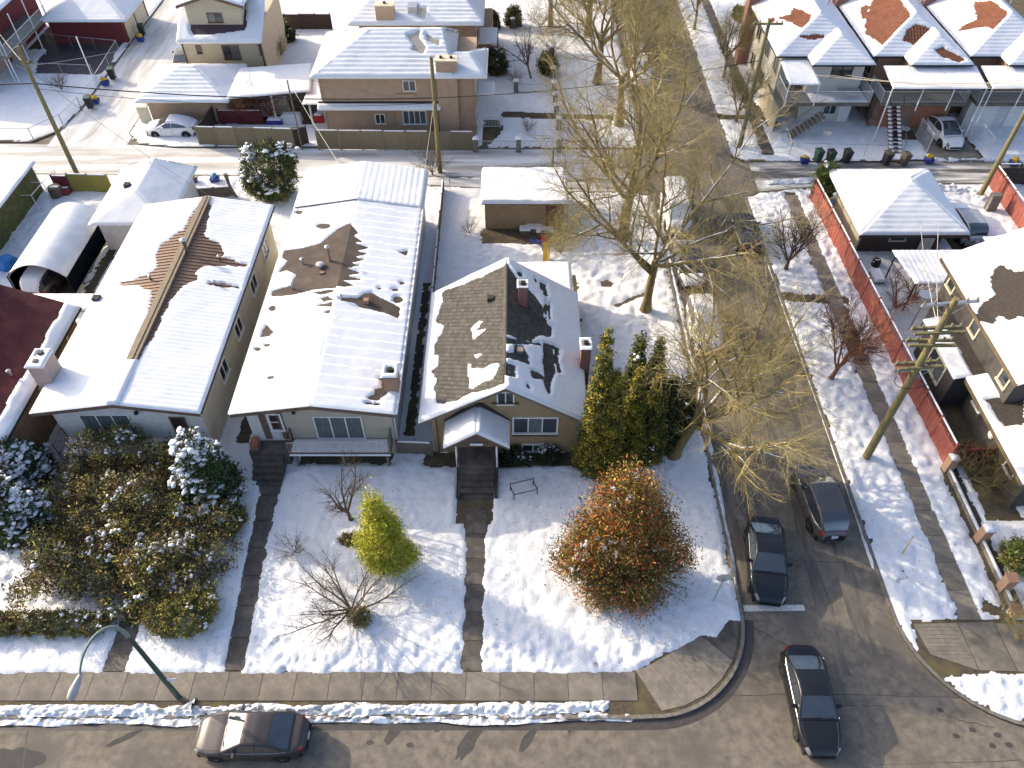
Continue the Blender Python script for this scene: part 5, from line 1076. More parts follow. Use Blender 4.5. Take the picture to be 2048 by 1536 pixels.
make_tree('cherry_tree', P_(MED, fork=2.2, len=(3.2, 2, 1.1, .6)), 8, (19.8, 70.5, .1), 'slim bare tree in front of the corner cream house', 'tree', GR, BARK, TWIG, .03, False)
make_tree('cherry_tree', P_(MED, fork=2.4, kids=(8, 7, 6), len=(3.6, 2.2, 1.1, .6)), 9, (18.7, 81, .1), 'bare tree at the top of the right verge', 'tree', GR, BARK, TWIG, .03, False)
# garden trees and bare shrubs
SH = P_(MED, fork=.15, r0=.05, limbs=9, lv=2, steps=(4, 3, 2), kids=(6, 5), len=(1.5, .8, .45), rad=(.022, .012, .007), spread=.75, cont=(1, 1), up=(.05, .03, 0), wob=(.18, .22, .3), ang=(.7, .8))
SH['from'] = (.2, .15, .15)
make_tree('garden_tree', P_(MED, fork=1.0, r0=.11, len=(2.0, 1.2, .7, .4), limbs=5, kids=(4, 4, 3), lean=(-.1, 0)), 12, (-8.3, 22.1, .1), 'small bare fruit tree in front of the balcony', 'tree', None, TWIGG, TWIGG, .02, False)
def flat_shrub():
    S = P_(SH, limbs=13, len=(2.5, 1.25, .65), spread=1.2, kids=(8, 6), r0=.1, rad=(.05, .02, .009), lean=(-.6, .1), fork=.5); return S
make_tree('bare_shrub', flat_shrub(), 15, (-7.3, 16.9, .1), 'wide bare spreading shrub with ivy at its foot on the middle lawn', 'shrub', None, TWIGG, TWIGG, .02, False)
make_tree('garden_tree', P_(MED, fork=1.6, r0=.1, len=(2.2, 1.3, .7, .4), limbs=5, kids=(5, 4, 3), lean=(-.25, 0)), 16, at(1063, 160), 'slender bare tree in the fenced garden across the lane', 'tree', None, TWIGG, TWIGG, .02, False)
for i, (px, py, sc_, lb, m_) in enumerate(((1055, 265, .8, 'tiny bare bush on the snow lawn by the stone posts', TWIGG), (1030, 170, 1.0, 'rounded bare bush below the garden balustrade', TWIGR), (125, 182, 1.2, 'bare bush on the far-left fenced lawn', TWIGG), (938, 470, .9, 'bare sapling beside the tan lane garage', TWIGG), (545, 240, 2.0, 'tangled brown bush inside the board fence', BARKR), (500, 245, 2.0, 'snowy brown bush beside the hip garage', BARKR), (560, 120, 1.6, 'brown shrub in front of the dark board fence', BARK), (1130, 480, 1.9, 'olive shrub at the corner of the tan garage', TWIG), (1120, 510, 1.6, 'low olive bush by the garden junk', TWIG), (1790, 620, 1.9, 'dark red bare bush inside the red fence', TWIGR), (1825, 600, 1.5, 'red twiggy bush beside the carport post', TWIGR), (1735, 250, 1.3, 'bare bush with white tips by the outside stair', TWIGG), (865, 350, 1.6, 'bare climber at the lane pole', TWIGG), (1880, 480, 1.3, 'dry bush with seed heads beside the dark garage', TWIG), (1985, 975, 1.7, 'dry brown hedge bush before the dark house', BARK), (1935, 960, 1.5, 'brown dry bush next to the last brick post', BARK), (2040, 1000, 1.8, 'dry hedge bush at the right edge', BARK), (2010, 1240, 1.3, 'thin pale bare sapling by the corner pavement', TWIG), (2035, 1280, 1.0, 'low yellow shrub on the corner at the right edge', TWIG), (590, 1110, .9, 'snow-capped twiggy bush by the path', TWIGG), (1080, 60, 1.8, 'brown bush in the top garden', BARK), (1105, 110, 1.6, 'twiggy hedge plant by the far stone post', TWIG))):
    make_tree('bare_bush', P_(SH, kids=(8, 7)), 60 + i, at(px, py) + [0, 0, .1], lb, 'shrub', None, m_, m_, .008, False, scale=sc_ * .75)

# ---- leafy growth: small leaf faces in tufts
def leafm(name, c1, c2, isl=.35, c3=None, scale=1.2): return pm(name, c1, c2, scale, .7, island=isl, c3=c3, s3=1.6, spec=.25)
def leaf_cards(C, size, rng, aspect=.45, up=0.0):
    k = len(C); d = rng.normal(size=(k, 3)); d[:, 2] += up; d /= np.linalg.norm(d, axis=1)[:, None]; e = rng.normal(size=(k, 3)); e -= d * (e * d).sum(1)[:, None]; e /= np.linalg.norm(e, axis=1)[:, None]
    s = (size * rng.uniform(.6, 1.35, k))[:, None]; a = d * s; b = e * s * aspect
    V = np.stack([C - a, C + b * .9 - a * .1, C + a, C - b * .9 - a * .1], 1); return V.reshape(-1, 3), np.arange(4 * k).reshape(-1, 4)
def crown_pts(lobes, ntuft, rng, shell=.75, bump=.12):
    """tuft centres and outward normals on a union of ellipsoids (cx,cy,cz,rx,ry,rz)"""
    L = np.array(lobes, float); area = (L[:, 3] * L[:, 4] + L[:, 4] * L[:, 5] + L[:, 3] * L[:, 5]); k = rng.choice(len(L), ntuft * 2, p=area / area.sum())
    d = rng.normal(size=(len(k), 3)); d /= np.linalg.norm(d, axis=1)[:, None]
    r = 1 - np.abs(rng.normal(size=len(k))) * (1 - shell) ; r = r * (1 + bump * np.sin(d[:, 0] * 9 + k) * np.sin(d[:, 2] * 8 + k * 2))
    p = L[k, :3] + d * L[k, 3:6] * r[:, None]; n = d / L[k, 3:6]; n /= np.linalg.norm(n, axis=1)[:, None]
    ins = np.zeros(len(k), bool)
    for j, l in enumerate(L): ins |= (j != k) & ((((p - l[:3]) / l[3:6]) ** 2).sum(1) < .62)
    ok = (~ins) & (p[:, 2] > .05); return p[ok][:ntuft], n[ok][:ntuft]
ICO = None
def blobs(C, R, rng, flat=.55):
    """soft lumps of snow"""
    global ICO
    if ICO is None:
        import bmesh
        bm = bmesh.new(); bmesh.ops.create_icosphere(bm, subdivisions=1, radius=1); bm.verts.ensure_lookup_table()
        ICO = (np.array([v.co[:] for v in bm.verts]), np.array([[v.index for v in f.verts] for f in bm.faces])); bm.free()
    v, f = ICO; k = len(C); ph = rng.random((k, 3)) * 9
    w = 1 + .38 * np.sin(v[None, :, 0] * 3.1 + ph[:, :1]) * np.sin(v[None, :, 1] * 3.3 + ph[:, 1:2]) + .16 * np.sin(v[None, :, 2] * 6 + ph[:, 2:3] + v[None, :, 0] * 5)
    sc_ = R[:, None] * rng.uniform(.6, 1.5, (k, 3)); sc_[:, 2] *= flat
    V = C[:, None] + v[None] * w[..., None] * sc_[:, None]; return V.reshape(-1, 3), (f[None] + (np.arange(k) * len(v))[:, None, None]).reshape(-1, 3)
def bush(name, loc, lobes, label, mats, ntuft, per, size, tuft, seed, cat='shrub', group=None, snow=0.0, srad=.16, stem=None, up=.3, aspect=.45, shell=.78, core=True, snowmin=.25, sflat=.42, bump=.12):
    rng = np.random.default_rng(seed); t = root(name, loc, label, cat, group)
    C, N = crown_pts(lobes, ntuft, rng, shell, bump); nm = len(mats); w = rng.random(len(C)); pick = np.minimum(nm - 1, (w * nm).astype(int))
    for i, m in enumerate(mats):
        c = np.repeat(C[pick == i], per, 0); n = np.repeat(N[pick == i], per, 0)
        c = c + rng.normal(size=c.shape) * tuft + n * np.abs(rng.normal(size=(len(c), 1))) * tuft * .8; c[:, 2] = np.maximum(c[:, 2], .03)
        V, Fc = leaf_cards(c, size, rng, aspect, up); npmesh('crown' if cat == 'tree' else 'foliage', V, Fc, m, t, local=True)
    if stem is not None: V, Fc = tubes(np.array(stem), 6); npmesh('trunk' if cat == 'tree' else 'stem', V, Fc, TWIGG, t, smooth=True, local=True)
    if snow:
        z = sstep(N[:, 2], snowmin, .9); q = fbm(C[:, 0] * .9 + seed, C[:, 1] * .9 + C[:, 2] * .6, seed, 3) + .5
        k = rng.random(len(C)) < z * snow * np.clip((q - .40) * 4.5, 0.02, 1.4)
        if k.any():
            c = np.repeat(C[k] + N[k] * .08 + [0, 0, .03], 4, 0); c = c + rng.normal(size=c.shape) * srad * [.8, .8, .25]
            V, Fc = blobs(c, srad * .62 * rng.uniform(.35, 1.3, len(c)), rng, sflat); npmesh('snow', V, Fc, SNOW, t, smooth=True, local=True)['kind'] = 'stuff'
    return t
GRN = leafm('cedar_green', (0.136, 0.136, 0.026), (0.080, 0.088, 0.021)); GRY = leafm('cedar_gold', (0.336, 0.256, 0.032), (0.208, 0.168, 0.026)); GRD = leafm('dark_needles', (0.048, 0.067, 0.029), (0.029, 0.042, 0.019))
JOL = leafm('juniper_olive', (0.27, 0.23, 0.07), (0.16, 0.14, 0.046)); JBR = leafm('juniper_brown', (0.184, 0.106, 0.042), (0.104, 0.064, 0.029)); JGY = leafm('juniper_grey_green', (0.120, 0.120, 0.072), (0.067, 0.072, 0.045)); JYE = leafm('juniper_yellow', (.46, .37, .09), (.30, .24, .06))
HOG = leafm('holly_leaf', (0.160, 0.136, 0.029), (0.088, 0.083, 0.022)); HOR = leafm('holly_berry_red', (0.576, 0.120, 0.029), (0.384, 0.080, 0.024)); HOO = leafm('holly_orange', (0.432, 0.192, 0.045), (0.272, 0.120, 0.032)); HOY = leafm('holly_yellow', (.42, .30, .06), (.28, .20, .045)); HOB = leafm('holly_brown', (.20, .12, .04), (.12, .07, .03)); HOD = leafm('holly_dark', (0.045, 0.054, 0.026), (0.029, 0.035, 0.019))
BAM = leafm('bamboo_yellow', (.50, .44, .05), (.33, .30, .04)); BAM2 = leafm('bamboo_green', (0.416, 0.448, 0.032), (0.256, 0.304, 0.024)); LAU = leafm('laurel_green', (0.088, 0.136, 0.035), (0.048, 0.080, 0.024)); LAUY = leafm('laurel_yellow', (0.240, 0.256, 0.048), (0.128, 0.160, 0.032))
# big juniper before the metal-roofed house: many uneven lobes
rngj = np.random.default_rng(77); lob = []
for (px, py, r, z) in ((190, 920, 1.1, 1.7), (250, 905, 1.0, 1.9), (320, 935, 1.0, 1.6), (375, 960, .9, 1.3), (140, 980, 1.0, 1.2), (110, 1050, .95, .9), (210, 1000, 1.2, 1.5), (290, 1010, 1.2, 1.6), (370, 1020, 1.1, 1.3), (440, 1040, .95, .9), (170, 1090, 1.1, 1.1), (260, 1080, 1.2, 1.3), (350, 1100, 1.15, 1.2), (430, 1110, .95, .8), (120, 1150, .9, .8), (200, 1160, 1.0, .9), (290, 1160, 1.05, 1.0), (380, 1170, 1.0, .9), (240, 1210, .8, .6), (320, 1215, .8, .6)):
    p = at(px, py, z * .7); lob.append((p[0] + 19.3, p[1] - 19.5, z * .8, r * 1.2, r * 1.05, z * .75))
for i in range(16): lob.append((rngj.uniform(-3.6, 3.6), rngj.uniform(-2.6, 2.8), rngj.uniform(.6, 1.9), rngj.uniform(.4, .8), rngj.uniform(.4, .8), rngj.uniform(.35, .7)))
stems = []
for i in range(26):
    a = 6.283 * i / 26; r = rngj.uniform(1.2, 3.0); e = (r * math.cos(a), r * .9 * math.sin(a), rngj.uniform(.7, 1.6)); mid = (e[0] * .45, e[1] * .45, e[2] * .75); stems += [(0, 0, .05, *mid, .07, .045), (*mid, *e, .045, .015)]
bush('juniper', (-19.3, 19.5, .1), lob, 'huge sprawling olive and brown juniper dotted with snow before the metal-roofed house', [JOL, JBR, JGY, JYE, JOL, JBR, JYE, JGY], 2100, 32, .085, .19, 71, snow=.5, srad=.17, stem=stems, snowmin=.05)
def cone_tree(name, loc, h, r, label, mats, n, per, seed, snow=0.0, size=.07, tuft=.09, group=None, srad=.14, taper=1.0, lean=0):
    lob = []; k = max(5, int(h / .55))
    for i in range(k):
        t = i / (k - 1); rr = r * (math.sin(math.pi * min(1, .18 + .42 * (1 - t) ** taper + .0)) if False else (1 - t) ** taper * (.55 + .45 * min(1, t * 5 + .5)) + .10)
        lob.append((lean * t, 0, .15 + t * (h - .35), rr, rr, h / k * .95))
    return bush(name, loc, lob, label, mats, n, per, size, tuft, seed, 'tree', group, snow, srad, [(0, 0, 0, 0, 0, h * .8, .12, .04)], up=.5, shell=.85, snowmin=-.1, bump=.2)
CG = 'cedars beside the shingle bungalow'
def reach(px, py, ty):
    b = at(px, py); h = 0.0
    while h < 14:
        c = b[1] * CT - (h - CAM_H) * ST; y = 768 - F_PX * (b[1] * ST + (h - CAM_H) * CT) / c
        if y <= ty: break
        h += .05
    return h
for i, (px, py, ty, r, lb, mt) in enumerate(((1182, 938, 672, .95, 'tallest golden cedar against the bungalow wall', [GRY, GRN, GRN]), (1207, 945, 755, .85, 'golden cedar in front of the tallest one, nearest the holly', [GRY, GRN, GRY, GRN]), (1250, 925, 745, .9, 'green-gold cedar in the middle of the clump', [GRY, GRN, GRN]), (1248, 880, 672, .85, 'dark green cedar behind the middle of the clump', [GRN, GRD, GRN]), (1290, 915, 748, .9, 'mixed green cedar right of the middle', [GRN, GRY, GRN, GRD]), (1320, 890, 770, .85, 'dark cedar nearest the leaning street tree', [GRD, GRN, GRD]), (1285, 870, 690, .75, 'thin dark cedar at the back of the clump', [GRD, GRN, GRN, GRD]), (1360, 850, 755, .65, 'small dark cedar behind the leaning trunk', [GRD, GRD, GRN]))):
    cone_tree('cedar', at(px, py) + [0, 0, .1], reach(px, py, ty), r, lb, mt, 850, 32, 100 + i, snow=.10 if i > 2 else .02, size=.08, tuft=.09, group=CG, taper=1.0)
# holly
hl = [(0, .1, 1.7, 1.5, 1.2, 1.3), (-.9, .2, 1.7, 1.0, .9, 1.0), (.9, .3, 1.9, 1.05, .9, 1.1), (.1, .7, 3.2, 1.35, 1.0, 1.25), (-.5, .8, 3.1, .7, .6, .8), (.65, .9, 3.5, .6, .6, .8), (.15, 1.0, 4.3, .55, .5, .7), (-.35, 1.0, 4.0, .45, .4, .6), (-1.5, -.3, 1.5, .95, .8, .8), (1.6, -.1, 1.6, 1.0, .8, .85), (.1, -.9, .9, 1.2, .7, .7), (-.7, -1.2, .6, .8, .6, .45), (.8, -1.2, .55, .8, .6, .4), (-2.0, -.1, 1.3, .5, .5, .5), (2.1, 0, 1.5, .5, .5, .55), (-1.1, .5, 2.5, .7, .6, .7), (1.2, .6, 2.7, .6, .6, .7)]
hl = [(a * 1.22, b * 1.1, c * 1.45, d * 1.08, e * 1.05, f * 1.25) for a, b, c, d, e, f in hl]
bush('holly', (5.1, 18.9, .1), hl, 'large orange-red berried holly on the corner lawn', [HOO, HOR, HOO, HOG, HOG, HOG, HOY, HOB], 2100, 26, .07, .27, 121, snow=.12, srad=.14, stem=[(0, 0, 0, .1, .6, 4.3, .14, .03)], up=.2, shell=.62, bump=.25)
spr = np.random.default_rng(5); Sx = []
# loose outer sprays of the holly
C = []
for i in range(420):
    a = spr.random() * 6.283; el = abs(spr.normal()) * .45 - .12; r0, r1 = 1.4, 2.2 + 1.7 * (.5 + .5 * math.sin(a * 5 + 2 * math.sin(a * 3))) * spr.random(); d = np.array([math.cos(a) * math.cos(el), math.sin(a) * math.cos(el) * .85, math.sin(el) * .9])
    o = np.array([5.1, 18.9, 1.5]); p0, p1 = o + d * r0, o + d * r1 - [0, 0, .15]
    if p1[2] < .2: continue
    Sx.append((*p0, *p1, .012, .005))
    for k in range(26): C.append(p0 + (p1 - p0) * spr.random() ** .7 + spr.normal(size=3) * .06)
hol = bpy.data.objects['holly']; V, Fc = leaf_cards(np.array(C), .055, spr, .5); npmesh('sprays', V, Fc, HOG, hol)['kind'] = 'stuff'; V, Fc = tubes(np.array(Sx), 3); npmesh('twigs', V, Fc, TWIGG, hol)
# golden bamboo clump
bl_ = [(0, 0, 1.2, .85, .8, 1.0), (.1, .1, 2.1, .7, .65, .8), (-.1, .3, 3.0, .35, .35, .6), (-.1, .4, 3.6, .15, .15, .5), (.5, -.1, 1.2, .7, .6, .7), (.35, .1, 2.6, .4, .4, .5), (.9, -.1, 1.1, .5, .35, .3), (1.3, -.1, 1.0, .4, .25, .2), (-.5, 0, 1.6, .5, .5, .5)]
bl_ = [(a, b, c * 1.45, d, e, f * 1.4) for a, b, c, d, e, f in bl_]
bush('bamboo', at(775, 1140) + [0, 0, .1], bl_, 'bright yellow-green bamboo clump on the middle lawn', [BAM, BAM, BAM2], 900, 30, .085, .17, 131, snow=.02, srad=.09, stem=[(0, 0, 0, 0, 0, 1.6, .04, .02)], up=.5, aspect=.25, shell=.7, bump=.3)
# snow laden conifers
SG = 'snow-laden conifers in the front gardens'
for i, (px, py, h, r, lb) in enumerate(((430, 990, 5.0, 1.6, 'conifer heavy with snow left of the house path'), (55, 1060, 4.4, 1.45, 'conifer heavy with snow at the left edge'), (75, 960, 3.2, 1.1, 'shorter snow-laden conifer beneath the maroon roof'), (5, 1020, 3.6, 1.3, 'snowy conifer half cut by the left edge'))):
    cone_tree('conifer', at(px, py) + [0, 0, .1], h, r, lb, [GRD, GRD, JGY, LAU], 620, 22, 140 + i, snow=2.4, size=.09, tuft=.11, group=SG, srad=.23, taper=.7)
# clipped hedges and round bushes
def hedge(x0, x1, y0, y1, h, label, seed, mats, n, snow=.25, per=26):
    cx, cy = (x0 + x1) / 2, (y0 + y1) / 2; k = max(1, int((x1 - x0) / .8)); lob = [((i + .5) / k * (x1 - x0) - (x1 - x0) / 2, 0, h * .5, (x1 - x0) / k * .75, (y1 - y0) / 2, h * .52) for i in range(k)]
    return bush('hedge', (cx, cy, .1), lob, label, mats, n, per, .06, .07, seed, 'hedge', None, snow, .11, snowmin=.5, shell=.88)
hedge(-24.8, -18.9, 15.7, 16.8, .85, 'long clipped olive hedge along the left pavement', 151, [JOL, JOL, GRN, JBR], 620)
bush('round_bush', at(375, 1245) + [0, 0, .1], [(0, 0, .7, 1.35, 1.0, .75), (.6, .35, .75, .9, .9, .75), (-.7, -.1, .6, .9, .8, .6)], 'rounded dark olive bush at the corner of the juniper', [JOL, GRN, JYE, JOL], 620, 28, .055, .07, 153, snow=.18, srad=.12, shell=.9)
bush('round_bush', at(465, 1050) + [0, 0, .1], [(0, 0, .6, .8, .8, .65)], 'small round green bush below the snowy conifer', [GRN, JOL, GRD], 220, 26, .055, .07, 154, snow=.12, shell=.9)
bush('ivy_clump', (-7.05, 16.55, .1), [(0, 0, .45, .48, .42, .5)], 'dark ivy clump at the foot of the bare shrub', [GRN, JBR, JOL], 130, 24, .05, .07, 155, snow=.1, srad=.07)
bush('dry_shrub', at(705, 1085) + [0, 0, .1], [(0, 0, .2, .6, .3, .25)], 'low brown shrub left of the bamboo', [JBR, JOL], 90, 24, .055, .07, 156)
for i, (px, py) in enumerate(((1030, 925), (1095, 920))): bush('rhododendron', at(px, py) + [0, 0, .1], [(0, 0, .35, .6, .45, .4)], ('snowy dark shrub under the bungalow window, nearer the porch', 'snowy dark shrub under the basement window, nearer the cedars')[i], [GRD, HOD], 110, 22, .075, .09, 158 + i, snow=.9, srad=.13, snowmin=.0)
bush('topiary_tree', at(552, 392) + [0, 0, .1], [(0, 0, 2.4, 2.0, 1.6, 1.9), (-.8, -.2, 1.5, 1.3, 1.3, 1.2), (.8, .1, 2.9, 1.2, 1.2, 1.2), (0, -.3, 1.0, 1.6, 1.4, .9)], 'big round evergreen with snowy top at the lane behind the houses', [GRD, JOL, GRD, LAU], 900, 24, .085, .11, 161, 'tree', snow=.75, srad=.26, stem=[(0, 0, 0, 0, 0, 2, .2, .12)], snowmin=.35)
bush('laurel', at(1640, 400) + [0, 0, .1], [(0, 0, 1.0, .75, .7, 1.0), (.3, .3, 1.9, .8, .7, .8), (-.2, .1, 2.3, .6, .6, .6)], 'green laurel with a little snow at the end of the red fence', [LAU, LAUY, LAU], 360, 24, .085, .11, 163, snow=.35, srad=.17)
bush('yellow_shrub', at(515, 385) + [0, 0, .1], [(0, 0, .4, .7, .5, .45)], 'dry yellow shrub at the foot of the round evergreen', [JYE, JBR], 110, 20, .08, .1, 164)
for i, (px, py, s, lb) in enumerate(((995, 150, 1.1, 'dark round shrub beside the peach house porch'), (1095, 150, .95, 'dark evergreen bush next to the stone posts'), (1027, 55, .9, 'cloud-pruned evergreen with snow in the top garden'), (985, 60, .8, 'dark shrub by the far porch railing'), (575, 85, .9, 'dark shrub with a blue bag behind the dormer house'))):
    bush('garden_shrub', at(px, py) + [0, 0, .1], [(0, 0, .8 * s, .9 * s, .8 * s, .9 * s), (0, .1, 1.5 * s, .6 * s, .6 * s, .7 * s)], lb, [GRD, HOD, GRN], 240, 20, .1, .12, 170 + i, snow=.3, srad=.18)
bush('garden_shrub', at(2030, 1130) + [0, 0, .1], [(0, 0, .6, 1.0, .9, .6), (.9, .2, .7, .9, .8, .6)], 'leafy green bush against the low wall at the right edge', [LAU, JOL, LAUY], 320, 26, .07, .1, 177, snow=.04)
bush('garden_shrub', at(1478, 40) + [0, 0, .1], [(0, 0, .5, .6, 1.6, .5)], 'olive hedge plant beside the corner house', [JOL, GRN], 160, 20, .1, .12, 178, snow=.1)
hedge(24.0, 25.6, 25.7, 26.4, .9, 'maroon dry hedge at the end of the red fence', 179, [leafm('maroon_leaf', (0.208, 0.048, 0.048), (0.128, 0.032, 0.032))], 120, 0)
# ================================================================ vehicles
def paint(name, c, metal=.3, rough=.28): return pm(name, c, tuple(x * .9 for x in c), 1.5, rough + .12, metal=metal, coat=.35, spec=.4)
CGL = pm('car_glass', (.030, .040, .050), (.02, .026, .033), 1.5, .03, spec=1.0, coat=1.0)
TAIL = pm('tail_lamp', (.30, .012, .012), (.2, .01, .01), 6, .15, coat=.8); HEAD = pm('head_lamp', (.22, .23, .24), (.12, .12, .13), 9, .1, coat=1.0); RIM = pm('alloy_rim', (.42, .42, .43), (.3, .3, .31), 4, .3, metal=.8)
PLATE = pm('number_plate', (.65, .66, .68), (.55, .56, .6), 9, .4); BLKP = pm('black_plastic', (.018, .018, .019), (.013, .013, .014), 9, .5)
CHROME = pm('chrome_trim', (.35, .35, .35), (.25, .25, .25), 5, .25, metal=1.0)
class CarShape:
    def __init__(s, L, W, belt, cab, k_end=.44, wheelr=.33, axle=(.29, -.29), roofw=.70):
        s.L, s.W, s.wr, s.k = L, W, roofw * W / 2, k_end; s.R = wheelr; s.ax = (axle[0] * L, axle[1] * L)
        s.bx, s.bz = zip(*sorted((x * L, z) for x, z in belt)); s.cx, s.cz = zip(*sorted((x * L, z) for x, z in cab)); s.x0, s.x1 = s.cx[0], s.cx[-1]; s.top = max(s.cz)
    def _sm(s, x, X, Z):
        return sum(np.interp(x + d, X, Z) * w for d, w in ((-.10, .15), (-.05, .2), (0, .3), (.05, .2), (.10, .15)))
    def belt(s, x): return s._sm(x, s.bx, s.bz)
    def w(s, x): return s.W / 2 * (1 - s.k * np.abs(2 * x / s.L) ** 5.5)
    def roof(s, x): return s._sm(np.clip(x, s.x0, s.x1), s.cx, s.cz)
    def cab(s, x):
        """height above belt, belt half width, roof half width"""
        zb = s.belt(x); h = np.maximum(s.roof(x) - zb, 0); f = np.clip(h / (s.top - zb), 0, 1); wb = s.w(x) * .93; return zb, h, wb, wb + (np.minimum(s.wr, wb) - wb) * f
def car(shape, paintm, loc, heading, label, name='car', snow=0.0, group=None, suv=False, sn_seed=1, glass=CGL, wheels=True):
    s = shape; t = root(name, loc, label, 'car', group, heading); L = s.L
    xs = np.linspace(-L / 2, L / 2, 80); w = s.w(xs); zt = s.belt(xs); zb = np.full_like(xs, .20)
    for a in s.ax: d = s.R * 1.14; q = np.sqrt(np.maximum(d * d - (xs - a) ** 2, 0)); zb = np.maximum(zb, np.where(np.abs(xs - a) < d, s.R + q - .02, 0))
    zb = np.where(np.abs(xs) > L / 2 - .12, .30, zb); zb = np.minimum(zb, zt - .12)
    half = [(.90, 0, 0), (.99, 0, .10), (1.0, 0, .40), (.995, 0, .70), (.965, 0, .90), (.91, 0, .975), (.80, 0, 1.0), (.45, .018, 1.0), (0, .026, 1.0)]
    sec = half + [(-a, b, c) for a, b, c in reversed(half[:-1])]; n = len(sec); V = []
    for i in range(80): V += [(xs[i], w[i] * a, zb[i] + (zt[i] - zb[i]) * c + b) for a, b, c in sec]
    Fc = [(i * n + k, (i + 1) * n + k, (i + 1) * n + k + 1, i * n + k + 1) for i in range(79) for k in range(n - 1)]
    m = MB().add(V, Fc + [tuple(range(n - 1, -1, -1)), tuple(range(79 * n, 80 * n))]); body = obj('body', m, paintm, t, smooth=True, local=True)
    obj('underbody', MB().box(-L * .46, L * .46, -s.W * .40, s.W * .40, .17, .48), BLKP, t, local=True)
    # cabin
    cx = np.linspace(s.x0, s.x1, 40); zbl, h, wb, wt = s.cab(cx); V = []; half = [(0, -.05), (.03, 0), (.5, 0), (.9, 0), (1.0, 0)]
    for i in range(40):
        side = [(wb[i] + (wt[i] - wb[i]) * f, zbl[i] + h[i] * (f * .96) + o) for f, o in half] + [(wt[i] * .88, zbl[i] + h[i]), (wt[i] * .5, zbl[i] + h[i] + .02 + .0), (0, zbl[i] + h[i] + .028)]
        V += [(cx[i], y, z) for y, z in side] + [(cx[i], -y, z) for y, z in reversed(side[:-1])]
    n = 15; Fc = [(i * n + k, (i + 1) * n + k, (i + 1) * n + k + 1, i * n + k + 1) for i in range(39) for k in range(n - 1)]
    obj('cabin', MB().add(V, Fc), paintm, t, smooth=True, local=True)
    peak = int(np.argmax(s.cz)); xr0 = s.cx[[i for i in range(len(s.cz)) if s.cz[i] > s.top - .12][0]]; xr1 = s.cx[[i for i in range(len(s.cz)) if s.cz[i] > s.top - .06][-1]]
    def topglass(nm, xa, xb, off=.014):
        X = np.linspace(xa, xb, 8); g = []; zbl, h, wb, wt = s.cab(X)
        for i in range(8):
            for f in np.linspace(-1, 1, 9): g.append((X[i], f * wt[i] * .90, zbl[i] + h[i] + off + .028 * (1 - f * f)))
        return obj(nm, MB().add(g, [(i * 9 + k, (i + 1) * 9 + k, (i + 1) * 9 + k + 1, i * 9 + k + 1) for i in range(7) for k in range(8)]), glass, t, smooth=True, local=True)
    ws = topglass('windshield', xr1 + .04, s.x1 - .07); topglass('rear_window', s.x0 + (.05 if not suv else .03), xr0 - .03)
    mid = (xr0 + xr1) / 2; lo = s.x0 + (s.x1 - s.x0) * .13; hi = s.x1 - (s.x1 - s.x0) * .17; cuts = [lo, mid - .45 if suv else mid - .02, mid + .05 if suv else mid + .02, hi] if not suv else [lo, lo + (hi - lo) * .30, lo + (hi - lo) * .32, lo + (hi - lo) * .64, lo + (hi - lo) * .66, hi]
    for sd in (1, -1):
        for a, b in zip(cuts[::2], cuts[1::2]):
            X = np.linspace(a, b, 7); zbl, h, wb, wt = s.cab(X); g = []
            for i in range(7):
                for f in (.10, .5, .88): g.append((X[i], sd * (wb[i] + (wt[i] - wb[i]) * f + .012), zbl[i] + h[i] * f * .96))
            obj('side_window', MB().add(g, [(i * 3 + k, (i + 1) * 3 + k, (i + 1) * 3 + k + 1, i * 3 + k + 1) for i in range(6) for k in range(2)]), glass, t, smooth=True, local=True)
        X = np.linspace(s.x0 + .12, s.x1 - .10, 14); zbl, h_, wb_, wt_ = s.cab(X)
        obj('window_trim', MB().path([(X[i], sd * (wb_[i] + .018), zbl[i] + .04) for i in range(14)], .012, 4), CHROME, t, local=True)
        xm = hi - .10; zm = float(s.belt(xm)) + .08; ym = float(s.w(xm)) * .95
        obj('wing_mirror', MB().hexa([(xm - .06, sd * ym, zm - .05), (xm + .07, sd * ym, zm - .05), (xm + .05, sd * (ym + .20), zm - .05), (xm - .05, sd * (ym + .20), zm - .05)][::sd], [(xm - .06, sd * ym, zm + .07), (xm + .07, sd * ym, zm + .07), (xm + .04, sd * (ym + .20), zm + .08), (xm - .05, sd * (ym + .20), zm + .08)][::sd]), paintm, t, local=True)
        for xh in (mid - .55, mid + .50): yh = float(s.w(xh)) * 1.0; obj('door_handle', MB().box(xh - .09, xh + .09, sd * yh - .02, sd * yh + .02, float(s.belt(xh)) - .20, float(s.belt(xh)) - .17), paintm, t, local=True)
        # seams of the doors
        for xh in (lo - .02, mid, hi + .12):
            yh = float(s.w(xh)); zz = float(s.belt(xh)); obj('door_seam', MB().box(xh - .006, xh + .006, min(sd * yh * .97, sd * yh * 1.004), max(sd * yh * .97, sd * yh * 1.004), .34, zz - .10), BLKP, t, local=True)
        # lamps wrapped round the corners
        for nm, xe, mt, zf in (('headlight', 1, HEAD, .80), ('taillight', -1, TAIL, .84)):
            g = []; X = np.linspace(L / 2 * .87, L / 2 * .975, 5) * xe
            for x in X:
                yy = float(s.w(x)); zz = float(s.belt(x)); zl = .20 + (zz - .20) * zf; g += [(x, sd * yy * 1.012, zl - .06), (x, sd * (yy * .97 + .012), zl + .07), (x, sd * yy * .86, min(zl + .12, zz + .012))]
            obj(nm, MB().add(g, [(i * 3 + k, (i + 1) * 3 + k, (i + 1) * 3 + k + 1, i * 3 + k + 1) for i in range(4) for k in range(2)]), mt, t, local=True)
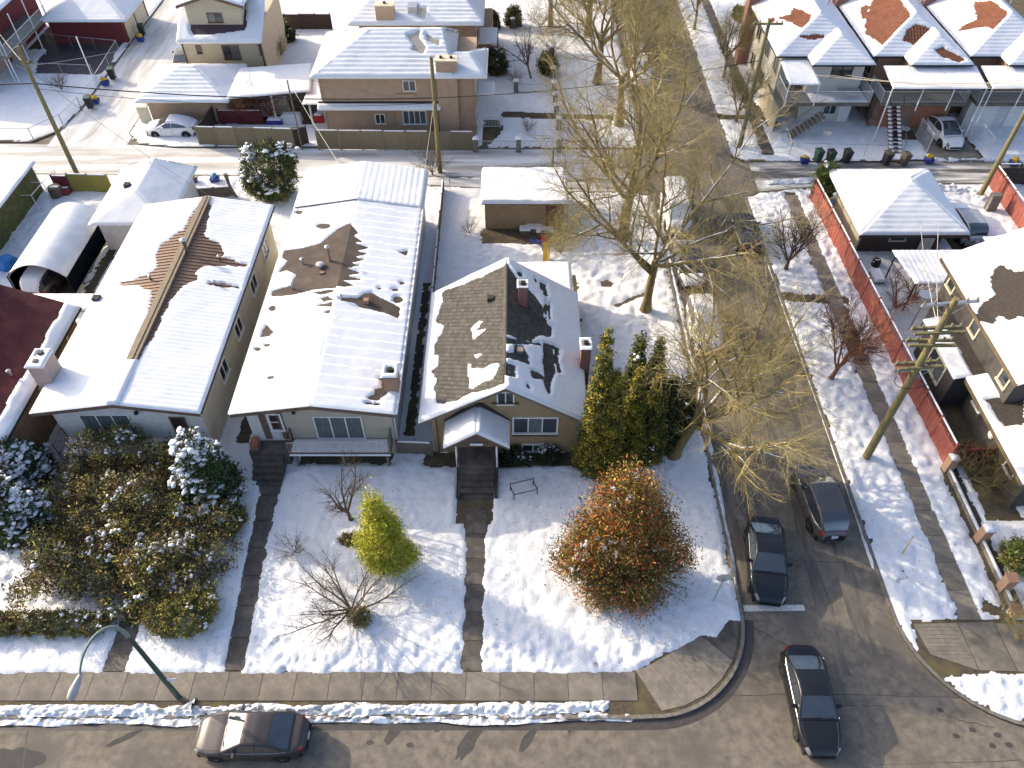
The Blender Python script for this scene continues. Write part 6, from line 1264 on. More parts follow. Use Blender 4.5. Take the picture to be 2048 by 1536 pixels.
        if wheels:
            for a in s.ax:
                yw = s.W / 2 - .12; wl = obj('wheel', MB().lathe((a, sd * yw - .11, s.R), [(s.R * .6, 0), (s.R * .97, .01), (s.R, .05), (s.R, .17), (s.R * .97, .21), (s.R * .6, .22)], 20, axis=1), RUBBER, t, smooth=False, local=True)
                m = MB(); y0 = sd * (yw + .112)
                for k in range(5):
                    an = 6.283 * k / 5; c_, s_ = math.cos(an), math.sin(an); r1 = s.R * .64
                    m.add([(a + c_ * .04 - s_ * .035, y0, s.R + s_ * .04 + c_ * .035), (a + c_ * .04 + s_ * .035, y0, s.R + s_ * .04 - c_ * .035), (a + c_ * r1 + s_ * .05, y0 - sd * .01, s.R + s_ * r1 - c_ * .05), (a + c_ * r1 - s_ * .05, y0 - sd * .01, s.R + s_ * r1 + c_ * .05)], [(0, 1, 2, 3)])
                m.lathe((a, sd * (yw + .095) - .01, s.R), [(s.R * .60, 0), (s.R * .68, .02), (s.R * .66, .02), (s.R * .60, .0)], 18, axis=1)
                obj('rim', m, RIM, wl, local=True)
    for xe, nm in ((1, 'grille'), (-1, 'bumper_insert')):
        obj(nm, MB().box(min(xe * (L / 2 - .06), xe * (L / 2 + .012)), max(xe * (L / 2 - .06), xe * (L / 2 + .012)), -s.W * .25, s.W * .25, .36, .47), BLKP, t, local=True)
    obj('number_plate', MB().box(-L / 2 - .03, -L / 2 + .05, -.16, .16, .52, .68) if not suv else MB().box(-L / 2 - .03, -L / 2 + .05, -.16, .16, .66, .82), PLATE, t, local=True)
    for nm, xq in (('bonnet_seam', s.x1 + .04), ('boot_seam', s.x0 - (.06 if not suv else .03)), ('bumper_seam', L / 2 - .22), ('bumper_seam', -L / 2 + .16)):
        wq = float(s.w(xq)); zq = float(s.belt(xq)); obj(nm, MB().path([(xq - .05 * (f * f) * (1 if xq > 0 else -1), f * wq * .80, zq + .022 * (1 - f * f) + .004) for f in np.linspace(-1, 1, 9)], .007, 4), BLKP, t, local=True)
    for sd in (1, -1):
        X = np.linspace(s.x1 + .06, L / 2 - .24, 6); obj('bonnet_seam', MB().path([(x, sd * float(s.w(x)) * .80, float(s.belt(x)) + .005) for x in X], .006, 4), BLKP, t, local=True)
    m = MB(); xw = s.x1 - .05
    for y in (-.45, .12): obj('wiper', MB().path([(xw + .02, y, float(s.belt(xw)) + .05), (xw - .05, y + .5, float(s.roof(xw - .05)) + .055)], .012, 4), BLKP, t, local=True)
    if snow:
        nx, ny = 70, 30; X, Yn = np.meshgrid(np.linspace(-L / 2 + .06, L / 2 - .06, nx), np.linspace(-1, 1, ny)); zb_, h, wb, wt = s.cab(X); inc = (X > s.x0) & (X < s.x1)
        W_ = s.w(X) * .90; Y = Yn * W_; ay = np.abs(Y); zc = zb_ + h - np.where(ay > wt * .92, (ay - wt * .92) / np.maximum(wb - wt * .92, .04) * h, 0); Z = np.where(inc & (h > .01), np.maximum(zc, zb_), zb_)
        slope = np.abs(np.gradient(Z, axis=0)) / (np.abs(np.gradient(Y, axis=0)) + 1e-6); d = (1 - np.abs(Yn)) * 2 + fbm(X * 2.2, Y * 2.2, sn_seed, 3) * .5; d = d - np.where(slope > 1.2, 3, 0)
        if snow < 1: d = d - np.where((X > xr1) & (X < s.x1), 3, 0) - np.where(inc & (X <= xr1) & (snow < .5), 3, 0)
        Zs = Z + .03 + .085 * np.sqrt(sstep(d, 0, .5)); Zs = np.where(d <= 0, Z - .02, Zs); idx = np.arange(nx * ny).reshape(ny, nx); mm = np.maximum(np.maximum(d[:-1, :-1], d[:-1, 1:]), np.maximum(d[1:, 1:], d[1:, :-1])) > 0
        Fc = np.stack([idx[:-1, :-1][mm], idx[:-1, 1:][mm], idx[1:, 1:][mm], idx[1:, :-1][mm]], 1); used = np.unique(Fc); re = np.full(nx * ny, -1); re[used] = np.arange(len(used))
        npmesh('snow', np.stack([X, Y, Zs], -1).reshape(-1, 3)[used], re[Fc], SNOW, t, smooth=True, local=True)['kind'] = 'stuff'
    return t
SEDAN = CarShape(4.7, 1.84, [(-.5, .66), (-.488, .86), (-.46, 1.0), (-.34, 1.03), (0, .98), (.2, .98), (.26, .96), (.40, .86), (.465, .74), (.49, .60), (.5, .48)], [(-.375, 1.03), (-.30, 1.17), (-.20, 1.37), (-.08, 1.45), (.03, 1.44), (.22, .98)])
SUV = CarShape(4.65, 1.90, [(-.5, .70), (-.485, .98), (-.45, 1.06), (0, 1.04), (.22, 1.05), (.28, 1.04), (.42, .95), (.475, .82), (.495, .66), (.5, .5)], [(-.475, 1.06), (-.455, 1.22), (-.40, 1.56), (-.30, 1.66), (-.05, 1.69), (.06, 1.66), (.245, 1.05)], wheelr=.37, roofw=.74)
COUPE = CarShape(4.45, 1.80, [(-.5, .60), (-.49, .80), (-.45, .93), (-.34, .96), (0, .92), (.2, .92), (.40, .80), (.47, .68), (.495, .52), (.5, .45)], [(-.40, .96), (-.28, 1.18), (-.14, 1.34), (-.04, 1.37), (.04, 1.35), (.24, .92)])
HATCH = CarShape(4.7, 1.92, [(-.5, .66), (-.488, .86), (-.45, 1.02), (0, 1.0), (.2, .99), (.40, .84), (.465, .72), (.49, .58), (.5, .46)], [(-.42, 1.04), (-.30, 1.34), (-.14, 1.58), (0, 1.61), (.08, 1.55), (.30, .97)], wheelr=.36, roofw=.7)
VAN = CarShape(5.0, 1.95, [(-.5, .7), (-.49, 1.1), (-.47, 1.2), (.3, 1.2), (.40, 1.1), (.47, .95), (.495, .7), (.5, .5)], [(-.49, 1.2), (-.48, 1.9), (-.44, 2.05), (.15, 2.08), (.22, 2.02), (.38, 1.14)], wheelr=.35, roofw=.84)
BLACK = paint('black_paint', (.012, .013, .016)); NAVY = paint('blue_black_paint', (.010, .013, .020)); GREYP = paint('dark_grey_paint', (.095, .088, .09)); BRNP = paint('brown_grey_paint', (.050, .043, .043)); WHT = paint('white_paint', (.74, .74, .72), 0, .3); SILV = paint('silver_paint', (.40, .41, .42)); GRNP = paint('faded_green_paint', (.10, .10, .085), .1, .5)
D = math.radians
car(SEDAN, BLACK, (12.85, 12.75, 0), D(-91), 'black sedan turning at the junction in the bottom right', 'sedan')
car(SEDAN, NAVY, (12.45, 19.55, 0), D(-98), 'blue-black sedan waiting at the white stop line', 'sedan')
car(SUV, GREYP, (15.95, 23.0, 0), D(93), 'dark grey crossover driving away past the waiting sedan', 'suv', suv=True)
car(SEDAN, BRNP, (-10.85, 11.25, 0), D(180), 'grey-brown sedan driving along the front road at the bottom', 'sedan')
car(COUPE, WHT, (-28.75, 60.75, 0), D(180), 'white coupe with snow on roof parked beside the hip garage', 'coupe', snow=.8)
car(HATCH, WHT, (36.3, 60.0, 0), D(-86), 'clean white hatchback in the driveway of the orange tile house', 'hatchback')
car(SUV, SILV, (32.75, 46.9, .1), D(91), 'silver crossover parked beside the pyramid-roof garage', 'suv', suv=True, snow=.3)
car(SUV, GREYP, (-31.25, 41.1, .1), D(86), 'snow-buried car poking out of the tent carport', 'suv', suv=True, snow=1.0)
PG = 'cars parked under the street trees'
car(SUV, WHT, (12.15, 36.2, 0), D(-90), 'white snow-topped car parked under the leaning tree', 'suv', suv=True, snow=1.0, group=PG)
car(HATCH, NAVY, (12.1, 42.3, 0), D(-90), 'dark car with white bonnet snow parked behind the big trunk', 'hatchback', snow=.4, group=PG)
car(VAN, WHT, (12.1, 48.6, 0), D(-90), 'white van with snowy roof parked near the lane mouth', 'van', snow=1.0, group=PG)
car(SEDAN, BLACK, (16.8, 46.0, 0), D(90), 'dark car parked at the right kerb below the lane', 'sedan', group=PG)
car(SUV, WHT, (12.0, 70.5, 0), D(-90), 'snow-topped car parked on the left kerb past the lane', 'suv', suv=True, snow=1.0, group=PG)
car(SEDAN, SILV, (12.0, 77.0, 0), D(-90), 'snow-covered sedan parked highest on the left kerb', 'sedan', snow=1.0, group=PG)
car(SEDAN, GRNP, (-31.4, 73.6, 0), D(100), 'faded green car standing in the alley beside the cream house', 'sedan')

# ================================================================ poles, wires and street furniture
def utility_pole(px, py, h, label, arms=(), lean=0.0, r=.17, snowy=False):
    b = at(px, py); t = root('utility_pole', (b[0], b[1], 0), label, 'pole', 'wooden utility poles'); top = (b[0] + lean * h, b[1], h)
    f = lambda z: np.array([b[0] + lean * z, b[1], z])
    obj('pole', MB().path([f(0), f(h * .5), f(h)], [r * 1.15, r * .95, r * .72], 12), POLEW, t, smooth=False)
    for z, L, ang, dbl in arms:
        c, s = math.cos(ang), math.sin(ang); q = f(z)
        for d in ((-.17, .17) if dbl else (.17,)):
            m = MB()
            o = np.array([-s * d, c * d, 0]); a = q + o - np.array([c, s, 0]) * L / 2; e = q + o + np.array([c, s, 0]) * L / 2; n = np.array([-s, c, 0]) * .065
            m.hexa([a - n, e - n, e + n, a + n], [x + np.array([0, 0, .13]) for x in (a - n, e - n, e + n, a + n)])
            cr_ = obj('crossarm', m, POLEW if not snowy or dbl else GALV, t)
        for k in (-.46, -.28, .28, .46):
            p_ = q + np.array([c, s, 0]) * L * k + np.array([-s, c, 0]) * .17 + [0, 0, .11]; obj('insulator', MB().lathe(p_, [(.03, 0), (.06, .05), (.03, .09), (.06, .13), (.03, .2)], 8), CONC, cr_)
        
        for sg_ in (1, -1): obj('brace', MB().tube(q + np.array([c, s, 0]) * .7 * sg_ + [0, 0, .02], q - [0, 0, .6], .015, n=4), GALV, t)
    return f
pL = utility_pole(155, 350, 10.3, 'tall leaning-looking utility pole by the alley at the left', ((9.0, .9, 0, False),))
pC = utility_pole(880, 345, 9.4, 'utility pole standing in front of the peach two-storey house')
pR = utility_pole(1730, 918, 11.7, 'near utility pole with several crossarms on the right verge', ((11.2, 2.7, .12, False), (9.7, 2.4, .05, True), (8.9, 2.2, .0, True), (7.4, 2.2, .10, True), (6.9, 2.0, .12, False)), lean=.012, r=.19, snowy=True)
pF = utility_pole(1958, 395, 10.8, 'utility pole at the end of the far red fence on the right', lean=.02)
pM = utility_pole(1478, 298, 10.6, 'utility pole with one crossarm at the corner of the cream house', ((10.1, 2.2, 0, False),))
obj('pole_box', MB().box(35.6, 36.3, 49.2, 49.7, .1, 1.5), CONC, root('transformer_box', (35.9, 49.4, 0), 'grey utility box in the snow beside the far pole', 'box'))
def wire(a, b, sag, label, r=.012, mat=None, n=14):
    r = r * 1.5
    a, b = np.array(a, float), np.array(b, float); pts = [a + (b - a) * t - [0, 0, sag * 4 * t * (1 - t)] for t in np.linspace(0, 1, n)]
    return tag(obj('overhead_wire', MB().path(pts, r, 4), mat or WIREM), label, 'wire', 'overhead wires')
wire(pL(7.6), pC(6.3), .5, 'thick black cable between the alley pole and the middle lane pole', .03); wire((-62, 54.0, 7.8), pL(7.6), .3, 'thick black cable running off the left edge', .03); wire(pC(6.3), pM(7.5), .5, 'thick cable from the middle lane pole to the street pole', .02)
wire(pL(7.2), pC(5.9), .7, 'thin cable just under the thick lane cable'); wire(pC(6.0), (-16, 59.8, 5.2), .2, 'service wire from the lane pole to the peach house', .01)
for i, (d, e) in enumerate((((24.4, 61.3, 4.9), 9.2), ((25.6, 61.3, 4.9), 9.0), ((27.0, 61.3, 4.9), 8.8))): wire(pF(e), d, .35, ('upper', 'middle', 'lower')[i] + ' pale wire from the far pole to the cream corner house', .014, WIREL)
for i, (d, e) in enumerate((((27.4, 43.2, 3.2), 10.4), ((28.6, 43.2, 3.2), 10.2))): wire(pR(9.8), d, .25, ('left', 'right')[i] + ' pale wire from the near pole over the pyramid garage', .014, WIREL)
wire(pF(9.6), (33.4, 60, 5.0), .3, 'pale wire from the far pole to the orange tile house', .014, WIREL); wire(pF(9.4), (41, 60, 5.0), .25, 'pale wire from the far pole to the rightmost house', .014, WIREL)
wire(pL(8.9), (-29, 69.5, 4.7), .3, 'pale wire from the alley pole to the cream dormer house', .012, WIREL); wire(pL(8.9), (-45.8, 70, 5.0), .25, 'pale wire from the alley pole to the balcony house', .012, WIREL); wire(pL(8.7), (-20.2, 44, 5.2), .4, 'thin wire from the alley pole to the metal roof', .01)
wire(at(607, 300) + [0, 0, 6], (-10.2, 44.2, 5.2), .25, 'thin pale wire down to the patchy roof', .012, WIREL); wire(pC(6.2), (-6.2, 41, 4.4), .2, 'thin service wire to the patchy-roof house', .01, WIREL)
tag(obj('cable_loop', MB().path([pR(6.9) + np.array([math.cos(a) * .95, -.25, -.1 + math.sin(a) * .75]) for a in np.linspace(-3.3, .2, 18)], .022, 5), WIREM), 'black cable loop hanging below the near pole crossarms', 'cable')
# street lamp
LG = pm('lamp_green', (.035, .075, .055), (.028, .06, .045), 3, .5); lamp = root('street_lamp', (-14.57, 13.0, .1), 'green curved street lamp by the front pavement', 'street lamp')
hd = at(160, 1352, 7.2); bz = np.array([-14.57, 13.0, 0]); pt = [bz + [0, 0, .1], bz + [0, 0, 3.2], bz + [0, 0, 6.2]]
ap = bz + [0, 0, 6.2]; c1 = bz + [0, 0, 8.3]; c2 = hd + [0.15, .7, 1.1]
arm = [(1 - t) ** 3 * ap + 3 * (1 - t) ** 2 * t * c1 + 3 * (1 - t) * t * t * c2 + t ** 3 * hd for t in np.linspace(0, 1, 14)]
obj('pole', MB().path(pt, [.12, .10, .085], 10), LG, lamp, smooth=False); obj('arm', MB().path(arm, list(np.linspace(.085, .035, 14)), 8), pm('lamp_grey_green', (.20, .25, .22), (.16, .2, .18), 3, .5), lamp)
dv = arm[-1] - arm[-2]; dv /= np.linalg.norm(dv); dv = np.array([dv[0] * .6 - .1, dv[1], dv[2] * .35]); dv /= np.linalg.norm(dv)
obj('lamp_head', MB().path([hd - dv * .12, hd, hd + dv * .25, hd + dv * .55, hd + dv * .78, hd + dv * .86], [.05, .08, .13, .17, .13, .04], 12), pm('lamp_shell', (.42, .41, .38), (.34, .33, .31), 4, .5), lamp, smooth=True)
obj('sign_plate', MB().box(-14.45, -14.05, 12.98, 13.0, 1.9, 2.2), PLATE, lamp)
# stop sign seen from behind
sg = at(1425, 1205); ss = root('stop_sign', (sg[0], sg[1], .1), 'grey back of a stop sign on a thin post at the corner lawn', 'sign')
obj('post', MB().tube((sg[0], sg[1], 0), (sg[0] + .12, sg[1] + .05, 2.25), .03, n=6), GALV, ss)
oc = [(sg[0] + .12 + .36 * math.cos(math.pi / 8 + k * math.pi / 4), sg[1] + .09, 2.2 + .36 * math.sin(math.pi / 8 + k * math.pi / 4)) for k in range(8)]
obj('plate', MB().slab([(x - (sg[0] + .12), 0, z) if False else (x, y, z) for x, y, z in oc], .012), pm('sign_back', (.50, .48, .44), (.42, .40, .37), 4, .6), ss)
# metal frame on the lawn, yellow stake, drain
q = at(1028, 1003)[:2]; e = at(1074, 992)[:2]; d = np.array(e) - np.array(q); nn = np.array([-.2, .55]); bf = root('swing_frame', (q[0], q[1], .1), 'dark metal bench frame standing on the bungalow lawn', 'frame'); m = MB()
Q = [np.array([*q, 0]), np.array([*e, 0]), np.array([*(np.array(e) + nn), 0]), np.array([*(np.array(q) + nn), 0])]
for i in range(4): obj('leg', MB().tube(Q[i] + [0, 0, .1], Q[i] + [0, 0, .75 if i < 2 else .9], .028, n=6), DARKM, bf)
for a, b, z in ((0, 1, .62), (3, 2, .8), (0, 3, .62), (1, 2, .62)): obj('rail', MB().tube(Q[a] + [0, 0, z], Q[b] + [0, 0, z], .026, n=6), DARKM, bf)
q = at(1802, 1112); tag(obj('marker_stake', MB().path([(q[0], q[1], .05), (q[0] + .2, q[1] + .3, 1.45)], [.03, .02], 6), pm('yellow_stake', (.45, .30, .04), (.35, .24, .04), 4, .7)), 'yellow marker stake in the right verge snow', 'stake')
q = at(1148, 1434); dg = root('drain_grate', (q[0], q[1], 0), 'iron storm drain grate at the front kerb', 'drain')
obj('frame', MB().box(q[0] - .45, q[0] + .45, q[1] - .18, q[1] + .18, .002, .012), WET, dg)
for i in range(8): obj('bar', MB().box(q[0] - .4 + i * .11, q[0] - .35 + i * .11, q[1] - .16, q[1] + .16, .012, .03), GALV, dg)

# ================================================================ fences and walls
def panel_fence(label, p0, p1, h, n, mat, capm=None, snow=True, th=.05, name='fence', lattice=0.0, z0=.08, posts=True, boards=0):
    p0, p1 = np.array(p0[:2], float), np.array(p1[:2], float); t = root(name, (*p0, 0), label, 'fence'); d = (p1 - p0) / n; L = np.linalg.norm(d); u = d / L; nn = np.array([-u[1], u[0]]); rng = random.Random(int(L * 1000))
    for i in range(n):
        a = p0 + d * i + u * .05; b = p0 + d * (i + 1) - u * .05; dz = rng.uniform(-.03, .03); q = lambda x, s, z: (*(x + nn * s), z)
        H = h - lattice; obj('panel', MB().hexa([q(a, -th / 2, z0), q(b, -th / 2, z0), q(b, th / 2, z0), q(a, th / 2, z0)], [q(a, -th / 2, H + dz), q(b, -th / 2, H + dz), q(b, th / 2, H + dz), q(a, th / 2, H + dz)]), mat, t)
        m = MB(); nb = max(2, int((L - .1) / .16))                          # battens of the boarding, a few centimetres each
        for k in range(nb + 1):
            c = a + u * (L - .1) * k / nb
            for s in (-1, 1): m.hexa([q(c - u * .008, s * th / 2 - .004, z0), q(c + u * .008, s * th / 2 - .004, z0), q(c + u * .008, s * th / 2 + .012 * s + .004, z0), q(c - u * .008, s * th / 2 + .012 * s + .004, z0)], [q(c - u * .008, s * th / 2 - .004, H + dz), q(c + u * .008, s * th / 2 - .004, H + dz), q(c + u * .008, s * th / 2 + .012 * s + .004, H + dz), q(c - u * .008, s * th / 2 + .012 * s + .004, H + dz)])
        o = obj('boarding', m, mat, t); o['kind'] = 'stuff'
        if lattice:
            m = MB(); k = int(L / .14)
            for j in range(k):
                c = a + u * (L - .1) * j / k; e = a + u * (L - .1) * min(k, j + 2) / k; c2 = a + u * (L - .1) * max(0, j - 2) / k
                m.tube((*c, H + dz), (*e, h + dz), .012, n=4, cap=False); m.tube((*c, H + dz), (*c2, h + dz), .012, n=4, cap=False)
            m.tube((*a, h + dz), (*b, h + dz), .025, n=4); o = obj('lattice', m, mat, t); o['kind'] = 'stuff'
        if snow and rng.random() < .8:
            s0, s1 = a, b; obj('snow', MB().hexa([q(s0, -.05, h + dz), q(s1, -.05, h + dz), q(s1, .05, h + dz), q(s0, .05, h + dz)], [q(s0 + u * .05, -.02, h + dz + .05), q(s1 - u * .05, -.02, h + dz + .06), q(s1 - u * .05, .03, h + dz + .06), q(s0 + u * .05, .03, h + dz + .05)]), SNOW, t)
    if posts:
        for i in range(n + 1): c = p0 + d * i; obj('post', MB().box(c[0] - .06, c[0] + .06, c[1] - .06, c[1] + .06, 0, h + .06), capm or mat, t)
    return t
panel_fence('long weathered board fence in front of the peach house', (-16.0, 58.15), (-3.2, 57.95), 1.75, 7, FENCEW)
panel_fence('weathered board fence from the white coupe to the dark gate', (-26.0, 58.75), (-18.0, 58.35), 1.75, 5, FENCEW)
panel_fence('dark open gate between the two board fences', (-17.9, 58.3), (-17.0, 58.9), 1.7, 1, DKW, snow=False)
panel_fence('short return of board fence behind the white coupe', (-26.0, 58.8), (-25.6, 62.3), 1.6, 2, DKW, snow=False)
panel_fence('maroon board wall inside the garden by the hip garage', (-25.2, 62.3), (-21.5, 62.3), 1.3, 2, MAROON)
panel_fence('long red panel fence with lattice top along the right pavement', (22.85, 51.0), (23.62, 25.6), 1.9, 13, REDF, lattice=.35)
panel_fence('red panel fence with lattice running from the far pole', (37.2, 53.0), (37.0, 42.0), 1.9, 6, REDF, lattice=.3)
panel_fence('dark board fence with lattice along the right lane', (37.4, 52.9), (46, 52.9), 1.9, 5, DKW, lattice=.35)
panel_fence('dark grey board fence behind the dormer house', at(545, 62), at(665, 62), 1.7, 4, DKW)
panel_fence('olive yellow board gate by the alley pole', at(150, 386), at(228, 388), 1.7, 2, YELW)
panel_fence('maroon boards beside the yellow gate', at(118, 385), at(148, 386), 1.5, 1, MAROON)
panel_fence('snow-capped board fence between the patchy roof house and the bungalow yard', (-5.2, 37.0), (-5.3, 52.0), 1.2, 7, DECKW)
panel_fence('low wooden gate between the patchy roof house and the bungalow', (-6.3, 26.4), (-4.4, 26.3), 1.2, 1, DECKW)
panel_fence('maroon gate at the front end of the red fence', (23.7, 25.5), (25.9, 25.7), 1.5, 2, MAROON)
panel_fence('low board fence along the lane behind the metal-roofed house', at(365, 402), at(468, 395), 1.0, 3, DECKW)
def chain_fence(label, pts, h=1.2, post=1.0, mat=None):
    P = [np.array(p[:2], float) for p in pts]; t = root('chain_fence', (*P[0], 0), label, 'fence'); mesh = MB()
    for a, b in zip(P[:-1], P[1:]):
        L = np.linalg.norm(b - a); n = max(1, int(L / 2.4))
        obj('top_rail', MB().tube((*a, h), (*b, h), .025, n=5), mat or GALV, t)
        for i in range(n + 1): c = a + (b - a) * i / n; obj('post', MB().tube((*c, 0), (*c, h + .04), .028, n=5), mat or GALV, t)
        k = int(L / .22)
        for j in range(k):
            c = a + (b - a) * j / k; e = a + (b - a) * min(1, (j + 4) / k); g = a + (b - a) * max(0, (j - 4) / k); mesh.tube((*c, .08), (*e, h), .0035, n=3, cap=False); mesh.tube((*c, .08), (*g, h), .0035, n=3, cap=False)
    o = obj('wire_mesh', mesh, mat or GALV, t); o['kind'] = 'stuff'; return t
chain_fence('chain-link fence round the snowy lawn at the left alley', [at(0, 285), at(70, 285), at(130, 258), at(165, 222), at(200, 180)], 1.3)
chain_fence('chain-link fence between the dark drive and the left lawn', [at(65, 150), at(190, 155)], 1.2); chain_fence('chain-link fence beside the maroon garage drive', [at(100, 92), at(240, 105)], 1.2); chain_fence('chain-link fence along the alley by the dark drive', [at(200, 172), at(240, 105)], 1.2)
chain_fence('chain-link fence of the cream corner house along the lane', [at(1560, 262), at(1578, 312), at(1800, 318)], 1.2); chain_fence('grey chain fence beside the tan garage at the lane', [(-4.8, 52.0), (-2.2, 51.6)], 1.2)
wg = root('white_gate', at(1840, 295) * [1, 1, 0], 'white metal gate leaf open beside the hatchback', 'gate'); a, b = at(1845, 322), at(1880, 300); 
def gate(t, a, b, h):
    m = MB(); a = np.array([a[0], a[1], .1]); b = np.array([b[0], b[1], .1]); L = np.linalg.norm(b - a)
    obj('frame', MB().path([a, a + [0, 0, h], b + [0, 0, h], b, a], .03, 5), WHITEM, t)
    for i in range(1, int(L / .13)): c = a + (b - a) * i / int(L / .13); m.tube(c, c + [0, 0, h], .01, n=4, cap=False)
    o = obj('bars', m, WHITEM, t); o['kind'] = 'stuff'
gate(wg, (34.2, 57.6), (34.2, 60.2), 1.6); wg2 = root('white_gate', (38.8, 57.0, 0), 'white metal gate leaf on the far side of the driveway', 'gate'); gate(wg2, (38.9, 57.0), (38.9, 61.5), 1.6)
# low wall with brick posts on the right, stone post fence at the top
lw = root('low_wall', (23.65, 25.3, 0), 'low concrete garden wall with orange brick posts at the right', 'wall'); obj('wall', MB().box(23.55, 23.75, 17.2, 25.4, 0, .42), KERB, lw); flat_snow(lw, 23.55, 23.75, 17.4, 25.3, .42, .05, seed=301, res=.06, over=.0)
BRO = brickm('orange_brick', (.42, .20, .10), (.34, .16, .085), (.38, .32, .26))
for y in (25.3, 20.9, 18.2, 16.9):
    p_ = obj('brick_post', MB().box(23.42, 23.86, y - .22, y + .22, 0, 1.15 if y > 17 else .5), BRO, lw); obj('cap', MB().box(23.38, 23.9, y - .26, y + .26, 1.15 if y > 17 else .5, 1.22 if y > 17 else .57), BRO, p_)
    if y > 19: flat_snow(lw, 23.4, 23.88, y - .24, y + .24, 1.22, .12, seed=int(y * 3), res=.05, over=.02)
sf = root('stone_post_fence', at(1118, 300) * [1, 1, 0], 'grey stone post fence with snow caps round the peach house garden', 'fence'); STN = pm('grey_stone', (.20, .19, .17), (.13, .125, .115), 5, .9, .5, 30)
ppx = [(1118, 303), (1037, 303), (952, 303), (1117, 262), (1112, 235), (1110, 213), (1108, 190), (1106, 160), (1104, 118), (1032, 187), (1026, 60)]
for i, (px, py) in enumerate(ppx):
    c = at(px, py); p_ = obj('stone_post', MB().box(c[0] - .2, c[0] + .2, c[1] - .2, c[1] + .2, 0, 1.15), STN, sf); obj('cap', MB().box(c[0] - .25, c[0] + .25, c[1] - .25, c[1] + .25, 1.15, 1.22), STN, p_); flat_snow(sf, c[0] - .25, c[0] + .25, c[1] - .25, c[1] + .25, 1.22, .13, seed=310 + i, res=.07, over=.02)
for a, b in ((0, 1), (1, 2), (0, 3), (3, 4), (4, 5), (5, 6), (6, 7), (7, 8), (6, 9)):
    A, B = at(*ppx[a])[:2], at(*ppx[b])[:2]; railing(sf, A, B, .1, .85, GALV, sp=.16, post=False, r=.014)

# ================================================================ bins, toys and yard things
BG_ = 'wheelie bins along the lanes'
BING = pm('bin_green', (.03, .075, .045), (.024, .06, .036), 4, .5); BINK = pm('bin_black', (.03, .03, .03), (.022, .022, .022), 4, .5); BINB = pm('bin_blue', (.03, .05, .25), (.025, .04, .2), 4, .5); YEL = pm('yellow_plastic', (.62, .40, .02), (.5, .32, .02), 4, .55); BINR = pm('bin_brown', (.11, .085, .06), (.08, .065, .05), 9, .8)
def wheelie(px, py, mat, lid, label, tilt=0.0):
    q = at(px, py); t = root('wheelie_bin', (q[0], q[1], .08), label, 'bin', BG_); t.rotation_euler = (0, tilt, 0.2)
    obj('body', MB().hexa([(-.2, -.24, .06), (.2, -.24, .06), (.2, .24, .06), (-.2, .24, .06)], [(-.28, -.32, 1.0), (.28, -.32, 1.0), (.28, .32, 1.0), (-.28, .32, 1.0)]), mat, t, local=True)
    obj('lid', MB().hexa([(-.30, -.34, 1.0), (.30, -.34, 1.0), (.30, .36, 1.0), (-.30, .36, 1.0)], [(-.26, -.30, 1.08), (.26, -.30, 1.08), (.26, .34, 1.10), (-.26, .34, 1.10)]), lid, t, local=True)
    for s in (-.2, .2): obj('wheel', MB().lathe((s - .03, .26, .1), [(.1, 0), (.1, .06)], 10, axis=0), RUBBER, t, local=True)
for a in ((1633, 325, BING, BING, 'green bin standing beside the laurel'), (1657, 327, BING, BINK, 'dark green bin right of the laurel'), (1690, 326, BINK, BINK, 'black bin alone on the lane verge'), (1768, 330, BINK, BINR, 'dark ribbed bin tilted by the fence post', .1), (1803, 332, BINR, BINR, 'brown woven-looking bin near the hatchback', .12), (228, 160, BINK, BING, 'black bin with green lid by the alley fence corner'), (183, 218, BINK, BING, 'green-lidded bin on the alley bend'), (287, 72, BINK, BING, 'bin with green lid against the maroon garage')): wheelie(*a)
def boxbin(px, py, label, top=YEL, s=.35):
    q = at(px, py); t = root('recycling_box', (q[0], q[1], .1), label, 'recycling box', 'blue recycling boxes with yellow bags')
    obj('box', MB().hexa([(-s * .8, -s * .6, 0), (s * .8, -s * .6, 0), (s * .8, s * .6, 0), (-s * .8, s * .6, 0)], [(-s, -s * .8, .4), (s, -s * .8, .4), (s, s * .8, .4), (-s, s * .8, .4)]), BINB, t, local=True)
    V, Fc = blobs(np.array([[0, .05, .52], [-.12, .08, .55]]), np.array([s * .75, s * .55]), np.random.default_rng(int(px)), .8); npmesh('bag', V, Fc, top, t, smooth=True, local=True)
for px, py, lb in ((1607, 328, 'blue box with yellow bag behind the laurel'), (1855, 327, 'blue box with yellow bag by the hatchback gate'), (2025, 333, 'blue box with yellow bag at the right edge of the lane'), (213, 172, 'blue box with yellow bag below the alley bin'), (193, 208, 'blue box with yellow bag beside the green-lidded bin'), (283, 84, 'blue box with yellow bag by the maroon garage'), (388, 368, 'blue box with yellow bag near the snow garage')): boxbin(px, py, lb)
boxbin(432, 366, 'light blue box alone on the lane verge', pm('pale_blue_plastic', (.12, .3, .5), (.1, .25, .42), 4, .5))
q = at(475, 398); tag(obj('leaning_post', MB().path([(q[0], q[1], 0), (q[0] - .3, q[1], 1.2), (q[0] - .35, q[1], 2.2)], [.11, .11, .16], 7), DECKW), 'short leaning wooden post beside the round evergreen', 'post')
q = at(605, 300); u = root('wash_pole', (q[0], q[1], 0), 'thin pole with crossbar standing before the board fence', 'pole'); obj('pole', MB().tube((q[0], q[1], 0), (q[0], q[1], 6.0), .06, n=6), DECKW, u); obj('crossbar', MB().tube((q[0] - .6, q[1], 2.0), (q[0] + .7, q[1], 2.1), .04, n=5), DECKW, u)
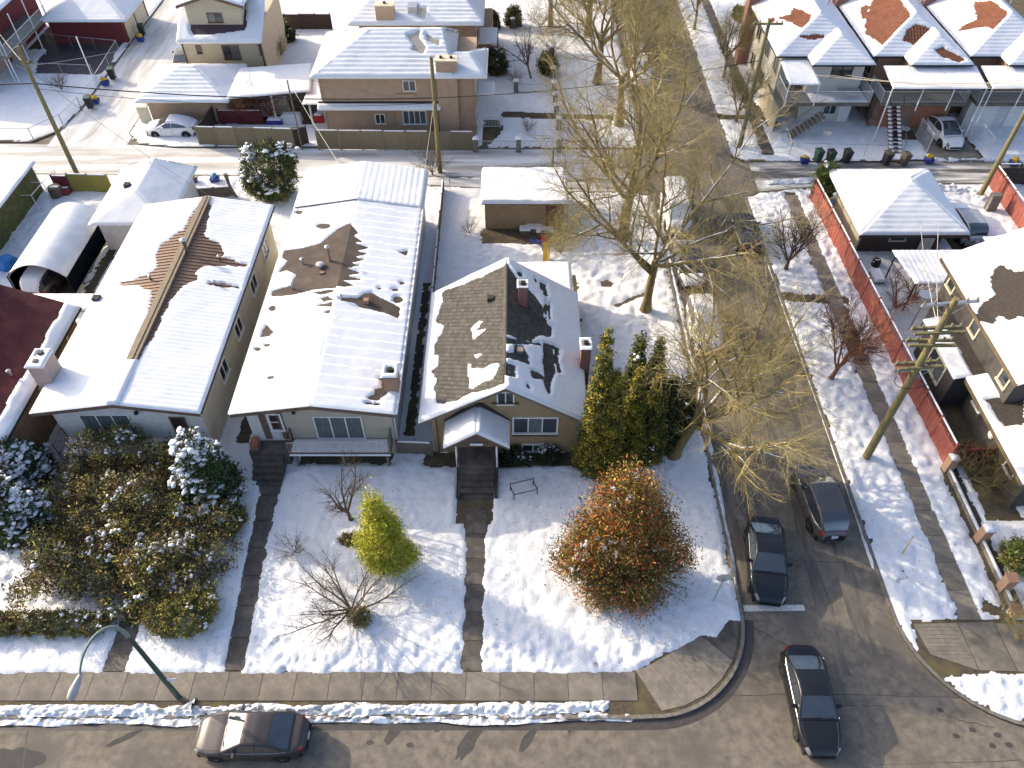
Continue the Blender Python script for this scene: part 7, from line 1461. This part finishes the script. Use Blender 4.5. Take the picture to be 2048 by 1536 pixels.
for i, (bx, by, tx, ty, lb) in enumerate(((195, 178, 138, 52, 'tall thin white pole rising from the alley fence'), (32, 165, 0, 95, 'white pole at the stairs of the balcony house'))):
    q = at(bx, by); tag(obj('white_pole', MB().tube((q[0], q[1], 0), (q[0], q[1], (4.8, 4.5)[i]), .05, n=6), WHITEM), lb, 'pole')
q = at(1105, 345); tag(obj('wooden_post', MB().box(q[0] - .08, q[0] + .08, q[1] - .08, q[1] + .08, 0, 2.2), POLEW), 'plain wooden post behind the tan garage', 'post')
# bungalow back yard
q = at(1091, 524); sl = root('slide', (q[0], q[1], .1), 'yellow plastic slide behind the bungalow', 'slide')
obj('chute', MB().hexa([(q[0] - .18, q[1] - .1, .1), (q[0] + .18, q[1] - .1, .1), (q[0] + .18, q[1] + .9, .95), (q[0] - .18, q[1] + .9, .95)], [(q[0] - .18, q[1] - .1, .2), (q[0] + .18, q[1] - .1, .2), (q[0] + .18, q[1] + .9, 1.05), (q[0] - .18, q[1] + .9, 1.05)]), YEL, sl)
obj('side_wall', MB().hexa([(q[0] + .2, q[1] - .1, .2), (q[0] + .28, q[1] - .1, .2), (q[0] + .28, q[1] + .9, 1.05), (q[0] + .2, q[1] + .9, 1.05)], [(q[0] + .2, q[1] - .1, .36), (q[0] + .28, q[1] - .1, .36), (q[0] + .28, q[1] + .9, 1.22), (q[0] + .2, q[1] + .9, 1.22)]), YEL, sl); obj('ladder', MB().tube((q[0] - .2, q[1] + 1.1, 0), (q[0] - .2, q[1] + .95, 1.1), .04, n=5).tube((q[0] + .2, q[1] + 1.1, 0), (q[0] + .2, q[1] + .95, 1.1), .04, n=5), BINB, sl)
q = at(1089, 488); tc_ = root('toy_car', (q[0], q[1], .1), 'red toy car in the junk behind the bungalow', 'toy'); REDP = pm('red_plastic', (.5, .03, .03), (.4, .025, .025), 4, .5)
obj('body', MB().hexa([(q[0] - .3, q[1] - .5, .2), (q[0] + .3, q[1] - .5, .2), (q[0] + .3, q[1] + .5, .2), (q[0] - .3, q[1] + .5, .2)], [(q[0] - .25, q[1] - .4, .5), (q[0] + .25, q[1] - .4, .5), (q[0] + .25, q[1] + .35, .62), (q[0] - .25, q[1] + .35, .62)]), REDP, tc_); obj('roof', MB().box(q[0] - .24, q[0] + .24, q[1] - .1, q[1] + .35, .85, .92), BLKP, tc_)
for sx in (-.32, .32):
    for sy in (-.35, .35): obj('wheel', MB().lathe((q[0] + sx - .05, q[1] + sy, .24), [(.14, 0), (.14, .1)], 10, axis=0), BLKP, tc_)
q = at(1073, 488); tag(obj('sled', MB().path([(q[0] - .5, q[1] + .1, .22), (q[0] - .1, q[1], .18), (q[0] + .4, q[1] - .1, .18), (q[0] + .6, q[1] - .12, .3)], [.16, .22, .22, .1], 8), BINB), 'dark blue plastic sled lying in the bungalow yard', 'sled')
for i, (px, py, s, lb) in enumerate(((1068, 463, .55, 'wooden planter box with snow beside the tan garage'), (1090, 470, .6, 'second planter full of dead stalks by the garage door'), (1050, 467, .35, 'small dark crate lying by the tan garage'))):
    q = at(px, py); t = root('planter_box', (q[0], q[1], .1), lb, 'planter'); obj('box', MB().box(q[0] - s, q[0] + s, q[1] - .35, q[1] + .35, .05, .5), DECKW, t); flat_snow(t, q[0] - s, q[0] + s, q[1] - .33, q[1] + .33, .5, .06, seed=330 + i, res=.08)
# things under the patio roof, carport and by the alley
for i, (px, py, w, h, mt, lb) in enumerate(((540, 232, .6, 1.3, WTRIM, 'white cabinet under the patio roof'), (565, 228, .7, 1.5, STC, 'upright pale board under the patio roof'), (552, 250, .7, .6, BINB, 'blue bin bag pile in the patio'), (585, 246, .9, .8, SNOWR, 'snow-covered table in the patio'), (640, 248, .4, .9, REDP, 'red barrow handle behind the white railing'), (1840, 560, .35, .7, DARKM, 'dark stove drum beside the carport'), (1748, 535, .30, .6, DARKM, 'dark barrel with snow cap in the fenced yard'), (118, 395, .5, .9, BINR, 'brown barrel beside the yellow gate'), (135, 390, .45, .6, MAROON, 'maroon pail with snow near the yellow gate'), (262, 470, .5, .5, MAROON, 'snow-topped wood pile behind the metal-roofed house'))):
    q = at(px, py); t = root('yard_item', (q[0], q[1], .1), lb, 'yard item')
    if i in (5, 6, 7, 8): obj('drum', MB().lathe((q[0], q[1], .08), [(w * .9, 0), (w, h * .2), (w, h * .8), (w * .9, h)], 12), mt, t)
    else: obj('body', MB().hexa([(q[0] - w, q[1] - w * .5, .08), (q[0] + w, q[1] - w * .5, .08), (q[0] + w, q[1] + w * .5, .08), (q[0] - w, q[1] + w * .5, .08)], [(q[0] - w * .9, q[1] - w * .35, h), (q[0] + w * .92, q[1] - w * .4, h), (q[0] + w * .88, q[1] + w * .45, h), (q[0] - w * .9, q[1] + w * .4, h)]), mt, t)
    flat_snow(t, q[0] - w * .8, q[0] + w * .8, q[1] - w * .4, q[1] + w * .4, h, .09, seed=340 + i, res=.08)
q = at(1755, 570); t = root('garden_bench', (q[0], q[1], .1), 'snow-covered bench inside the red fence', 'bench'); obj('seat', MB().box(q[0] - .35, q[0] + .35, q[1] - .2, q[1] + 1.1, .4, .46), DECKW, t); flat_snow(t, q[0] - .35, q[0] + .35, q[1] - .2, q[1] + 1.1, .46, .16, seed=352, res=.06)
for sx in (-.3, .3):
    for sy in (-.1, 1.0): obj('leg', MB().box(q[0] + sx - .03, q[0] + sx + .03, q[1] + sy - .03, q[1] + sy + .03, .05, .4), DECKW, t)
q = at(95, 400); t = root('greenhouse_frame', (q[0], q[1], .1), 'white scaffold frame beside the mossy garage', 'frame')
for i in range(3):
    x0, y0 = q[0] - .6 + i * .15, q[1] - 1.6 + i * 1.7; obj('hoop', MB().path([(x0 - .8, y0, 0), (x0 - .8, y0, 1.5), (x0 + .7, y0, 1.5), (x0 + .7, y0, 0)], .03, 5), WHITEM, t)
obj('rail', MB().tube((q[0] - 1.4, q[1] - 1.6, 1.5), (q[0] - 1.1, q[1] + 1.8, 1.5), .03, n=5).tube((q[0] + .1, q[1] - 1.6, 1.5), (q[0] + .4, q[1] + 1.8, 1.5), .03, n=5), WHITEM, t)
q = at(160, 590); tag(obj('plank', MB().box(q[0] - .12, q[0] + .12, q[1] - .8, q[1] + .8, .2, .28), CREAMT), 'pale plank leaning in the snow behind the maroon-roofed house', 'plank')
q = at(140, 562); t = root('traffic_cone', (q[0], q[1], .1), 'small orange cone beside the tent carport', 'cone'); obj('cone', MB().lathe((q[0], q[1], .12), [(.16, 0), (.04, .5)], 10), pm('orange_plastic', (.6, .1, .02), (.5, .08, .02), 4, .6), t); obj('base', MB().box(q[0] - .2, q[0] + .2, q[1] - .2, q[1] + .2, .08, .12), BLKP, t)
q = at(20, 535); tag(obj('tarp_bundle', MB().lathe((q[0], q[1], .1), [(.7, 0), (.75, .3), (.5, .7), (.15, .85)], 9), pm('blue_tarp', (.04, .2, .5), (.03, .15, .4), 4, .5)), 'blue tarpaulin bundle at the left edge by the tent', 'tarp')
